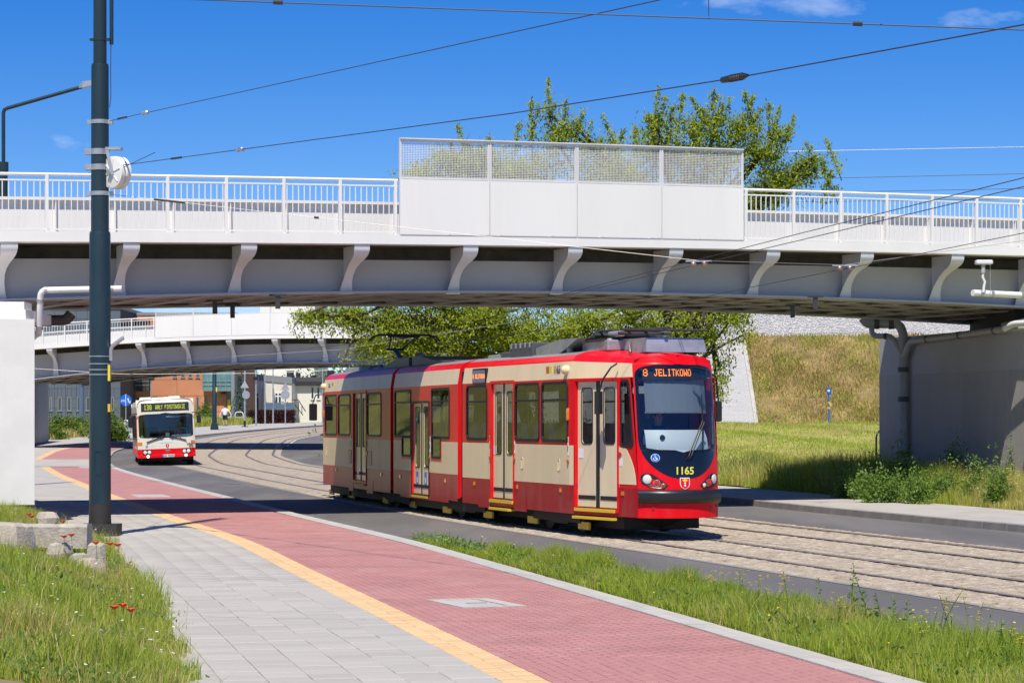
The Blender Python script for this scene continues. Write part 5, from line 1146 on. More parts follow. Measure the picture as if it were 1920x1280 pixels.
# wipers, mirrors, roof hatches, wheels
for y0, y1, z1 in ((-.18, -.86, 1.04), (.22, .86, 1.08)):
    w_ = MB(MBUS).tube([Bf(y0, 1.17, .03), Bf((y0 + y1) / 2, 1.25, .05), Bf(y1 * .75, 1.16, .05)], .014, 6).obj('wiper', 'black_rubber', bus); MB(MBUS).tube([Bf(y0 * .6, 1.27, .04), Bf(y1, z1, .04)], .024, 6).obj('blade', 'black_rubber', w_)
for y, z0, z1, w2 in ((-1.52, 1.72, 2.18, .11), (1.44, 1.80, 2.15, .09)):
    m_r = MB(MBUS).bbox((.02, y - w2, z0), (.14, y + w2, z1), .03).obj('mirror', 'black_plastic', bus)
    MB(MBUS).tube([(-.15, y * .80, z1 + .12), (.02, y * .93, z1 + .14), (.08, y, z1)], .018, 6).obj('arm', 'black_plastic', m_r)
for u, y, w2, h in ((-2.2, -.8, .26, .12), (-2.6, .48, .26, .14), (-1.5, -.15, .40, .07)):
    MB(MBUS).loft([[(u + a * .4, y + b * w2, 2.905) for a, b in ((-1, -1), (1, -1), (1, 1), (-1, 1))], [(u + a * .36, y + b * w2 * .92, 2.905 + h) for a, b in ((-1, -1), (1, -1), (1, 1), (-1, 1))]], True, False, True).obj('roof_hatch', 'bus_cream' if h > .1 else 'alu', bus)
for u in (-2.6, -8.4):
    for y in (-1.08, 1.08):
        mb = MB(Matrix.Translation((0, 0, 0)) @ Matrix(((math.sin(a_), math.cos(a_), 0, 0), (-math.cos(a_), math.sin(a_), 0, 0), (0, 0, 1, 0), (0, 0, 0, 1)))); disc(mb, (u, y - .14, .48), (0, 1, 0), .48, .28, 26); wh = mb.obj('wheel', 'black_rubber', bus, 40)

# ------------------------------------------------------------------ people
def skin_person(name, J, edges, rad, mats, parent=None, sub=1):
    me = bpy.data.meshes.new(name); me.from_pydata(J, edges, []); o = bpy.data.objects.new(name, me); COL.objects.link(o); o.parent = parent
    sk = o.modifiers.new('skin', 'SKIN'); sk.use_smooth_shade = True
    for i, r in enumerate(rad): me.skin_vertices[0].data[i].radius = (r, r); 
    me.skin_vertices[0].data[0].use_root = True
    sb = o.modifiers.new('sub', 'SUBSURF'); sb.levels = sub; sb.render_levels = sub
    for m in mats: me.materials.append(M[m])
    dg = bpy.context.evaluated_depsgraph_get(); n = bpy.data.meshes.new_from_object(o.evaluated_get(dg)); o.modifiers.clear(); o.data = n
    n.materials.clear()
    for m in mats: n.materials.append(M[m])
    return o
def head_on(o, c, mat_hair='hair_brown', face=Vector((0, -1, 0))):
    """face details and hair for a head centred at c looking along face"""
    c = Vector(c); f = face.normalized(); rt = f.cross(Vector((0, 0, 1))).normalized()
    mb = MB(); rows = []
    for i in range(7):
        th = R(5 + i * 17); rr_ = .112 * math.sin(th); rows.append([c - f * .012 + Vector((0, 0, .02 + .122 * math.cos(th))) + (rt * math.cos(2 * math.pi * k / 14) + f * math.sin(2 * math.pi * k / 14) * (1.08 if math.sin(2 * math.pi * k / 14) < 0 else (.98 if i < 4 else .55))) * rr_ for k in range(14)])
    mb.loft(rows, True, True); mb.obj('hair', mat_hair, o, 60)
    for s_ in (-1, 1): mb = MB(); disc(mb, c + f * .093 + rt * .033 * s_ + Vector((0, 0, .01)), f, .012, .006, 8); mb.obj('eye', 'text_dark', o)
    mb = MB(); mb.loft([[c + f * .09 + rt * x + Vector((0, 0, .015)) for x in (-.008, .008)] + [c + f * .095 + Vector((0, 0, .015))], [c + f * .085 + rt * x + Vector((0, 0, -.03)) for x in (-.018, .018)] + [c + f * .122 + Vector((0, 0, -.03))]], True, True, True); mb.obj('nose', 'skin', o)
    mb = MB(); mb.box((-.022, -.004, -.004), (.022, .004, .004)); mb.v = [tuple(c + rt * v[0] + f * (.092 + v[1]) + Vector((0, 0, -.058 + v[2]))) for v in mb.v]; mb.obj('mouth', 'lens_red', o)
    for s_ in (-1, 1): mb = MB(); disc(mb, c + rt * .09 * s_, rt * s_, .026, .012, 8); mb.obj('ear', 'skin', o)
def garment(name, m, o, sections, n=14):
    """clothing as a lofted sleeve: sections of (centre, rx, ry)"""
    mb = MB(); mb.loft([[Vector(c) + Vector((rx * math.cos(2 * math.pi * k / n), ry * math.sin(2 * math.pi * k / n), 0)) for k in range(n)] for c, rx, ry in sections], True, True, True); return mb.obj(name, m, o, 60)
def fingers(o, wrist, d, side):
    w = Vector(wrist); d = Vector(d).normalized(); sd = Vector(side).normalized()
    for i, ln in enumerate((.065, .075, .07, .055)):
        b = w + d * .085 + sd * (.03 - i * .02); MB().tube([b, b + d * ln * .5 + Vector((0, -.008, 0)), b + d * ln + Vector((0, -.025, 0))], [.009, .0085, .006], 6).obj('finger', 'skin', o)
    b = w + d * .03 + sd * .035; MB().tube([b, b + d * .035 + sd * .025, b + d * .065 + sd * .03], [.011, .010, .007], 6).obj('thumb', 'skin', o)
# walking man seen from behind, far down the pavement
Yw = 214; wm_ = tag(empty('person', ((422 - 960) * Yw / 4800, Yw, float(ramp(Yw)) + PV)), 'person in white shirt and black shorts walking away on the far pavement', 'person')
J = [(0, 0, .92), (0, .01, 1.12), (0, .0, 1.34), (0, 0, 1.47), (0, .02, 1.56), (0, .03, 1.64), (0, .03, 1.72),
     (-.20, 0, 1.41), (-.27, -.02, 1.15), (-.24, .10, .93), (-.23, .14, .86), (.20, 0, 1.41), (.28, .0, 1.15), (.25, .08, .95), (.24, .13, .88),
     (-.10, 0, .88), (-.12, .10, .50), (-.12, .02, .09), (-.13, .16, .04), (.10, 0, .88), (.12, -.03, .50), (.12, -.16, .12), (.13, -.04, .04)]
E_ = [(0, 1), (1, 2), (2, 3), (3, 4), (4, 5), (5, 6), (2, 7), (7, 8), (8, 9), (9, 10), (2, 11), (11, 12), (12, 13), (13, 14), (0, 15), (15, 16), (16, 17), (17, 18), (0, 19), (19, 20), (20, 21), (21, 22)]
Rd = [.13, .125, .15, .06, .075, .09, .06, .06, .045, .035, .035, .06, .045, .035, .035, .095, .06, .038, .035, .095, .06, .038, .035]
pb = skin_person('body', J, E_, Rd, ['skin'], wm_)
garment('shirt', 'shirt_white', wm_, [((0, 0, .92), .185, .15), ((0, 0, 1.1), .175, .15), ((0, 0, 1.3), .215, .165), ((0, 0, 1.42), .20, .13), ((0, 0, 1.49), .08, .08)])
for s_ in (-1, 1): garment('sleeve', 'shirt_white', wm_, [((s_ * .25, -.01, 1.22), .07, .08), ((s_ * .21, 0, 1.36), .085, .09), ((s_ * .16, 0, 1.44), .06, .07)])
for s_, dy in ((-1, .09), (1, -.02)): garment('shorts_leg', 'cloth_black', wm_, [((s_ * .115, dy, .54), .095, .10), ((s_ * .105, dy * .4, .78), .115, .125), ((s_ * .07, 0, .95), .12, .15)])
for s_, y0, z0 in ((-1, .05, .03), (1, -.12, .05)): MB().bbox((s_ * .125 - .05, y0 - .10, z0 - .03), (s_ * .125 + .05, y0 + .17, z0 + .07), .02).obj('shoe', 'sock_green' if s_ < 0 else 'sign_blue', wm_)
head_on(wm_, (0, .03, 1.655), face=Vector((0, 1, 0)))
fingers(wm_, (-.23, .14, .90), (0, .1, -1), (1, 0, 0)); fingers(wm_, (.24, .13, .92), (0, .1, -1), (-1, 0, 0))
def seated(label, mtx, loc, shirt, reach=.30, hair='hair_brown'):
    """person on a seat, facing local +x"""
    p = Vector((mtx @ Vector(loc))); e = tag(empty('person', p), label, 'person')
    f = (mtx.to_3x3() @ Vector((1, 0, 0))).normalized(); l = (mtx.to_3x3() @ Vector((0, 1, 0))).normalized(); up = Vector((0, 0, 1)); W_ = lambda x, y, z: f * x + l * y + up * z
    J = [W_(0, 0, .05), W_(-.02, 0, .25), W_(0, 0, .46), W_(.01, 0, .57), W_(.02, 0, .66), W_(.025, 0, .74), W_(.02, 0, .82), W_(0, -.19, .50), W_(.10, -.25, .24), W_(reach, -.15, .22), W_(reach + .08, -.13, .24), W_(0, .19, .50), W_(.10, .25, .24), W_(reach, .15, .22), W_(reach + .08, .13, .24), W_(.05, -.10, .05), W_(.44, -.12, .08), W_(.46, -.12, -.30), W_(.58, -.12, -.36), W_(.05, .10, .05), W_(.44, .12, .08), W_(.46, .12, -.30), W_(.58, .12, -.36)]
    skin_person('body', J, E_, Rd, ['skin'], e)
    S = [(W_(0, 0, .02), .19, .16), (W_(-.02, 0, .2), .175, .16), (W_(-.01, 0, .4), .215, .165), (W_(0, 0, .5), .20, .13), (W_(.01, 0, .585), .08, .08)]
    mb = MB(); mb.loft([[c + l * rx * math.cos(2 * math.pi * k / 14) + f * ry * math.sin(2 * math.pi * k / 14) for k in range(14)] for c, rx, ry in S], True, True, True); mb.obj('shirt', shirt, e, 60)
    for s_ in (-1, 1): MB().tube([W_(0, s_ * .17, .50), W_(.05, s_ * .23, .38), W_(.11, s_ * .25, .24)], [.07, .075, .06], 10).obj('sleeve', shirt, e, 60); MB().tube([W_(.02, s_ * .1, .05), W_(.44, s_ * .12, .08), W_(.46, s_ * .12, -.30)], [.115, .085, .06], 10).obj('trouser_leg', 'cloth_black', e, 60)
    head_on(e, W_(.025, 0, .745), hair, f); fingers(e, W_(reach, -.15, .22), f, l); fingers(e, W_(reach, .15, .22), f, -l)
    return e
TW = Matrix.Translation((J1[0], J1[1], tz))
seated('driver in dark blue shirt seated behind the tram windscreen', TW @ MF, (8.15, -.05, 1.35), 'shirt_blue', .42)
seated('passenger in pale shirt behind the first side window of the front tram section', TW @ MF, (1.2, -.62, 1.43), 'shirt_white')
seated('passenger seated behind the last side window before the front tram door', TW @ MF, (5.55, -.62, 1.43), 'seat_green')
seated('bus driver in pale shirt seated behind the right of the bus windscreen', Matrix.Translation((-15.07, 112, bz)) @ MBUS, (-.95, .66, 1.10), 'shirt_white', .42)
# steering wheel of the bus stays a part of the bus
mb = MB(MBUS); mb.tube([(-.62 + .05 * math.sin(R(a)), .66 + .22 * math.cos(R(a)), 1.36 + .20 * math.sin(R(a))) for a in range(0, 361, 24)], .014, 6); mb.obj('steering_wheel', 'black_plastic', bus)
# ------------------------------------------------------------------ tall mast at left with tensioning drum
PZ = float(ramp(44.3)) + PV
mast = tag(empty('catenary_mast', (-7.13, 44.3, PZ)), 'tall dark blue-grey tapering mast in the left foreground with a white drum', 'mast')
MB().box((-.33, -.30, -.1), (.33, .34, .20)).obj('plinth', 'concrete_old', mast).data.materials[0] = M['base_black']
def ring_rows(z_r): return [(0, 0, z) for z, r in z_r], [r for z, r in z_r]
p_, r_ = ring_rows(((.18, .20), (.30, .19), (.55, .19))); MB().tube(p_, r_, 28).obj('painted_foot', 'base_black', mast, 40)
for nm, zr in (('lower_tube', ((.551, .188), (5.20, .182), (5.25, .172))), ('middle_tube', ((5.24, .155), (8.10, .150), (8.15, .140))), ('upper_tube', ((8.14, .115), (13.2, .105)))):
    p_, r_ = ring_rows(zr); MB().tube(p_, r_, 28).obj(nm, 'pole_paint', mast, 40)
for z, r in ((5.0, .1835), (8.0, .1525)): pass
def clamp(z, r, m='galvanised', h=.035):
    mb = MB(); mb.tube([(0, 0, z - h), (0, 0, z + h)], r + .008, 24); mb.box((r - .01, -.06, z - h), (r + .07, .06, z + h)); mb.box((-r - .06, -.05, z - h), (-r + .01, .05, z + h)); mb.obj('clamp', m, mast, 40)
mz = lambda py: EYE + (788 - py) * 44.3 / 4800 - PZ
clamp(mz(229), .153); clamp(mz(363), .155); clamp(mz(75), .112, 'pole_paint', .02)
for py in (668, 682, 693, 702): MB().tube([(0, 0, mz(py) - .008), (0, 0, mz(py) + .008)], .191, 24).obj('strap', 'galvanised', mast, 40)
for py0, py1, m in ((684, 714, 'sign_yellow'), (757, 772, 'yellow_paint')): MB().box((.155, -.13, mz(py1)), (.195, -.02, mz(py0))).obj('tag_plate', m, mast)
MB().tube([(.20, -.06, mz(676)), (.20, -.06, mz(655)), (.23, -.06, mz(648)), (.42, -.08, mz(633))], .035, 8).obj('bent_bracket', 'galvanised', mast, 40)
mb = MB(); ov = rrect(-.065, .065, mz(891), mz(846), .06, 5); rr2 = [(x * 1.06, z) for x, z in ov]
mb.loft([[(x, -math.sqrt(.187 ** 2 - x * x) - o, z) for x, z in ov] for o in (-.01, .006)], True); mb.obj('service_door', 'pole_paint', mast)
MB().tube([(.20, 0, mz(84)), (.20, 0, 13.0)], .034, 10).obj('conduit', 'pole_paint', mast, 40); MB().box((.09, -.03, mz(77)), (.19, .03, mz(74))).obj('conduit_bracket', 'pole_paint', mast)
MB().tube([(.19, 0, mz(84)), (.185, -.01, mz(130)), (.19, -.01, mz(180)), (.17, -.02, mz(202))], .008, 6).obj('cable', 'wire_dark', mast)
# tensioning drum
dr = tag(empty('tension_drum', (-7.13, 44.3, PZ)), 'white round spring drum clamped to the right of the tall mast', 'drum')
ax = Vector((-.66, -.75, 0)); c0 = Vector((.29, -.10, mz(325)))
mb = MB(); side_ = Vector((0, 0, 1)).cross(ax).normalized()
def circ(c, r, n=32): return [c + side_ * r * math.cos(2 * math.pi * i / n) + Vector((0, 0, r * math.sin(2 * math.pi * i / n))) for i in range(n)]
mb.loft([circ(c0 + ax * .10, .255), circ(c0 + ax * .095, .275), circ(c0 + ax * .02, .285), circ(c0 + ax * .015, .262), circ(c0 - ax * .015, .262), circ(c0 - ax * .02, .285), circ(c0 - ax * .11, .285), circ(c0 - ax * .13, .26)], True, True, True); mb.obj('drum', 'pvc_white', dr, 40)
mb = MB(); mb.tube([c0 + ax * .10, c0 + ax * .17], .05, 12); mb.obj('hub', 'galvanised', dr, 40)
for i in range(6): mb = MB(); d_ = side_ * math.cos(R(i * 60 + 15)) + Vector((0, 0, math.sin(R(i * 60 + 15)))); mb.tube([c0 + ax * .104 + d_ * .07, c0 + ax * .104 + d_ * .235], .012, 6); mb.obj('spoke', 'pvc_white', dr)
for z in (mz(285), mz(314)): mb = MB(); mb.tube([(0, 0, z - .05), (0, 0, z + .05)], .163, 24); mb.box((-.25, -.10, z - .05), (-.13, .10, z + .05)); mb.obj('clamp', 'galvanised', dr, 40)
MB().box((.12, -.20, mz(283)), (.40, -.02, mz(278))).obj('arm', 'galvanised', dr); MB().loft([[(.13, -.22, mz(284)), (.18, -.22, mz(284)), (.18, -.20, mz(284)), (.13, -.20, mz(284))], [(.22, -.24, mz(330)), (.28, -.24, mz(330)), (.28, -.22, mz(330)), (.22, -.22, mz(330))]], True, True, True).obj('lever', 'galvanised', dr)
MB().box((.10, -.06, mz(318)), (.22, .06, mz(311))).obj('arm', 'galvanised', dr)

# ------------------------------------------------------------------ overhead wires
def wire(label, pts, r=.008, m='wire_dark', sag=0.0, beads=(), name='overhead_wire', n=5, group='overhead tram wires'):
    P = [Vector(p) for p in pts]; Q = []
    for a, b in zip(P, P[1:]):
        for i in range(8): t = i / 8; q = a.lerp(b, t); q.z -= sag * 4 * t * (1 - t); Q.append(q)
    Q.append(P[-1]); o = tag(empty(name, Q[0]), label, 'wire', group); MB().tube([q - Q[0] for q in Q], r, n).obj('strand', m, o)
    for t, kind in beads:
        i = min(len(Q) - 2, int(t * (len(Q) - 1))); f = t * (len(Q) - 1) - i; p = Q[i].lerp(Q[i + 1], f) - Q[0]; d = (Q[i + 1] - Q[i]).normalized()
        mb = MB()
        if kind == 'egg': mb.tube([p - d * .13, p - d * .11, p - d * .05, p + d * .05, p + d * .11, p + d * .13], [.012, .035, .022, .022, .035, .012], 8); mb.obj('insulator', 'galvanised', o, 40)
        elif kind == 'rod': mb.tube([p - d * .28, p + d * .28], .018, 7); mb.obj('turnbuckle', 'steel_dark', o)
        elif kind == 'big': mb.tube([p - d * .26, p - d * .20, p - d * .10, p + d * .10, p + d * .20, p + d * .26], [.01, .05, .042, .042, .05, .01], 8); mb.obj('insulator', 'steel_dark', o, 40); mb = MB(); mb.tube([p - d * .09, p + d * .10], .05, 8); mb.obj('insulator_core', 'galvanised', o)
        elif kind == 'clip': mb.tube([p - d * .04, p + d * .04], .02, 6); mb.obj('clip', 'steel_dark', o)
    return o
zA = lambda Y: float(np.interp(Y, [8, 31, 49, 57, 66, 90, 140, 200], [5.35, 4.89, 4.50, 4.22, 4.13, 4.45, 4.75, 6.2])); cA = off(Xc, .9 + .717); cC = off(Xc, 4.18 + .717)
Ya = np.array([9, 16, 24, 31, 38, 44, 50, 57, 62, 67, 76, 88, 100, 115, 130, 145, 165, 190])
wire('contact wire over the near track, rising to the upper right edge', [(float(cA(y)), y, zA(y)) for y in Ya], .0062, beads=[(.40, 'clip'), (.44, 'clip')])
wire('second wire close above the contact wire over the near track', [(float(cA(y)) + .02, y, zA(y) + .10 * min(1, max(0, (57 - y) / 20))+.012) for y in Ya[:8]], .0062)
zC = lambda Y: float(np.interp(Y, [8, 38, 51, 58, 66, 90, 140, 200], [5.3, 4.86, 4.57, 4.36, 4.30, 4.45, 4.75, 6.2]))
wire('contact wire over the far track, right of the tram', [(float(cC(y)), y, zC(y)) for y in Ya], .0062, beads=[(.43, 'clip')])
zS = float(mz(365) + PZ)
hA, hC = Vector((float(cA(42.5)), 42.5, zA(42.5) + .06)), Vector((float(cC(44.9)), 44.9, zC(44.9) + .07))
wire('pale cross-span wire from the mast past the bridge girder', [(-6.95, 44.25, zS), hA, hC, (16.5, 46.8, 6.3)], .0045, 'wire_pale', beads=[(.035, 'rod'), (.12, 'clip')], group='cross-span wires')
for h, nm in ((hA, 'double insulated wire hanger in front of the bridge above the tram front'), (hC, 'double insulated wire hanger on the span wire right of the tram')):
    e = tag(empty('wire_hanger', h), nm, 'hanger', 'wire hangers'); MB().box((-.22, -.012, -.02), (.22, .012, .005)).obj('bar', 'galvanised', e)
    for x in (-.09, .09): MB().tube([(x, 0, -.02), (x, 0, -.05), (x, 0, -.051), (x, 0, -.085), (x, 0, -.10)], [.03, .05, .062, .055, .02], 10).obj('insulator', 'rail_steel', e, 40)
wire('black wire from the drum rising across the sky to the right', [(-6.75, 44.15, mz(312) + PZ), (.0, 29.2, 5.55), (2.15, 24.1, 5.28), (4.0, 20, 5.14), (7.2, 13, 4.8)], .0066, beads=[(.05, 'rod'), (.10, 'egg')], group='anchor wires')
e_ = at0(1378, 146, 24.1); ins = tag(empty('section_insulator', e_), 'black and grey insulator on the wire against the sky', 'insulator'); d_ = Vector((1.85, -4.1, -.14)).normalized()
MB().tube([-d_ * .26, -d_ * .24, -d_ * .08], [.008, .03, .036], 8).obj('body', 'steel_dark', ins, 40); MB().tube([-d_ * .08, d_ * .14], .026, 8).obj('core', 'galvanised', ins)
for i in range(6): MB().tube([d_ * (-.07 + i * .04), d_ * (-.06 + i * .04)], .038, 8).obj('shed', 'steel_dark', ins)
MB().tube([d_ * .14, d_ * .17, d_ * .26], [.034, .03, .01], 8).obj('socket', 'steel_dark', ins, 40)
wire('thin wire from the mast rising to the top edge', [(-6.95, 44.2, mz(228) + PZ), (1.43, 25, 6.15), (5.4, 15.9, 5.65)], .006, beads=[(.02, 'rod'), (.055, 'egg')], group='anchor wires')
wire('lower parallel strand below the drum wire', [(-6.75, 44.15, mz(318) + PZ), (-5.9, 42.3, mz(300) + PZ - .08)], .006, group='anchor wires')
wire('wire across the very top of the picture', [(-6, 23.4, 5.99), (-2.6, 22.5, 5.74), (4.3, 21.4, 5.31), (12, 20, 4.9)], .006, beads=[(.36, 'clip'), (.6, 'clip')], group='cross-span wires')
wire('dropper hanging from the top cross wire', [at0(1329, 30, 21.8), at0(1328, -60, 21.8)], .004, group='cross-span wires')
# railway wires beyond the bridge
for y0, y1, Y, lb in ((284, 274, 100, 'upper pale railway wire at right behind the tree'), (336, 324, 100, 'middle railway wire at right behind the bridge railing'), (362, 352, 98, 'lower railway wire at right behind the bridge railing'), (379, 372, 96, 'lowest railway wire just above the bridge ledge at right')):
    wire(lb, [at0(1250, y0 + 4, Y), at0(1480, y0, Y), at0(2000, y1, Y)], .011, 'wire_pale' if y0 < 300 else 'wire_dark', group='railway wires')
wire('span wire hanging under the farther bridge', [(-28, 139, 5.0), (-21, 138.6, 4.55), (-13, 138.2, 4.6), (-5, 137.8, 5.0)], .012, 'wire_pale', beads=[(.35, 'clip'), (.6, 'clip')], group='cross-span wires')
wire('pale span wire across the web of the farther bridge', [(-7.0, 44.35, mz(693) + PZ + .02), at0(430, 668, 75), at0(640, 655, 76), at0(1000, 598, 72)], .006, 'wire_pale', beads=[], group='cross-span wires')

# street lamp behind the bridge at left
lp = tag(empty('street_lamp', (-14.9, 75, .1)), 'street lamp with a long bent arm behind the bridge railing at left', 'street lamp')
lz = lambda py: EYE + (788 - py) * 75 / 4800 - .1
MB().tube([(0, 0, 0), (0, 0, lz(308))], .125, 14).obj('pole', 'pole_paint', lp, 40); MB().tube([(0, 0, lz(325)), (0, 0, lz(304))], .15, 14).obj('collar', 'pole_paint', lp, 40)
MB().tube([(0, 0, lz(306)), (0, 0, lz(212)), (.03, 0, lz(206)), (.12, 0, lz(203)), (2.30, 0, lz(163))], .055, 10).obj('arm', 'pole_paint', lp, 40)
MB().loft([[(2.22, -.06, lz(166)), (2.22, .06, lz(166)), (2.22, .06, lz(161)), (2.22, -.06, lz(161))], [(2.34, -.13, lz(165)), (2.34, .13, lz(165)), (2.34, .13, lz(154)), (2.34, -.13, lz(154))], [(2.85, -.10, lz(158)), (2.85, .10, lz(158)), (2.85, .10, lz(149)), (2.85, -.10, lz(149))]], True, True, True).obj('lamp_head', 'galvanised', lp)

# ------------------------------------------------------------------ signs, posts, small street things
def gp(px, Y): return ((px - 960) * Y / 4800, Y, float(ramp(Y)) + PV)
def zat(py, Y): return EYE + (788 - py) * Y / 4800 - float(ramp(Y)) - PV
sg = tag(empty('path_sign', gp(236, 180)), 'round blue shared path sign left of the bus', 'sign')
MB().tube([(0, 0, 0), (0, 0, zat(738, 180))], .035, 8).obj('post', 'galvanised', sg); zc = 0.0
pm_ = MB(); disc(pm_, (0, -.04, zc), (0, -1, 0), .30, .015, 28); pl_ = pm_.obj('plate', 'sign_blue', sg, loc=(0, 0, zat(750, 180))); pl_.scale = (1.36, 1.36, 1.36)
MB().box((-.014, -.06, zc - .29), (.014, -.0555, zc + .29)).obj('divider', 'sign_white', pl_)
for x in (-.20, -.08): MB().ring([(x + .05 * math.cos(R(a)), -.056, zc - .04 + .05 * math.sin(R(a))) for a in range(0, 360, 30)], [(x + .034 * math.cos(R(a)), -.056, zc - .04 + .034 * math.sin(R(a))) for a in range(0, 360, 30)], (0, -.003, 0)).obj('bicycle_mark', 'sign_white', pl_)
MB().tube([(-.20, -.058, zc - .04), (-.16, -.058, zc + .03), (-.10, -.058, zc + .03), (-.08, -.058, zc - .04)], .008, 5).obj('bicycle_mark', 'sign_white', pl_)
MB().extrude([(.08, -.056, zc - .15), (.12, -.056, zc - .02), (.08, -.056, zc + .08), (.13, -.056, zc + .12), (.17, -.056, zc + .02), (.16, -.056, zc - .15), (.13, -.056, zc - .04)], (0, -.003, 0)).obj('adult_mark', 'sign_white', pl_)
MB().extrude([(.19, -.056, zc - .15), (.20, -.056, zc - .05), (.24, -.056, zc - .02), (.25, -.056, zc - .15)], (0, -.003, 0)).obj('child_mark', 'sign_white', pl_)
m2 = tag(empty('catenary_mast', gp(402, 196)), 'dark mast standing on the far pavement beside the walking person', 'mast')
MB().tube([(0, 0, 0), (0, 0, .25), (0, 0, .26), (0, 0, .45), (0, 0, .47), (0, 0, 3.0), (0, 0, 3.02), (0, 0, 7)], [.32, .32, .27, .27, .19, .18, .165, .16], 14).obj('tube', 'pole_paint', m2, 40)
MB().box((.12, -.12, 2.9), (.22, -.04, 3.25)).obj('tag_plate', 'sign_yellow', m2)
m3 = tag(empty('catenary_mast', gp(153, 185)), 'dark slate blue mast among the bushes left of the near mast', 'mast')
MB().tube([(0, 0, 0), (0, 0, .3), (0, 0, .31), (0, 0, 7)], [.22, .22, .2, .19], 14).obj('tube', 'fence_blue', m3, 40); MB().box((-.2, -.24, zat(714, 185)), (.05, -.2, zat(706, 185))).obj('tag_plate', 'sign_yellow', m3)
sp = tag(empty('sign_post', gp(459, 210)), 'grey post with the backs of a triangular and a round sign', 'sign')
MB().tube([(0, 0, 0), (0, 0, .06)], .28, 10).obj('foot', 'black_plastic', sp); MB().tube([(0, 0, .05), (0, 0, .5)], .085, 8).obj('dark_foot', 'black_plastic', sp); MB().tube([(0, 0, .5), (0, 0, 5.6)], .07, 8).obj('post', 'galvanised', sp)
z0 = zat(727, 210); MB().extrude([(-.35, -.09, z0), (.35, -.09, z0), (0, -.09, z0 + .62)], (0, .02, 0)).obj('triangle_plate', 'sign_back', sp)
mb = MB(); disc(mb, (.1, -.08, zat(740, 210)), (.5, -1, 0), .34, .02, 20); mb.obj('round_plate', 'sign_back', sp)
sp = tag(empty('sign_post', gp(535, 222)), 'grey post with pale triangular and round sign backs in front of the hedge', 'sign')
MB().tube([(0, 0, 0), (0, 0, zat(715, 222))], .05, 8).obj('post', 'galvanised', sp); z0 = zat(731, 222); MB().extrude([(-.38, -.09, z0), (.38, -.09, z0), (0, -.09, z0 + .7)], (0, .02, 0)).obj('triangle_plate', 'galvanised', sp)
mb = MB(); disc(mb, (0, -.09, zat(740, 222)), (0, -1, 0), .40, .02, 20); mb.obj('round_plate', 'galvanised', sp); MB().box((-.35, -.1, zat(758, 222)), (-.1, -.08, zat(752, 222))).obj('small_plate', 'galvanised', sp)
for px, Y, top, lb in ((480, 215, 600, 'tall pale lamp post between the hedge and the white building'), (605, 225, 680, 'slim pale lamp post behind the tram rear'), (497, 230, 690, 'white slim pole before the cream building doors'), (512, 232, 690, 'grey slim pole just right of the white pole')):
    e = tag(empty('lamp_post', gp(px, Y)), lb, 'lamp post', 'slim posts'); MB().tube([(0, 0, 0), (0, 0, zat(top, Y))], [.075, .05], 8).obj('pole', 'galvanised', e)
    if px == 480:
        for x in (-.1, .12): MB().bbox((x - .12, -.25, zat(712, Y)), (x + .10, .05, zat(706, Y)), .03).obj('floodlight', 'black_plastic', e)
    else: MB().bbox((-.2, -.12, zat(top, Y)), (.2, .12, zat(top, Y) + .14), .03).obj('lamp_head', 'galvanised', e)
e = tag(empty('camera_post', gp(283, 225)), 'slim post with a dark camera in front of the terracotta building', 'camera'); MB().tube([(0, 0, 0), (0, 0, zat(704, 225))], .05, 8).obj('pole', 'galvanised', e); MB().bbox((-.25, -.2, zat(713, 225)), (.3, .2, zat(704, 225)), .04).obj('camera', 'black_plastic', e)
e = tag(empty('pale_box', gp(238, 178)), 'small pale cabinet at the foot of the blue path sign', 'cabinet'); MB().bbox((-.2, .1, 0), (.42, .5, 1.05), .03).obj('cabinet', 'pvc_white', e); MB().box((-.15, .094, .1), (.37, .1, .95)).obj('door', 'galvanised', e)
mp2 = tag(empty('marker_post', (at0(1554, 796, 109).x, 109, 1.86)), 'thin blue marker post on the lawn before the embankment', 'post')
MB().tube([(0, 0, -.1), (0, 0, 1.35)], .035, 8).obj('stem', 'sign_blue', mp2); MB().bbox((-.10, -.04, 1.30), (.10, .04, 1.58), .03).obj('head', 'sign_blue', mp2); MB().box((-.06, -.045, 1.42), (.04, -.041, 1.5)).obj('mark', 'sign_white', mp2)
MB().extrude([(-.05, -.05, .98), (.06, -.05, .98), (.14, -.05, .82), (.05, -.05, .80), (.0, -.05, .9)], (0, .04, 0)).obj('ribbon', 'yellow_paint', mp2); MB().box((-.045, -.045, .68), (.045, .045, .76)).obj('tape', 'yellow_paint', mp2)
for i, px in enumerate((490, 577 - 18, 500)):
    pass
for px0, px1, Y, lb in ((413, 433, 232, 'cream tubular barrier behind the walking person'), (441, 456, 230, 'cream tubular barrier left of the dark hedge')):
    a, b = gp(px0, Y), gp(px1, Y); e = tag(empty('barrier', a), lb, 'barrier'); w_ = b[0] - a[0]; MB().tube([(0, 0, 0), (0, 0, .85), (.08, 0, 1.0), (.2, 0, 1.05), (w_ - .2, 0, 1.05), (w_ - .08, 0, 1.0), (w_, 0, .85), (w_, 0, 0)], .05, 8).obj('rail', 'render_cream', e, 40); MB().tube([(0, 0, .55), (w_, 0, .55)], .04, 6).obj('mid_rail', 'render_cream', e)

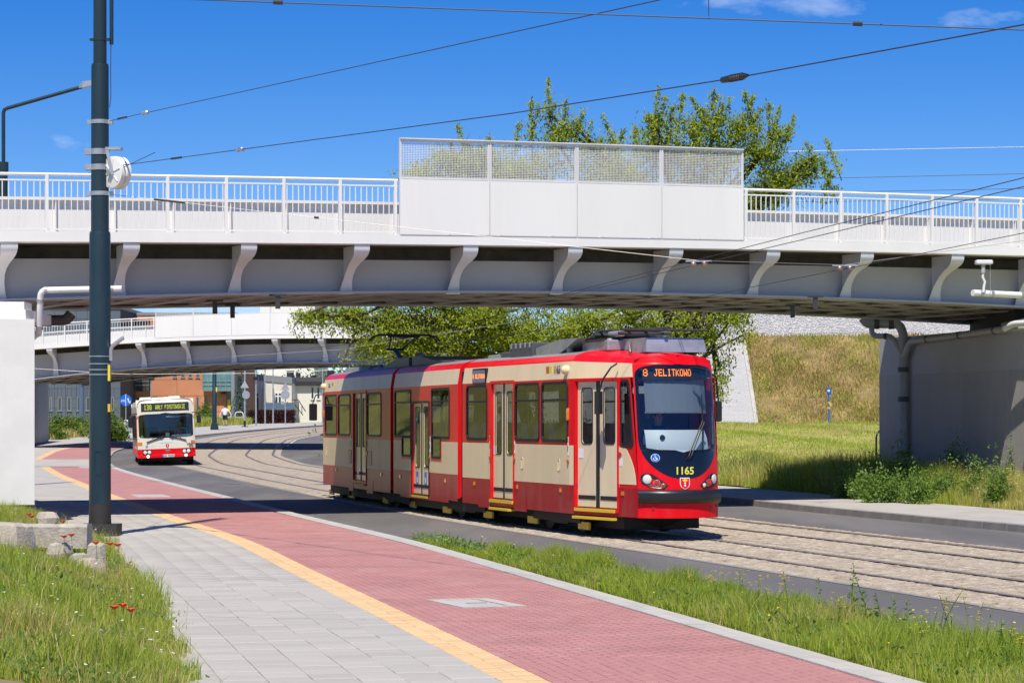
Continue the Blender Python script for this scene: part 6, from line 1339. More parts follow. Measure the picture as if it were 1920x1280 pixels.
# ------------------------------------------------------------------ buildings
def building(name, label, loc): return tag(empty(name, loc), label, 'building', 'buildings beyond the bridges')
def win(parent, x0, x1, z0, z1, y=-.0, fm='frame_grey', gm='pane_dark', mull=0, trans=False, sill=True, fw=.07):
    """recess frame, pane and sill standing on a facade plane at local y"""
    mb = MB(); mb.ring([(x0, y - .05, z0), (x1, y - .05, z0), (x1, y - .05, z1), (x0, y - .05, z1)], [(x0 + fw, y - .05, z0 + fw), (x1 - fw, y - .05, z0 + fw), (x1 - fw, y - .05, z1 - fw), (x0 + fw, y - .05, z1 - fw)], (0, .06, 0))
    for i in range(mull): x = x0 + (x1 - x0) * (i + 1) / (mull + 1); mb.box((x - fw / 2, y - .05, z0 + fw), (x + fw / 2, y + .0, z1 - fw))
    if trans: z = z0 + (z1 - z0) * .76; mb.box((x0 + fw, y - .048, z - fw / 2), (x1 - fw, y - .002, z + fw / 2))
    w_ = mb.obj('window', fm, parent); MB().quad((x0 + fw, y - .02, z0 + fw), (x1 - fw, y - .02, z0 + fw), (x1 - fw, y - .02, z1 - fw), (x0 + fw, y - .02, z1 - fw)).obj('pane', gm, w_)
    if sill: MB().box((x0 - .05, y - .14, z0 - .06), (x1 + .05, y + .0, z0 - .001)).obj('sill', fm, w_)
    return w_
def panels(parent, x0, x1, z0, z1, y, cw, ch, m, holes, gap=.03, name='panel'):
    """cladding panels hung on a facade, cut round the window openings"""
    nx, nz = max(1, round((x1 - x0) / cw)), max(1, round((z1 - z0) / ch)); cw, ch = (x1 - x0) / nx, (z1 - z0) / nz; meshes = {}
    for i in range(nx):
        for j in range(nz):
            cells = [(x0 + i * cw, x0 + (i + 1) * cw, z0 + j * ch, z0 + (j + 1) * ch)]
            for h in holes:
                nxt = []
                for c in cells:
                    if c[1] <= h[0] or c[0] >= h[1] or c[3] <= h[2] or c[2] >= h[3]: nxt.append(c); continue
                    if c[0] < h[0]: nxt.append((c[0], h[0], c[2], c[3]))
                    if c[1] > h[1]: nxt.append((h[1], c[1], c[2], c[3]))
                    a, b = max(c[0], h[0]), min(c[1], h[1])
                    if c[2] < h[2]: nxt.append((a, b, c[2], h[2]))
                    if c[3] > h[3]: nxt.append((a, b, h[3], c[3]))
                cells = nxt
            for c in cells:
                w_, h_ = c[1] - c[0] - gap, c[3] - c[2] - gap
                if w_ < .05 or h_ < .05: continue
                k = (round(w_, 2), round(h_, 2))
                if k not in meshes:
                    b = MB().box((0, -.05, 0), (w_, 0, h_)); me = bpy.data.meshes.new(name); me.from_pydata(b.v, [], b.f); me.materials.append(M[m]); meshes[k] = me
                link(name, meshes[k], parent, (c[0] + gap / 2, y, c[2] + gap / 2))
px_ = lambda px, Y: (px - 960) * Y / 4800
def hz(py, Y): return EYE + (788 - py) * Y / 4800
# slate office building at far left
Yb = 252; g0 = 1.6; b1 = building('office_building', 'slate blue panelled building with narrow windows behind the left mast', (px_(20, Yb), Yb, g0)); W1 = px_(226, Yb) - px_(20, Yb)
X1 = lambda px: px_(px, Yb) - px_(20, Yb); Z1 = lambda py, Y=Yb: hz(py, Y) - g0
MB().box((0, .0, -.5), (W1, 18, 11.4)).obj('wall', 'joint_slate', b1)
h1 = [(X1(p), X1(p + w_), Z1(770), Z1(744)) for p, w_ in ((93, 5), (108, 8), (126, 8), (144, 6), (161, 8), (178, 8), (196, 8), (208, 6))] + [(X1(p), X1(p + w_), Z1(705), Z1(680)) for p, w_ in ((86, 9), (112, 4), (126, 9), (143, 6), (160, 8), (178, 8), (200, 8))]
panels(b1, 0, W1, -.3, 11.4, 0, 1.05, 1.0, 'facade_slate', h1)
for h in h1: win(b1, *h, y=-.0, fm='frame_white' if h[2] > 4 else 'frame_grey', fw=.09)
MB().box((-.1, -.15, 11.4), (W1 + .1, 18.1, 11.7)).obj('parapet', 'fascia_grey', b1)
# terracotta building with glazed bays
Yt = 262; b2 = building('office_building', 'terracotta clad building with glazed bays behind the bus', (px_(226, Yt), Yt, g0)); X2 = lambda px: px_(px, Yt) - px_(226, Yt); Z2 = lambda py: hz(py, Yt) - g0; W2 = X2(441)
MB().box((0.02, .0, -.5), (W2, 20, 11.2)).obj('wall', 'joint_terra', b2)
h2 = [(X2(p), X2(p + 6), Z2(708), Z2(676)) for p in (325, 340, 354, 368)] + [(X2(p), X2(p + w_), Z2(775), Z2(744)) for p, w_ in ((255, 7), (271, 7), (288, 6), (340, 6), (368, 5), (383, 6))]
bayL, bayR, ent = (X2(226), X2(282), Z2(731), 10.4), (X2(382), X2(436), Z2(731), 10.4), (X2(425), X2(436), -.2, Z2(735))
panels(b2, 0.02, W2 - .2, -.3, 11.2, 0, 2.6, 1.55, 'terracotta', h2 + [bayL, bayR, ent], gap=.035)
for h in h2: win(b2, *h, fw=.08)
def bay(h, gm, n, dep, fm):
    e = MB().box((h[0], -dep, h[2] - .12), (h[1], -.0, h[2])).obj('bay', fm, b2); MB().box((h[0], -dep, h[3]), (h[1], .0, h[3] + .3)).obj('bay_roof', fm, e)
    for i in range(n):
        a, b = h[0] + (h[1] - h[0]) * i / n, h[0] + (h[1] - h[0]) * (i + 1) / n
        MB().quad((a + .05, -dep + .05, h[2]), (b - .05, -dep + .05, h[2]), (b - .05, -dep + .05, h[3]), (a + .05, -dep + .05, h[3])).obj('pane', gm, e); MB().box((a - .05, -dep, h[2]), (a + .05, -dep + .1, h[3])).obj('mullion', fm, e)
    for z in (h[2] + .45, h[2] + .85, h[2] + 3.4): MB().box((h[0], -dep - .03, z), (h[1], -dep + .02, z + .05)).obj('transom', 'galvanised', e)
    for x in (h[0], h[1]): MB().quad((x, -dep, h[2]), (x, 0, h[2]), (x, 0, h[3]), (x, -dep, h[3])).obj('bay_side', gm, e)
bay((bayL[0], X2(255), bayL[2], bayL[3]), 'pane_teal', 2, .6, 'frame_grey'); bay((X2(255.5), bayL[1], bayL[2], bayL[3]), 'pane_brown', 4, .75, 'steel_dark'); bay(bayR, 'pane_teal', 5, .9, 'frame_grey')
MB().box((X2(435.5), -1.0, -.4), (X2(441.5), .2, 11)).obj('corner_pillar', 'fascia_grey', b2)
MB().quad((ent[0], -.02, ent[2]), (ent[1], -.02, ent[2]), (ent[1], -.02, ent[3]), (ent[0], -.02, ent[3])).obj('entrance_glass', 'pane_dark', b2); MB().box((ent[0] + .1, -.06, 1.4), (ent[0] + .4, -.03, 2.6)).obj('poster', 'sign_yellow', b2)
MB().box((X2(414), -.5, Z2(739)), (X2(424), -.05, Z2(736))).obj('entrance_sign', 'text_dark', b2)
MB().box((X2(226), -.1, 11.2), (W2 + .1, 20.1, 11.5)).obj('parapet', 'fascia_grey', b2)
# low cream building at right with grey parapet
Yc = 285; b3 = building('low_building', 'low cream rendered building with grey parapet and glazed doors', (px_(441, Yc), Yc, 1.7)); X3 = lambda px: px_(px, Yc) - px_(441, Yc); Z3 = lambda py: hz(py, Yc) - 1.7
MB().extrude([(X3(441), 0, -.5), (X3(547), 0, -.5), (X3(547), 0, Z3(719)), (X3(441), 0, Z3(709))], (0, 14, 0)).obj('wall', 'render_cream', b3)
MB().extrude([(X3(441), -.12, Z3(709) + .0), (X3(547.5), -.12, Z3(719)), (X3(547.5), -.12, Z3(707)), (X3(441), -.12, Z3(698))], (0, 14, 0)).obj('parapet', 'fascia_grey', b3)
for a, b, c, d in ((470, 487, 770, 735), (514, 529, 766, 735)):
    win(b3, X3(a), X3(b), Z3(c), Z3(d), fm='frame_white', mull=1, trans=True, sill=False, fw=.14)
MB().extrude([(X3(511), -2.2, -.4), (X3(514), -2.2, -.4), (X3(514), -2.2, Z3(728)), (X3(511), -2.2, Z3(728))], (0, 2.2, 0)).obj('side_wall', 'render_cream', b3)
for p in (493, 495): MB().tube([(X3(p), -.1, -.3), (X3(p), -.1, Z3(733))], .05, 6).obj('downpipe', 'frame_white', b3)
b4 = building('low_building', 'lower white building with dark flat roof edge and two barred windows', (px_(547.6, 290), 290, 1.7)); X4 = lambda px: px_(px, 290) - px_(547.6, 290); Z4 = lambda py: hz(py, 290) - 1.7
MB().box((0, 0, -.5), (X4(660), 14, Z4(723))).obj('wall', 'render_cream', b4); MB().box((-.1, -.5, Z4(722.9)), (X4(660) + .2, 14, Z4(715))).obj('roof_edge', 'steel_dark', b4); MB().box((.2, .2, Z4(715) + .001), (X4(660), 13, Z4(707))).obj('roof', 'roof_tar', b4)
for a in (583, 594): 
    w_ = win(b4, X4(a), X4(a + 6), Z4(748), Z4(725), fm='frame_white', sill=True)
    for i in range(2): MB().box((X4(a) + .1 + i * .14, -.07, Z4(747)), (X4(a) + .13 + i * .14, -.05, Z4(726))).obj('bar', 'steel_dark', w_)
for p, w_, y0 in ((540, 14, 694), (555, 9, 698), (585, 9, 702), (617, 14, 693)): 
    mb = MB(); mb.tube([(X4(p), 3, Z4(707)), (X4(p), 3, Z4(y0))], w_ * 290 / 4800 / 2, 12); mb.obj('roof_vent', 'steel_dark', b4)
# stair rail, blue fence panels, hedge posts
fe = tag(empty('fence', gp(499, 262)), 'slate blue panel fence before the cream building', 'fence'); fx = lambda px: px_(px, 262) - px_(499, 262); fz = lambda py: zat(py, 262)
for i in range(4): a, b = 499 + i * 13.3, 499 + (i + 1) * 13.3; MB().box((fx(a) + .05, -.03, fz(775)), (fx(b) - .05, .03, fz(754.5))).obj('fence_panel', 'fence_blue', fe); MB().box((fx(a) - .05, -.06, 0), (fx(a) + .05, .06, fz(753))).obj('post', 'fence_blue', fe)
st_ = tag(empty('stair_rail', gp(555, 268)), 'thin metal stair railing against the white building', 'railing')
sx = lambda px: px_(px, 268) - px_(555, 268); sz = lambda py: zat(py, 268)
MB().tube([(sx(547), 0, sz(749)), (sx(559), 0, sz(749)), (sx(573), 0, sz(771))], .05, 6).obj('top_rail', 'steel_dark', st_); MB().tube([(sx(553), 0, sz(758)), (sx(568), 0, sz(778))], .05, 6).obj('lower_rail', 'steel_dark', st_)
for p, t in ((553, 749), (560, 752), (566, 761)): MB().tube([(sx(p), 0, sz(775)), (sx(p), 0, sz(t))], .04, 6).obj('baluster', 'steel_dark', st_)
# pale flat-roofed hall farther off, only a strip shows under the bridge
b5 = building('far_hall', 'pale hall with yellow window marks glimpsed far off under the bridge', (px_(488, 420), 420, 2)); MB().box((0, 0, 0), (px_(590, 420) - px_(488, 420), 30, hz(560, 420) - 2)).obj('wall', 'concrete_white', b5)
for i in range(9): win(b5, .8 + i * .95, 1.3 + i * .95, hz(686, 420) - 2, hz(668, 420) - 2, fm='sign_yellow', gm='pane_dark', sill=False, fw=.1)

# broken concrete beam and stones in the left verge
def rock(name, label, loc, sx_, sy_, sz_, seed, m='stone', rz=0):
    r = random.Random(seed); mb = MB(); rows = []
    kk = [2 * math.pi * (k + r.uniform(-.28, .28)) / 8 for k in range(8)]; rad = [r.uniform(.82, 1.22) for k in range(8)]
    for i, (zz_, q) in enumerate(((1.0, .52), (.86, .86), (.1, 1.05), (-.7, 1.0), (-1.0, .8))):
        rows.append([(sx_ * q * g * math.cos(a) * (1 + r.uniform(-.10, .10)), sy_ * q * g * math.sin(a) * (1 + r.uniform(-.10, .10)), sz_ * (zz_ + r.uniform(-.13, .13))) for a, g in zip(kk, rad)])
    mb.loft(rows, True, True, True); o = mb.obj(name, m, None, 18, loc=loc); o.rotation_euler.z = rz; return tag(o, label, 'stone', 'stones in the verge')
def vz(x, y): return float(mound(np.array([x]), np.array([y]))[0])
bx_, by_ = px_(72, 34.3), 34.3
cb = tag(empty('concrete_beam', (bx_, by_, vz(bx_, by_) + .08), R(-4)), 'broken pale concrete beam lying in the grass at left', 'beam')
mb = MB(); prof_ = [(-.17, .0), (.16, .0), (.16, .27), (.10, .315), (-.12, .32), (-.17, .28)]; rr_ = random.Random(3); rows = []
for i in range(15): x = -1.05 + i * .125; rows.append([(x + rr_.uniform(-.006, .006), y + rr_.uniform(-.010, .010), z + rr_.uniform(-.008, .008)) for y, z in prof_])
mb.loft(rows, True, True, True); mb.obj('beam', 'concrete_old', cb, 25)
mb = MB(); mb.loft([[(.0, -.19, .02), (-.32, -.19, .02), (-.36, -.185, .2), (-.20, -.182, .27), (-.06, -.185, .18)], [(.0, -.168, .02), (-.32, -.168, .02), (-.36, -.168, .2), (-.20, -.168, .27), (-.06, -.168, .18)]], True, True, True); mb.obj('spall', 'soil', cb)
x_, y_ = px_(86, 34.4), 34.4; rock('stone', 'rounded pale stone resting on top of the concrete beam', (x_, y_ + .02, vz(x_, y_) + .485), .145, .10, .085, 4)
x_, y_ = px_(180, 33.2), 33.2; rock('stone', 'upright rough stone at the right end of the concrete beam', (x_, y_, vz(x_, y_) + .16), .13, .13, .20, 8, 'concrete_old')
x_, y_ = px_(168, 31.6), 31.6; rock('stone', 'flat smooth stone in the grass below the concrete beam', (x_, y_, vz(x_, y_) + .10), .20, .15, .12, 9)

for px, Yq, sx_, sy_, sz_, sd, lb in ((18, 33.4, .34, .22, .20, 14, 'large broken slab piece at the far left of the verge'), (112, 33.3, .15, .12, .14, 15, 'rough chunk leaning on the front of the concrete beam'), (150, 32.6, .13, .11, .12, 16, 'small angular chunk below the right end of the beam')):
    x_ = px_(px, Yq); rock('stone', lb, (x_, Yq, vz(x_, Yq) + sz_ * .75), sx_, sy_, sz_, sd, 'concrete_old', .4)
# ------------------------------------------------------------------ vegetation
def unit(n):
    v = rng.normal(0, 1, (n, 3)); return v / np.linalg.norm(v, axis=1, keepdims=True)
def blades(name, P, H, W, m, lean=.35, parent=None, tint=None):
    """grass: each blade bends over and ends in a point"""
    n = len(P); a = rng.uniform(0, 2 * np.pi, n); b = rng.uniform(0, 2 * np.pi, n); l = rng.uniform(.1, 1, n) * lean
    wv = np.stack([np.cos(a), np.sin(a), np.zeros(n)], 1) * (W / 2)[:, None]; lv = np.stack([np.cos(b), np.sin(b), np.zeros(n)], 1) * (l * H)[:, None]; up = np.stack([np.zeros(n), np.zeros(n), H], 1)
    mid = P + up * .58 + lv * .35; tip = P + up * (1 - l * .25)[:, None] + lv
    V = np.stack([P - wv, P + wv, mid + wv * .75, mid - wv * .75, tip], 1).reshape(-1, 3); k = np.arange(n)[:, None] * 5
    t = np.repeat(rng.uniform(0, 1, n) if tint is None else tint, 5)
    return np_mesh(name, V, [k + np.array([0, 1, 2, 3]), k + np.array([3, 2, 4])], m, tint=t, parent=parent)
def leaves(name, C, L, m, parent=None, tint=None, up=.0, ratio=.46, D=None, flat=0.0):
    """leaf blades: pointed four-corner faces folded along the rib"""
    n = len(C); d = (unit(n) if D is None else D) + np.array([0, 0, up]); d /= np.linalg.norm(d, axis=1, keepdims=True)
    s = np.cross(d, unit(n) * (1 - flat * .5) + np.array([0, -.45, 1.0]) * flat); s /= np.linalg.norm(s, axis=1, keepdims=True) + 1e-9; nn = np.cross(d, s); L = L[:, None]
    V = np.stack([C, C + d * L * .5 + s * L * ratio * .5 + nn * L * .08, C + d * L, C + d * L * .5 - s * L * ratio * .5 + nn * L * .08], 1).reshape(-1, 3); k = np.arange(n)[:, None] * 4
    t = np.repeat(rng.uniform(0, 1, n) if tint is None else tint, 4)
    return np_mesh(name, V, [k + np.array([0, 1, 2]), k + np.array([0, 2, 3])], m, tint=t, parent=parent)
def noise2(X, Y, s, seed=0): return (np.sin(X * 1.7 / s + seed) * np.cos(Y * 1.3 / s + seed * 1.7) + np.sin((X + Y) * .9 / s + seed * .6) * .7 + np.sin((X * 2.3 - Y * 1.9) / s) * .5) / 2.2

# --- verge at left
N = 260000; Y = 17.5 + 39.5 * rng.uniform(0, 1, N) ** 1.25; X = Xg(Y) - .14 + .10 * rng.normal(0, 1, N) * (rng.uniform(0, 1, N) < .3) - rng.uniform(0, 1, N) ** 1.15 * (Xg(Y) + .205 * Y + 1.2).clip(.6, 9)
keep = (X > -.207 * Y - .4) & ~((np.abs(X + 7.13) < .36) & (np.abs(Y - 44.3) < .36)) & ~((X < -9.1 - (Y - 49) * .0) & (Y > 48.9 + (X + 9.14) * .4)); X, Y = X[keep], Y[keep]
den = rng.uniform(0, 1, len(X)) < np.clip(.50 + .55 * noise2(X, Y, .8, 2), .16, 1) * np.clip(1.5 - (Y - 18) / 60, .5, 1); X, Y = X[den], Y[den]
dryness = noise2(X, Y, 1.3, 5) + rng.normal(0, .45, len(X)); Z = mound(X, Y) - .01
hgt = (.08 + .13 * np.clip(noise2(X, Y, .55, 1) + .35, 0, 1.3)) * rng.uniform(.6, 1.5, len(X)) * np.clip((Xg(Y) + .25 - X) / .5, .5, 1.1)
hgt *= np.where((np.abs(X - bx_) < 1.4) & (np.abs(Y - by_ + 1.3) < 1.3), .45, 1)
vg = bpy.data.objects['grass_verge']; dm_ = dryness > .42
P = np.stack([X, Y, Z], 1)
tag(blades('grass', P[~dm_], hgt[~dm_], rng.uniform(.006, .013, (~dm_).sum()), 'grass_fresh', .55), 'fresh green grass of the left verge around the mast foot', 'grass', kind='stuff')
tag(blades('dry_grass', P[dm_], hgt[dm_] * 1.15, rng.uniform(.004, .009, dm_.sum()), 'grass_dry', .8), 'straw coloured dry grass in the left verge', 'grass', kind='stuff')
# broad low leaves and taller tufts in the verge
n = 17000; q = rng.integers(0, len(X), n); C = P[q] + np.stack([rng.normal(-.03, .05, n), rng.normal(0, .05, n), rng.uniform(.02, .12, n)], 1)
q2 = noise2(C[:, 0], C[:, 1], .9, 7) > -.1; C = C[q2]
tag(leaves('low_weeds', C, rng.uniform(.025, .085, len(C)), 'weed_leaf', up=.5), 'broad leaved low weeds between the verge grass', 'weeds', kind='stuff')
def tuft(cx, cy, n, h, r, zf):
    a = rng.uniform(0, 6.28, n); rr = r * np.sqrt(rng.uniform(0, 1, n)); x, y = cx + rr * np.cos(a), cy + rr * np.sin(a); return np.stack([x, y, zf(x, y)], 1), rng.uniform(.5, 1, n) * h
TP, TH = [], []
for px, py, h in ((270, 1080, .42), (262, 1070, .40), (285, 1095, .36), (60, 985, .40), (25, 975, .42), (10, 990, .4), (90, 990, .34), (120, 1000, .34), (200, 995, .30), (20, 1180, .34), (100, 1150, .34), (150, 1180, .3), (230, 1210, .3), (140, 1060, .32), (35, 1100, .34), (310, 1170, .26), (330, 1215, .26)):
    Y0 = 1.75 * 4800 / (py - 788); p, h_ = tuft((px - 960) * Y0 / 4800, Y0, 150, h, .20, lambda x, y: mound(x, y)); TP.append(p); TH.append(h_)
TP, TH = np.concatenate(TP), np.concatenate(TH); tag(blades('tall_grass', TP, TH, rng.uniform(.006, .012, len(TP)), 'grass_fresh', .5), 'taller tufts of grass in the left verge', 'grass', kind='stuff')
q = rng.integers(0, len(P), 1400); tag(blades('dry_stalks', P[q], rng.uniform(.22, .46, 1400), rng.uniform(.004, .007, 1400), 'grass_dry', .9), 'long bent dry stalks in the left verge', 'grass', kind='stuff')
# --- strip of grass along the red path
N = 150000; Y = rng.uniform(17.5, 43, N); t = rng.uniform(0, 1, N); A, B = Xk(Y) + .02, np.maximum(Xroad(Y) + .10, Xk(Y) + .06); X = A + (B - A) * t
keep = (np.abs(X / Y) < .215) & ((B - A) > .07) & (rng.uniform(0, 1, N) < np.clip(.75 + .4 * noise2(X, Y, .7, 3), .3, 1)); X, Y = X[keep], Y[keep]; Z = strip_z(X, Y) - .005
wid = Xroad(Y) - Xk(Y); h = (.09 + .23 * np.clip(noise2(X, Y, .45, 6) * .6 + .5, 0, 1.3)) * np.clip(wid / .55, .55, 1.15) * rng.uniform(.55, 1.35, len(X)) * np.clip(.55 + (X - Xk(Y)) / .35, .55, 1)
dryn = noise2(X, Y, .9, 9) + rng.normal(0, .4, len(X)) > .62; P2 = np.stack([X, Y, Z], 1)
tag(blades('grass', P2[~dryn], h[~dryn], rng.uniform(.006, .012, (~dryn).sum()), 'grass_fresh', .5), 'lush green grass strip between red path and road', 'grass', kind='stuff')
tag(blades('dry_grass', P2[dryn], h[dryn], rng.uniform(.004, .008, dryn.sum()), 'grass_dry', .7), 'dry stems in the grass strip along the road', 'grass', kind='stuff')
n = 9000; q = rng.integers(0, len(P2), n); C = P2[q] + np.stack([rng.normal(0, .04, n), rng.normal(0, .04, n), rng.uniform(.02, .20, n)], 1)
tag(leaves('low_weeds', C, rng.uniform(.03, .07, n), 'weed_leaf', up=.6), 'small leafy weeds in the grass strip along the road', 'weeds', kind='stuff')

# bushes on the left railway bank, mirrored in the tram windows
def bank_bush(i, x, y, r_):
    bush('bush', LBB[i], (x, y, float(ramp(y)) + .05 + 5.6 * float(ss((float(Xg(y)) - 1.6 - x) / 9.0))), r_, r_, r_ * 1.2, 900, .3, 'bush_leaf', 'bushes on the left railway bank', seed=140 + i)
LBB = ('bush low on the left railway bank nearest the near bridge', 'bush high on the left railway bank near the first bridge', 'bush midway along the left railway bank', 'broad bush high on the left railway bank', 'bush on the left railway bank toward the far bridge')
# --- single tall weeds, flowers
def weed(loc, h, label, group, flowers=True, lean=0, leafy=1.0, nst=1, seed=0):
    r = np.random.default_rng(seed); e = tag(empty('tall_weed', loc), label, 'weed', group); mb = MB(); C, LS, FL = [], [], []
    for s_ in range(nst):
        hh = h * r.uniform(.75, 1.0) if s_ else h; a, b = r.normal(0, .10, 2) + (lean, 0); top = None; pts = [(a * hh * t * t * 1.5 + r.normal(0, .004), b * hh * t * t * 1.5, hh * t) for t in np.linspace(0, 1, 6)]
        mb.tube(pts, [.006, .0055, .005, .004, .003, .002], 5)
        for t in np.linspace(.15, .96, int(26 * leafy * hh / .5)):
            x, y, z = [float(np.interp(t, np.linspace(0, 1, 6), [p[c] for p in pts])) for c in range(3)]; C.append((x, y, z)); LS.append((.09 if leafy > .8 else .05) * (1.15 - t) + .02)
        if flowers:
            for k in range(int(5 + 4 * r.uniform())):
                t = r.uniform(.72, 1.0); x, y, z = [float(np.interp(t, np.linspace(0, 1, 6), [p[c] for p in pts])) for c in range(3)]; FL.append((x + r.normal(0, .035), y + r.normal(0, .035), z + r.uniform(0, .05)))
    mb.obj('stem', 'grass_fresh', e)
    C = np.array(C); D = r.normal(0, 1, C.shape); D[:, 2] = np.abs(D[:, 2]) * .6; D /= np.linalg.norm(D, axis=1, keepdims=True); tag(leaves('foliage', C, np.array(LS), 'weed_leaf', parent=e, D=D, ratio=.3), kind='stuff')
    if FL:
        FL = np.array(FL); V = []; F = []; k = 0
        for p in FL:
            for i in range(4):
                a = i * 1.57 + .4; V += [p, p + np.array([math.cos(a - .5) * .013, math.sin(a - .5) * .013, .006]), p + np.array([math.cos(a) * .02, math.sin(a) * .02, .004]), p + np.array([math.cos(a + .5) * .013, math.sin(a + .5) * .013, .006])]; F.append((k, k + 1, k + 2, k + 3)); k += 4
        tag(np_mesh('blossom', np.array(V), [np.array(F)], 'petal_yellow', parent=e), kind='stuff')
    return e
Gs = 'tall weeds in the grass strip'
for i, (px, py, top, fl, lf) in enumerate(((1385, 1165, 1070, 1, .25), (1352, 1150, 1075, 1, .25), (1420, 1175, 1085, 1, .25), (1445, 1180, 1100, 1, .3), (1480, 1185, 1075, 1, .25), (1300, 1130, 1085, 1, .3), (1330, 1140, 1080, 1, .3), (1600, 1180, 1060, 0, 1.3), (1630, 1190, 1085, 0, 1.2), (1545, 1180, 1090, 0, 1.1), (1655, 1200, 1115, 0, 1.1), (1675, 1210, 1120, 0, 1.1), (1705, 1215, 1130, 0, 1.1), (1760, 1225, 1105, 1, .3), (1745, 1230, 1150, 1, .3), (1785, 1235, 1120, 1, .3), (1820, 1245, 1125, 1, .3), (1845, 1250, 1145, 1, .3), (1880, 1255, 1165, 0, 1.1), (1575, 1200, 1120, 1, .35), (1730, 1235, 1165, 1, .35), (1115, 1085, 1040, 0, 1.1), (1200, 1110, 1060, 0, 1.1), (1140, 1095, 1048, 1, .5), (960, 1048, 1020, 0, 1.0), (900, 1035, 1010, 0, .9), (830, 1018, 1003, 0, .9), (1885, 1270, 1180, 0, 1.0), (1910, 1275, 1190, 1, .5))):
    Y0 = 1.99 * 4800 / (py - 788); x = (px - 960) * Y0 / 4800; h = (py - top) * Y0 / 4800 + .05
    lb = ('tall flowering weed with thin stems and yellow blossom in the grass strip' if fl else 'tall leafy green weed standing in the grass strip')
    weed((x, Y0, PV - .02), max(.2, h), lb, Gs + (' with yellow blossom' if fl else ' with green leaves'), bool(fl), leafy=lf, nst=2 if fl else 1, seed=i)
def flower(name, loc, h, m, label, group, r=.035, n=5):
    e = tag(empty(name, loc), label, 'flower', group); MB().tube([(0, 0, 0), (.01, 0, h * .6), (.0, .01, h)], .003, 5).obj('stem', 'grass_fresh', e)
    mb = MB()
    for i in range(n):
        a = 2 * math.pi * i / n + .3; mb.add([(0, 0, h), (r * math.cos(a - .6), r * math.sin(a - .6), h + r * .75), (r * 1.2 * math.cos(a), r * 1.2 * math.sin(a), h + r * .9), (r * math.cos(a + .6), r * math.sin(a + .6), h + r * .75)], [(0, 1, 2, 3)])
    mb.obj('blossom', m, e); return e
for i, (px, py) in enumerate(((54, 967), (60, 971), (78, 979), (97, 988), (118, 981), (105, 997), (120, 1009), (134, 1006), (180, 1021), (221, 1025), (231, 1139), (246, 1148), (215, 1143), (207, 1023))):
    Y0 = (EYE - .52) * 4800 / (py - 788); x = (px - 960) * Y0 / 4800; z = vz(x, Y0); flower('poppy', (x, Y0, z), max(.16, EYE - (py - 788) * Y0 / 4800 - z), 'petal_red', 'red poppy on a thin stem in the left verge', 'poppies in the verge', .042 if py > 1100 else .05)
def specks(name, label, P, r, m):
    n = len(P); k = np.arange(n)[:, None] * 4; a = rng.uniform(0, 1.57, n); V = np.stack([P + np.stack([r * np.cos(a + i * 1.5708), r * np.sin(a + i * 1.5708), rng.uniform(-.004, .008, n)], 1) for i in range(4)], 1).reshape(-1, 3)
    tag(np_mesh(name, V, [k + np.array([0, 1, 2, 3])], m), label, 'flowers', kind='stuff')
q = rng.integers(0, len(P), 900); C = P[q]; C = C[noise2(C[:, 0], C[:, 1], .8, 11) > .05][:260]; C[:, 2] += rng.uniform(.10, .24, len(C)); specks('daisies', 'small white daisies scattered through the left verge', C, .016, 'petal_white')
C = P[rng.integers(0, len(P), 70)].copy(); C[:, 2] += rng.uniform(.12, .26, len(C)); specks('yellow_flowers', 'small yellow flowers scattered through the left verge', C, .014, 'petal_yellow')
C = P2[rng.integers(0, len(P2), 150)].copy(); C[:, 2] += rng.uniform(.14, .34, len(C)); specks('yellow_flowers', 'small yellow flowers in the grass strip by the road', C, .013, 'petal_yellow')

# --- weeds in front of the shaded wall at right
Xw = lambda Y: np.interp(Y, [49, 60.9, 70.6], [15.1, 12.28, 10.08])            # wall line
N = 60000; Y = rng.uniform(46, 72, N); t = rng.uniform(0, 1, N); A, B = Xb(Y) + .10, np.maximum(Xw(Y), Xb(Y) + .3) - .05; X = A + (B - A) * t; keep = (X / Y < .205) & (X > Xb(Y) + .08 + .25 * noise2(X, Y, .9, 4)); X, Y, t = X[keep], Y[keep], t[keep]; Z = lawn_z(X, Y) - .02
green = np.clip((.185 - X / Y) / .02, 0, 1); h = (.32 + .36 * (noise2(X, Y, .8, 2) + .6).clip(0, 1.2)) * rng.uniform(.5, 1.5, len(X)) * np.clip((X - Xb(Y)) / .8, .4, 1)
dd = (rng.uniform(0, 1, len(X)) > .25 + green * .6); Pw = np.stack([X, Y, Z], 1)
tag(blades('grass', Pw[~dd], h[~dd], rng.uniform(.009, .018, (~dd).sum()), 'grass_fresh', .5), 'green grass in front of the shaded abutment wall', 'grass', kind='stuff')
tag(blades('dry_grass', Pw[dd], h[dd], rng.uniform(.007, .013, dd.sum()), 'grass_dry', .6), 'yellowing tall grass in front of the shaded wall at right', 'grass', kind='stuff')
q = rng.integers(0, len(Pw), 900); C = Pw[q].copy(); C = C[C[:, 0] / C[:, 1] > .165]; C[:, 2] += rng.uniform(.4, .95, len(C)); specks('yellow_flowers', 'yellow flowers in the weeds before the shaded wall', C[:190], .026, 'petal_yellow'); specks('white_flowers', 'white flowers in the weeds before the shaded wall', C[190:300], .026, 'petal_white')
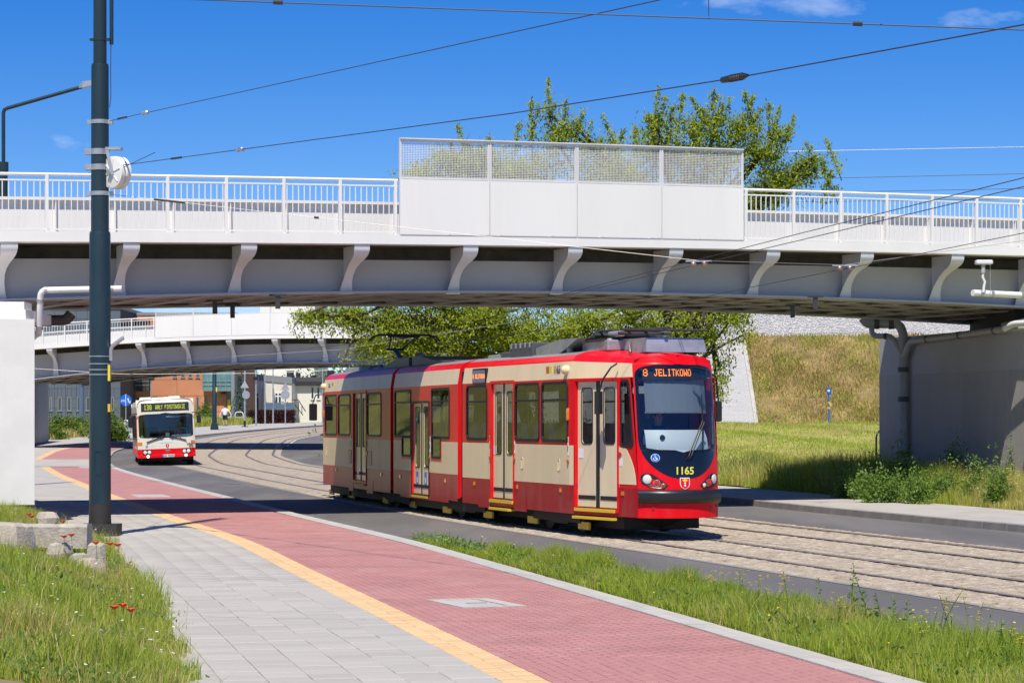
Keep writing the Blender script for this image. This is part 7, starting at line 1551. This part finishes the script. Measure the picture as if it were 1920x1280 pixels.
def bush(name, label, loc, rx, ry, rz, n, L, m, group=None, stems=5, up=.3, spiky=.0, cat='bush', seed=1):
    """shrub: stems and leaf sprays filling an uneven mound"""
    r = np.random.default_rng(seed); e = tag(empty(name, loc), label, cat, group); ns = max(12, n // 30); C = []; ST = MB()
    d = r.normal(0, 1, (ns, 3)); d[:, 2] = np.abs(d[:, 2]) * 1.1 + .05; d /= np.linalg.norm(d, axis=1, keepdims=True); rad = r.uniform(.55, 1.0, ns) * (1 + .25 * np.sin(d[:, 0] * 5 + seed) * np.cos(d[:, 1] * 4)); 
    for k in range(ns):
        tip = d[k] * rad[k] * np.array([rx, ry, rz]); tip[2] += spiky * r.uniform(0, 1) ** 3 * rz; base = tip * r.uniform(.25, .5); tt = r.uniform(0, 1, 30)[:, None]; C.append(base + (tip - base) * tt + r.normal(0, L * .8, (30, 3)))
        if k < stems * 3: ST.tube([(0, 0, -.05), tuple(base), tuple(tip * .95)], [L * .12, L * .09, L * .04], 5)
    C = np.concatenate(C); C = C[C[:, 2] > -.05]; ST.obj('stems', 'bark', e)
    dz = C[:, 2] / (rz * 1.2); leaves('foliage', C, r.uniform(.6, 1.3, len(C)) * L, m, parent=e, tint=np.clip(r.uniform(0, 1, len(C)), 0, 1), up=up)
    return e
for i, (px, py, top, w_) in enumerate(((1590, 930, 905, .5), (1615, 932, 893, .6), (1650, 928, 880, .7), (1690, 925, 872, .7), (1715, 905, 862, .6), (1745, 915, 850, .8), (1760, 900, 846, .55), (1785, 925, 870, .7), (1665, 938, 905, .6), (1720, 940, 905, .6), (1630, 938, 912, .5), (1775, 935, 895, .6), (1830, 940, 890, .5), (1870, 945, 895, .5), (1905, 930, 870, .5))):
    Y0 = (EYE - .14) * 4800 / (py + 6 - 788); x = (px - 960) * Y0 / 4800
    bush('weed_clump', 'dark green leafy weed clump in front of the shaded wall', (x, Y0, float(lawn_z(np.array(x), np.array(Y0)))), w_ * .75, w_ * .7, (py + 6 - top) * Y0 / 4800 * 1.45, 1900, .08, 'weed_leaf', 'weed clumps before the wall', up=.6, spiky=.6, cat='weeds', seed=20 + i)

# --- lawn, tall grass beyond the tram, embankment
N = 90000; Y = rng.uniform(64, 110, N); X = Xb(Y) + .2 + rng.uniform(0, 1, N) * (.16 * Y - Xb(Y)); keep = (X / Y > .07) & (X < Xw(Y) + (Y > 70.6) * 50) & ~((X > Xw(Y) - .05) & (Y < 71.8)); X, Y = X[keep], Y[keep]; Z = lawn_z(X, Y) - .01
tall = np.clip(1 - (Y - Xb(Y) * 0 - 66 - (X - Xb(Y)) * .4) / 20, 0, 1); h = (.07 + .06 * (noise2(X, Y, 1.1, 3) + .5).clip(0, 1) + .62 * tall ** 1.3 * (.5 + .8 * (noise2(X, Y, 1.6, 14) + .5).clip(0, 1))) * rng.uniform(.5, 1.4, len(X)); dd = noise2(X, Y, 2.2, 8) + rng.normal(0, .5, len(X)) > .30 - .45 * tall; Pl = np.stack([X, Y, Z], 1)
tag(blades('grass', Pl[~dd], h[~dd], rng.uniform(.012, .026, (~dd).sum()), 'grass_fresh', .6), 'green grass of the lawn behind the tram', 'grass', kind='stuff'); tag(blades('dry_grass', Pl[dd], h[dd] * 1.1, rng.uniform(.010, .02, dd.sum()), 'grass_dry', .7), 'dry yellow grass of the lawn behind the tram', 'grass', kind='stuff')
N = 42000; X = rng.uniform(10.5, 20, N); Y = rng.uniform(110, 116.6, N); Z = bank_z(X, Y) - .01; dd = noise2(X, Y, 1.2, 12) + rng.normal(0, .5, N) > -.22; Pb = np.stack([X, Y, Z], 1); h = rng.uniform(.08, .28, N) * (1 + .5 * noise2(X, Y, .9, 2)); dn = rng.uniform(0, 1, N) < np.clip(.6 + .5 * noise2(X, Y, .7, 6), .2, 1)
tag(blades('dry_grass', Pb[dd & dn], h[dd & dn], rng.uniform(.016, .03, (dd & dn).sum()), 'grass_bank', 1.0), 'dry brown grass on the embankment slope', 'grass', kind='stuff'); tag(blades('grass', Pb[~dd & dn], h[~dd & dn], rng.uniform(.016, .03, (~dd & dn).sum()), 'grass_fresh', .8), 'green tufts on the embankment slope', 'grass', kind='stuff')

# rough tall growth at the lawn's near edge, right of the tram
N = 12000; Y = rng.uniform(66, 84, N); X = Xb(Y) + .25 + rng.uniform(0, 1, N) ** 1.3 * 6.5; kp = (X / Y > .072) & (X < Xw(Y) - .1) & (noise2(X, Y, 1.3, 21) > -.35); X, Y = X[kp], Y[kp]; Pq = np.stack([X, Y, lawn_z(X, Y) - .02], 1); gq = rng.uniform(0, 1, len(X)) < .4
hq = rng.uniform(.35, 1.0, len(X)) * (.6 + .5 * (noise2(X, Y, 1.0, 5) + .5).clip(0, 1))
tag(blades('tall_grass', Pq[gq], hq[gq], rng.uniform(.014, .03, gq.sum()), 'grass_fresh', .5), 'tall rough green grass right of the tram front', 'grass', kind='stuff'); tag(blades('dry_grass', Pq[~gq], hq[~gq], rng.uniform(.010, .022, (~gq).sum()), 'grass_dry', .6), 'tall straw coloured grass right of the tram front', 'grass', kind='stuff')
# --- trees between the bridges
def tree(label, base, blobs, shoots, trunk, nleaf, L, m, seed, droops=(), name='leafy_tree'):
    """trunk and limbs reach to each crown mass; leaves hang in sprays along twigs"""
    r = np.random.default_rng(seed); e = tag(empty(name, base), label, 'tree', 'trees between the bridges'); b = np.array(base); ST = MB(); C = []; T = []
    ST.tube([tuple(np.array(p) - b) for p in trunk[0]], trunk[1], 10); top = np.array(trunk[0][-1]) - b; mid = np.array(trunk[0][len(trunk[0]) // 2]) - b
    tot = sum(q[3] ** 2 for q in blobs)
    for (x, y, z, rad) in blobs:
        c = np.array((x, y, z)) - b; st = mid + (top - mid) * r.uniform(0, 1); k1 = st + (c - st) * .5 + r.normal(0, .25, 3) + np.array([0, 0, .3]); ST.tube([tuple(st), tuple(k1), tuple(c)], [.11, .075, .04], 7)
        ns = int(nleaf * rad ** 2 / tot / 26)
        for k in range(ns):
            d = r.normal(0, 1, 3); d[2] = d[2] * .85 + .35; d /= np.linalg.norm(d); rr = rad * (r.uniform(.2, 1.0) ** .55 if r.uniform() < .8 else r.uniform(1.0, 1.38)) * (1 + .22 * math.sin(d[0] * 6 + x) * math.cos(d[2] * 5 + y)); tip = c + d * rr * np.array([1.1, .95, .95]); s0 = c + d * rr * .45; ln = 26
            tt = r.uniform(0, 1, ln)[:, None]; spray = s0 + (tip - s0) * tt + r.normal(0, .13, (ln, 3)) * np.array([1, 1, .8]); spray[:, 2] -= .10 * tt[:, 0]; C.append(spray); T.append(np.clip(r.uniform(.0, .55) + r.normal(.18, .2, ln), 0, 1))
            if k % 5 == 0: ST.tube([tuple(c), tuple(s0), tuple(tip)], [.022, .014, .005], 4)
    for (x, y, z, ln, w_) in shoots:
        p = np.array((x, y, z)) - b; lx, ly = r.normal(0, .30, 2); ln = ln * r.uniform(.7, 1.25); w_ = w_ * r.uniform(.9, 1.9); n = int(165 * ln * w_ / .15); tt = r.uniform(0, 1, n); sp = np.stack([p[0] + lx * ln * (tt - 1) + r.normal(0, 1, n) * w_ * (1.25 - tt) * (.55 + .45 * np.sin(tt * 19 + p[0] * 7)), p[1] + ly * ln * (tt - 1) + r.normal(0, 1, n) * w_ * (1.08 - tt), p[2] - ln * (1 - tt)], 1); C.append(sp); T.append(np.clip(r.normal(.5, .25, n), 0, 1)); ST.tube([(p[0] - lx * ln * 1.2, p[1], p[2] - ln * 1.2), tuple(p)], [.02, .004], 4)
    for pts, n in droops:
        Q = np.array([np.array(p) - b for p in pts]); ST.tube([tuple(p) for p in Q], [.06 - .05 * i / (len(Q) - 1) for i in range(len(Q))], 6); u = np.linspace(0, 1, len(Q)); tt = r.uniform(.25, 1, n); C.append(np.stack([np.interp(tt, u, Q[:, i]) for i in range(3)], 1) + r.normal(0, .16, (n, 3))); T.append(r.uniform(0, 1, n))
    C = np.concatenate(C); T = np.concatenate(T); ST.obj('trunk', 'bark', e, 60); D = r.normal(0, 1, C.shape); D[:, 2] -= .5; D /= np.linalg.norm(D, axis=1, keepdims=True)
    leaves('crown', C, r.uniform(.7, 1.35, len(C)) * L, m, parent=e, tint=T, D=D, ratio=.42, flat=1.1); return e
def A_(px, py, Y=77.0): p = at0(px, py, Y); return (p.x, p.y, p.z)
def blob(px, py, r, dy=0): return (*A_(px, py, 77 + dy), r)
gA = float(lawn_z(np.array(5.4), np.array(77.0)))
tree('large leafy tree rising behind the mesh screens, dark trunk beside the tram front', (5.4, 77, gA), [blob(1330, 305, 1.5), blob(1240, 290, 1.2, 1), blob(1420, 295, 1.05), blob(1150, 330, 1.3), blob(1045, 265, .85), blob(1485, 335, .8, .5), blob(1300, 240, .6), blob(1385, 240, .6), blob(1230, 225, .5), blob(1460, 255, .5), blob(1030, 215, .45), blob(1450, 350, 1.0), blob(1120, 280, .6), blob(1520, 300, .45), blob(1345, 215, .4), blob(1075, 235, .4), blob(1250, 400, 2.0, 1.5), blob(1110, 420, 2.0, 1), blob(1400, 400, 1.5, .5), blob(1300, 500, 1.9, 1), blob(1000, 330, 1.2), blob(1060, 520, 1.8, 1.5), blob(1180, 605, 1.5, -.5), blob(1290, 595, 1.2, .5), blob(1090, 620, 1.35), blob(1365, 590, .85), blob(1325, 640, .8), blob(1385, 600, .5, -.5), blob(1350, 690, .5), blob(1345, 735, .32), blob(1100, 665, 1.1), blob(1190, 655, 1.0), blob(1270, 650, .9), blob(1010, 680, 1.0), blob(1010, 630, 1.2, .5), blob(1240, 640, 1.0, 1.5), blob(1530, 320, .5)],
     [(*A_(px, py), ln, .13) for px, py, ln in ((1028, 150, 1.5), (1280, 172, 1.3), (1355, 190, 1.2), (1415, 178, 1.3), (1440, 190, 1.1), (1110, 225, 1.1), (1010, 205, 1.0), (1190, 235, 1.0), (1250, 178, 1.4), (1062, 185, 1.2), (996, 185, 1.3), (1095, 205, 1.1), (1130, 215, 1.0), (1235, 160, 1.7), (1262, 195, 1.4), (1215, 215, 1.1), (1295, 180, 1.5), (1340, 165, 1.4), (1318, 200, 1.2), (1370, 180, 1.3), (1395, 170, 1.4), (1430, 200, 1.2), (1462, 195, 1.4), (1478, 235, 1.0), (1510, 265, .8), (1548, 258, .9), (1540, 300, .9), (1558, 318, .8), (1170, 240, 1.0), (1490, 215, 1.0), (1152, 262, .8))],
     ([(5.4, 77, gA - .2), (5.45, 77, 2.2), (5.25, 77, 3.6), (5.5, 77.2, 5.2), (5.3, 77.3, 7.6)], [.30, .25, .21, .17, .10]), 72000, .118, 'tree_leaf', 31,
     droops=(([(5.4, 77, 3.2), (5.9, 76.8, 4.2), (6.5, 76.5, 5.0), (6.9, 76.4, 5.4)], 130), ([(5.4, 77, 2.6), (5.9, 76.6, 3.2), (6.2, 76.3, 3.4), (6.3, 76.2, 2.6)], 260), ([(5.5, 77, 3.8), (6.3, 76.6, 4.3), (6.9, 76.4, 4.6), (7.1, 76.3, 4.2)], 200)))
gB = .3
tree('spreading leafy tree hanging low behind the tram roof', (.6, 80, gB), [blob(900, 615, 1.35, 1), blob(810, 630, 1.25, 2), blob(730, 615, 1.1, 1.5), blob(660, 600, .85, 1), blob(600, 598, .55, .5), blob(960, 640, 1.2, 2), blob(870, 560, 1.5, 2), blob(760, 550, 1.3, 2), blob(950, 500, 1.7, 2.5), blob(870, 420, 1.4, 2), blob(930, 340, 1.15, 2), blob(850, 320, .95, 1.5), blob(790, 330, .7, 1.5), blob(900, 300, .6, 1.5), blob(700, 650, .7, 1), blob(780, 665, .9, 2), blob(880, 670, 1.0, 2), blob(960, 680, .8, 2), blob(570, 592, .32), blob(980, 400, 1.5, 3)],
     [(*A_(px, py, 78.5), ln, .11) for px, py, ln in ((858, 233, 1.2), (880, 270, .9), (845, 262, .9), (975, 225, 1.0), (800, 300, .6), (915, 255, 1.0))],
     ([(.6, 80, gB - .3), (.5, 80, 2.0), (.0, 79.6, 3.8), (-.4, 79.4, 5.6), (-.9, 79, 7.5)], [.28, .22, .18, .13, .07]), 66000, .115, 'tree_leaf', 47,
     droops=((([A_(700, 610, 78), A_(665, 625, 77.6), A_(650, 660, 77.4), A_(642, 690, 77.2)]), 120), (([A_(660, 595, 78), A_(600, 590, 77.4), A_(560, 600, 77.2), A_(548, 618, 77)]), 170)))

# --- shrubs, hedge, spruce and wood farther off
for i, (px, Y, rx, top, lb, n) in enumerate(((118, 172, 1.9, 772, 'round green bush beside the far dark abutment', 3200), (150, 180, 1.7, 775, 'green bush at the foot of the slate blue mast', 2600), (196, 168, 1.5, 770, 'green bush just behind the tall near mast', 2200), (213, 160, 1.3, 772, 'dark green bush right of the tall near mast', 2000), (100, 165, 1.2, 795, 'low dark bush close to the far abutment wall', 1500))):
    bush('bush', lb, (px_(px, Y), Y, float(ramp(Y)) - .05), rx, rx * .8, hz(top, Y) - float(ramp(Y)), n, .22, 'bush_leaf', 'bushes left of the bus', up=.3, seed=60 + i)
N = 16000; Y = rng.uniform(160, 200, N); X = np.interp(rng.uniform(0, 1, N), [0, 1], [0, 1]); X = px_(95, Y) + (px_(250, Y) - px_(95, Y)) * X; kp = X < Xg(Y) - .3; X, Y = X[kp], Y[kp]; tag(blades('tall_grass', np.stack([X, Y, ramp(Y) - .1], 1), rng.uniform(.3, 1.0, len(X)), rng.uniform(.03, .07, len(X)), 'grass_dry', .6), 'tall yellow-green grass left of the bus', 'grass', kind='stuff')
N = 14000; px0 = rng.uniform(365, 470, N); Y = rng.uniform(219, 246, N); X = px_(px0, Y); kp = X < Xg(Y) - .2; X, Y = X[kp], Y[kp]; gd = rng.uniform(0, 1, len(X)) < .55; Pg = np.stack([X, Y, ramp(Y) - .1], 1); hg_ = rng.uniform(.3, .9, len(X))
tag(blades('tall_grass', Pg[gd], hg_[gd], rng.uniform(.04, .09, gd.sum()), 'grass_fresh', .6), 'tall green grass behind the walking person', 'grass', kind='stuff'); tag(blades('dry_grass', Pg[~gd], hg_[~gd], rng.uniform(.04, .09, (~gd).sum()), 'grass_dry', .6), 'dry tall grass behind the walking person', 'grass', kind='stuff')
bush('bush', 'dark rounded shrub in front of the terracotta building', (px_(383, 246), 246, 1.75), 1.25, 1.0, hz(749, 246) - 1.75, 2600, .2, 'bush_leaf', 'shrubs by the terracotta building', seed=81)
bush('bush', 'bright green low shrub right of the bus', (px_(388, 238), 238, 1.7), 1.2, .8, hz(772, 238) - 1.7, 1600, .2, 'weed_leaf', 'shrubs by the terracotta building', seed=82)
hd_ = tag(empty('hedge', gp(509, 236)), 'clipped dark purple hedge on the far pavement', 'hedge'); hx0, hx1, hzt = px_(465, 236) - px_(509, 236), px_(553, 236) - px_(509, 236), zat(771, 236)
n = 9000; C = np.stack([rng.uniform(hx0, hx1, n), rng.uniform(-.5, .5, n), rng.uniform(0, hzt, n)], 1); f = rng.integers(0, 3, n); C[f == 0, 1] = rng.normal(-.5, .04, (f == 0).sum()); C[f == 1, 2] = rng.normal(hzt, .04, (f == 1).sum()); leaves('foliage', C, rng.uniform(.10, .2, n), 'hedge_leaf', parent=hd_); MB().box((hx0 + .1, -.4, 0), (hx1 - .1, .4, hzt - .12)).obj('core', 'hedge_leaf', hd_)
sp_ = tag(empty('spruce_tree', (px_(449, 258), 258, 1.8)), 'small blue spruce at the corner of the cream building', 'tree'); sh2 = hz(704, 258) - 1.8; C, D = [], []
MB().tube([(0, 0, 0), (0, 0, sh2)], [.12, .02], 7).obj('trunk', 'bark', sp_)
for z in np.arange(.5, sh2, .22):
    rad = 1.25 * (1 - z / sh2) + .08
    for a in np.arange(0, 6.28, .55): aa = a + rng.uniform(0, .5); tt = rng.uniform(.15, 1, 16); C.append(np.stack([rad * tt * math.cos(aa), rad * tt * math.sin(aa), z - .28 * tt * rad + rng.normal(0, .05, 16)], 1))
C = np.concatenate(C); leaves('crown', C, rng.uniform(.12, .25, len(C)), 'spruce_leaf', parent=sp_, ratio=.3)
for i, (px, Y, rx, top, lb) in enumerate(((470, 330, 3.2, 672, 'bushy green tree far off left of the pale hall'), (560, 340, 4.0, 676, 'wide dark green tree behind the low white building'), (600, 335, 3.6, 674, 'dark green tree above the barred windows'), (640, 330, 3.5, 672, 'dark tree behind the rear of the tram'), (690, 330, 4.5, 660, 'dark tree farthest right behind the tram pantograph'), (765, 320, 5.0, 655, 'dark tree hidden low behind the tram roof'))):
    bush('far_tree', lb, (px_(px, Y), Y, 2.2), rx, rx * .7, hz(top, Y) - 2.2, 2600, .45, 'bush_leaf', 'far trees beyond the bridges', cat='tree', seed=90 + i)
# dark undergrowth between the tram and the embankment
for i, (px, Y, rx, h, lb) in enumerate(((1010, 92, 1.8, 2.6, 'shrub below the low tree behind the tram middle'), (1120, 90, 1.6, 2.2, 'shrub hidden behind the front tram section'), (860, 96, 2.0, 3.0, 'shrub behind the tram joint'), (700, 100, 2.2, 3.2, 'shrub behind the rear tram section'))):
    bush('bush', lb, (px_(px, Y), Y, .3), rx, rx, h, 1800, .2, 'bush_leaf', 'shrubs behind the tram', seed=110 + i)

for i, (x, y, r_) in enumerate(((-24, 86, 1.6), (-29, 92, 2.2), (-27.5, 101, 1.8), (-33, 108, 2.6), (-33, 120, 2.2))): bank_bush(i, x, y, r_)

# ------------------------------------------------------------------ tell the look-alikes apart by their place
ORD = 'first second third fourth fifth sixth seventh eighth ninth tenth eleventh twelfth thirteenth fourteenth fifteenth sixteenth seventeenth eighteenth nineteenth twentieth'.split()
def number(names, word, tail):
    L = [o for o in COL.objects if o.get('group') in names and o.parent is None]; L.sort(key=lambda o: o.location.x / o.location.y)
    for o, w_ in zip(L, ORD): o['label'] = f'{w_} {word} from the left {tail}'
number(('poppies in the verge',), 'red poppy', 'in the grass verge')
number(('weed clumps before the wall',), 'dark green weed clump', 'before the shaded wall')
number(('tall weeds in the grass strip with yellow blossom',), 'thin yellow-flowered weed', 'in the roadside grass strip')
number(('tall weeds in the grass strip with green leaves',), 'tall leafy weed without blossom', 'in the roadside grass strip')
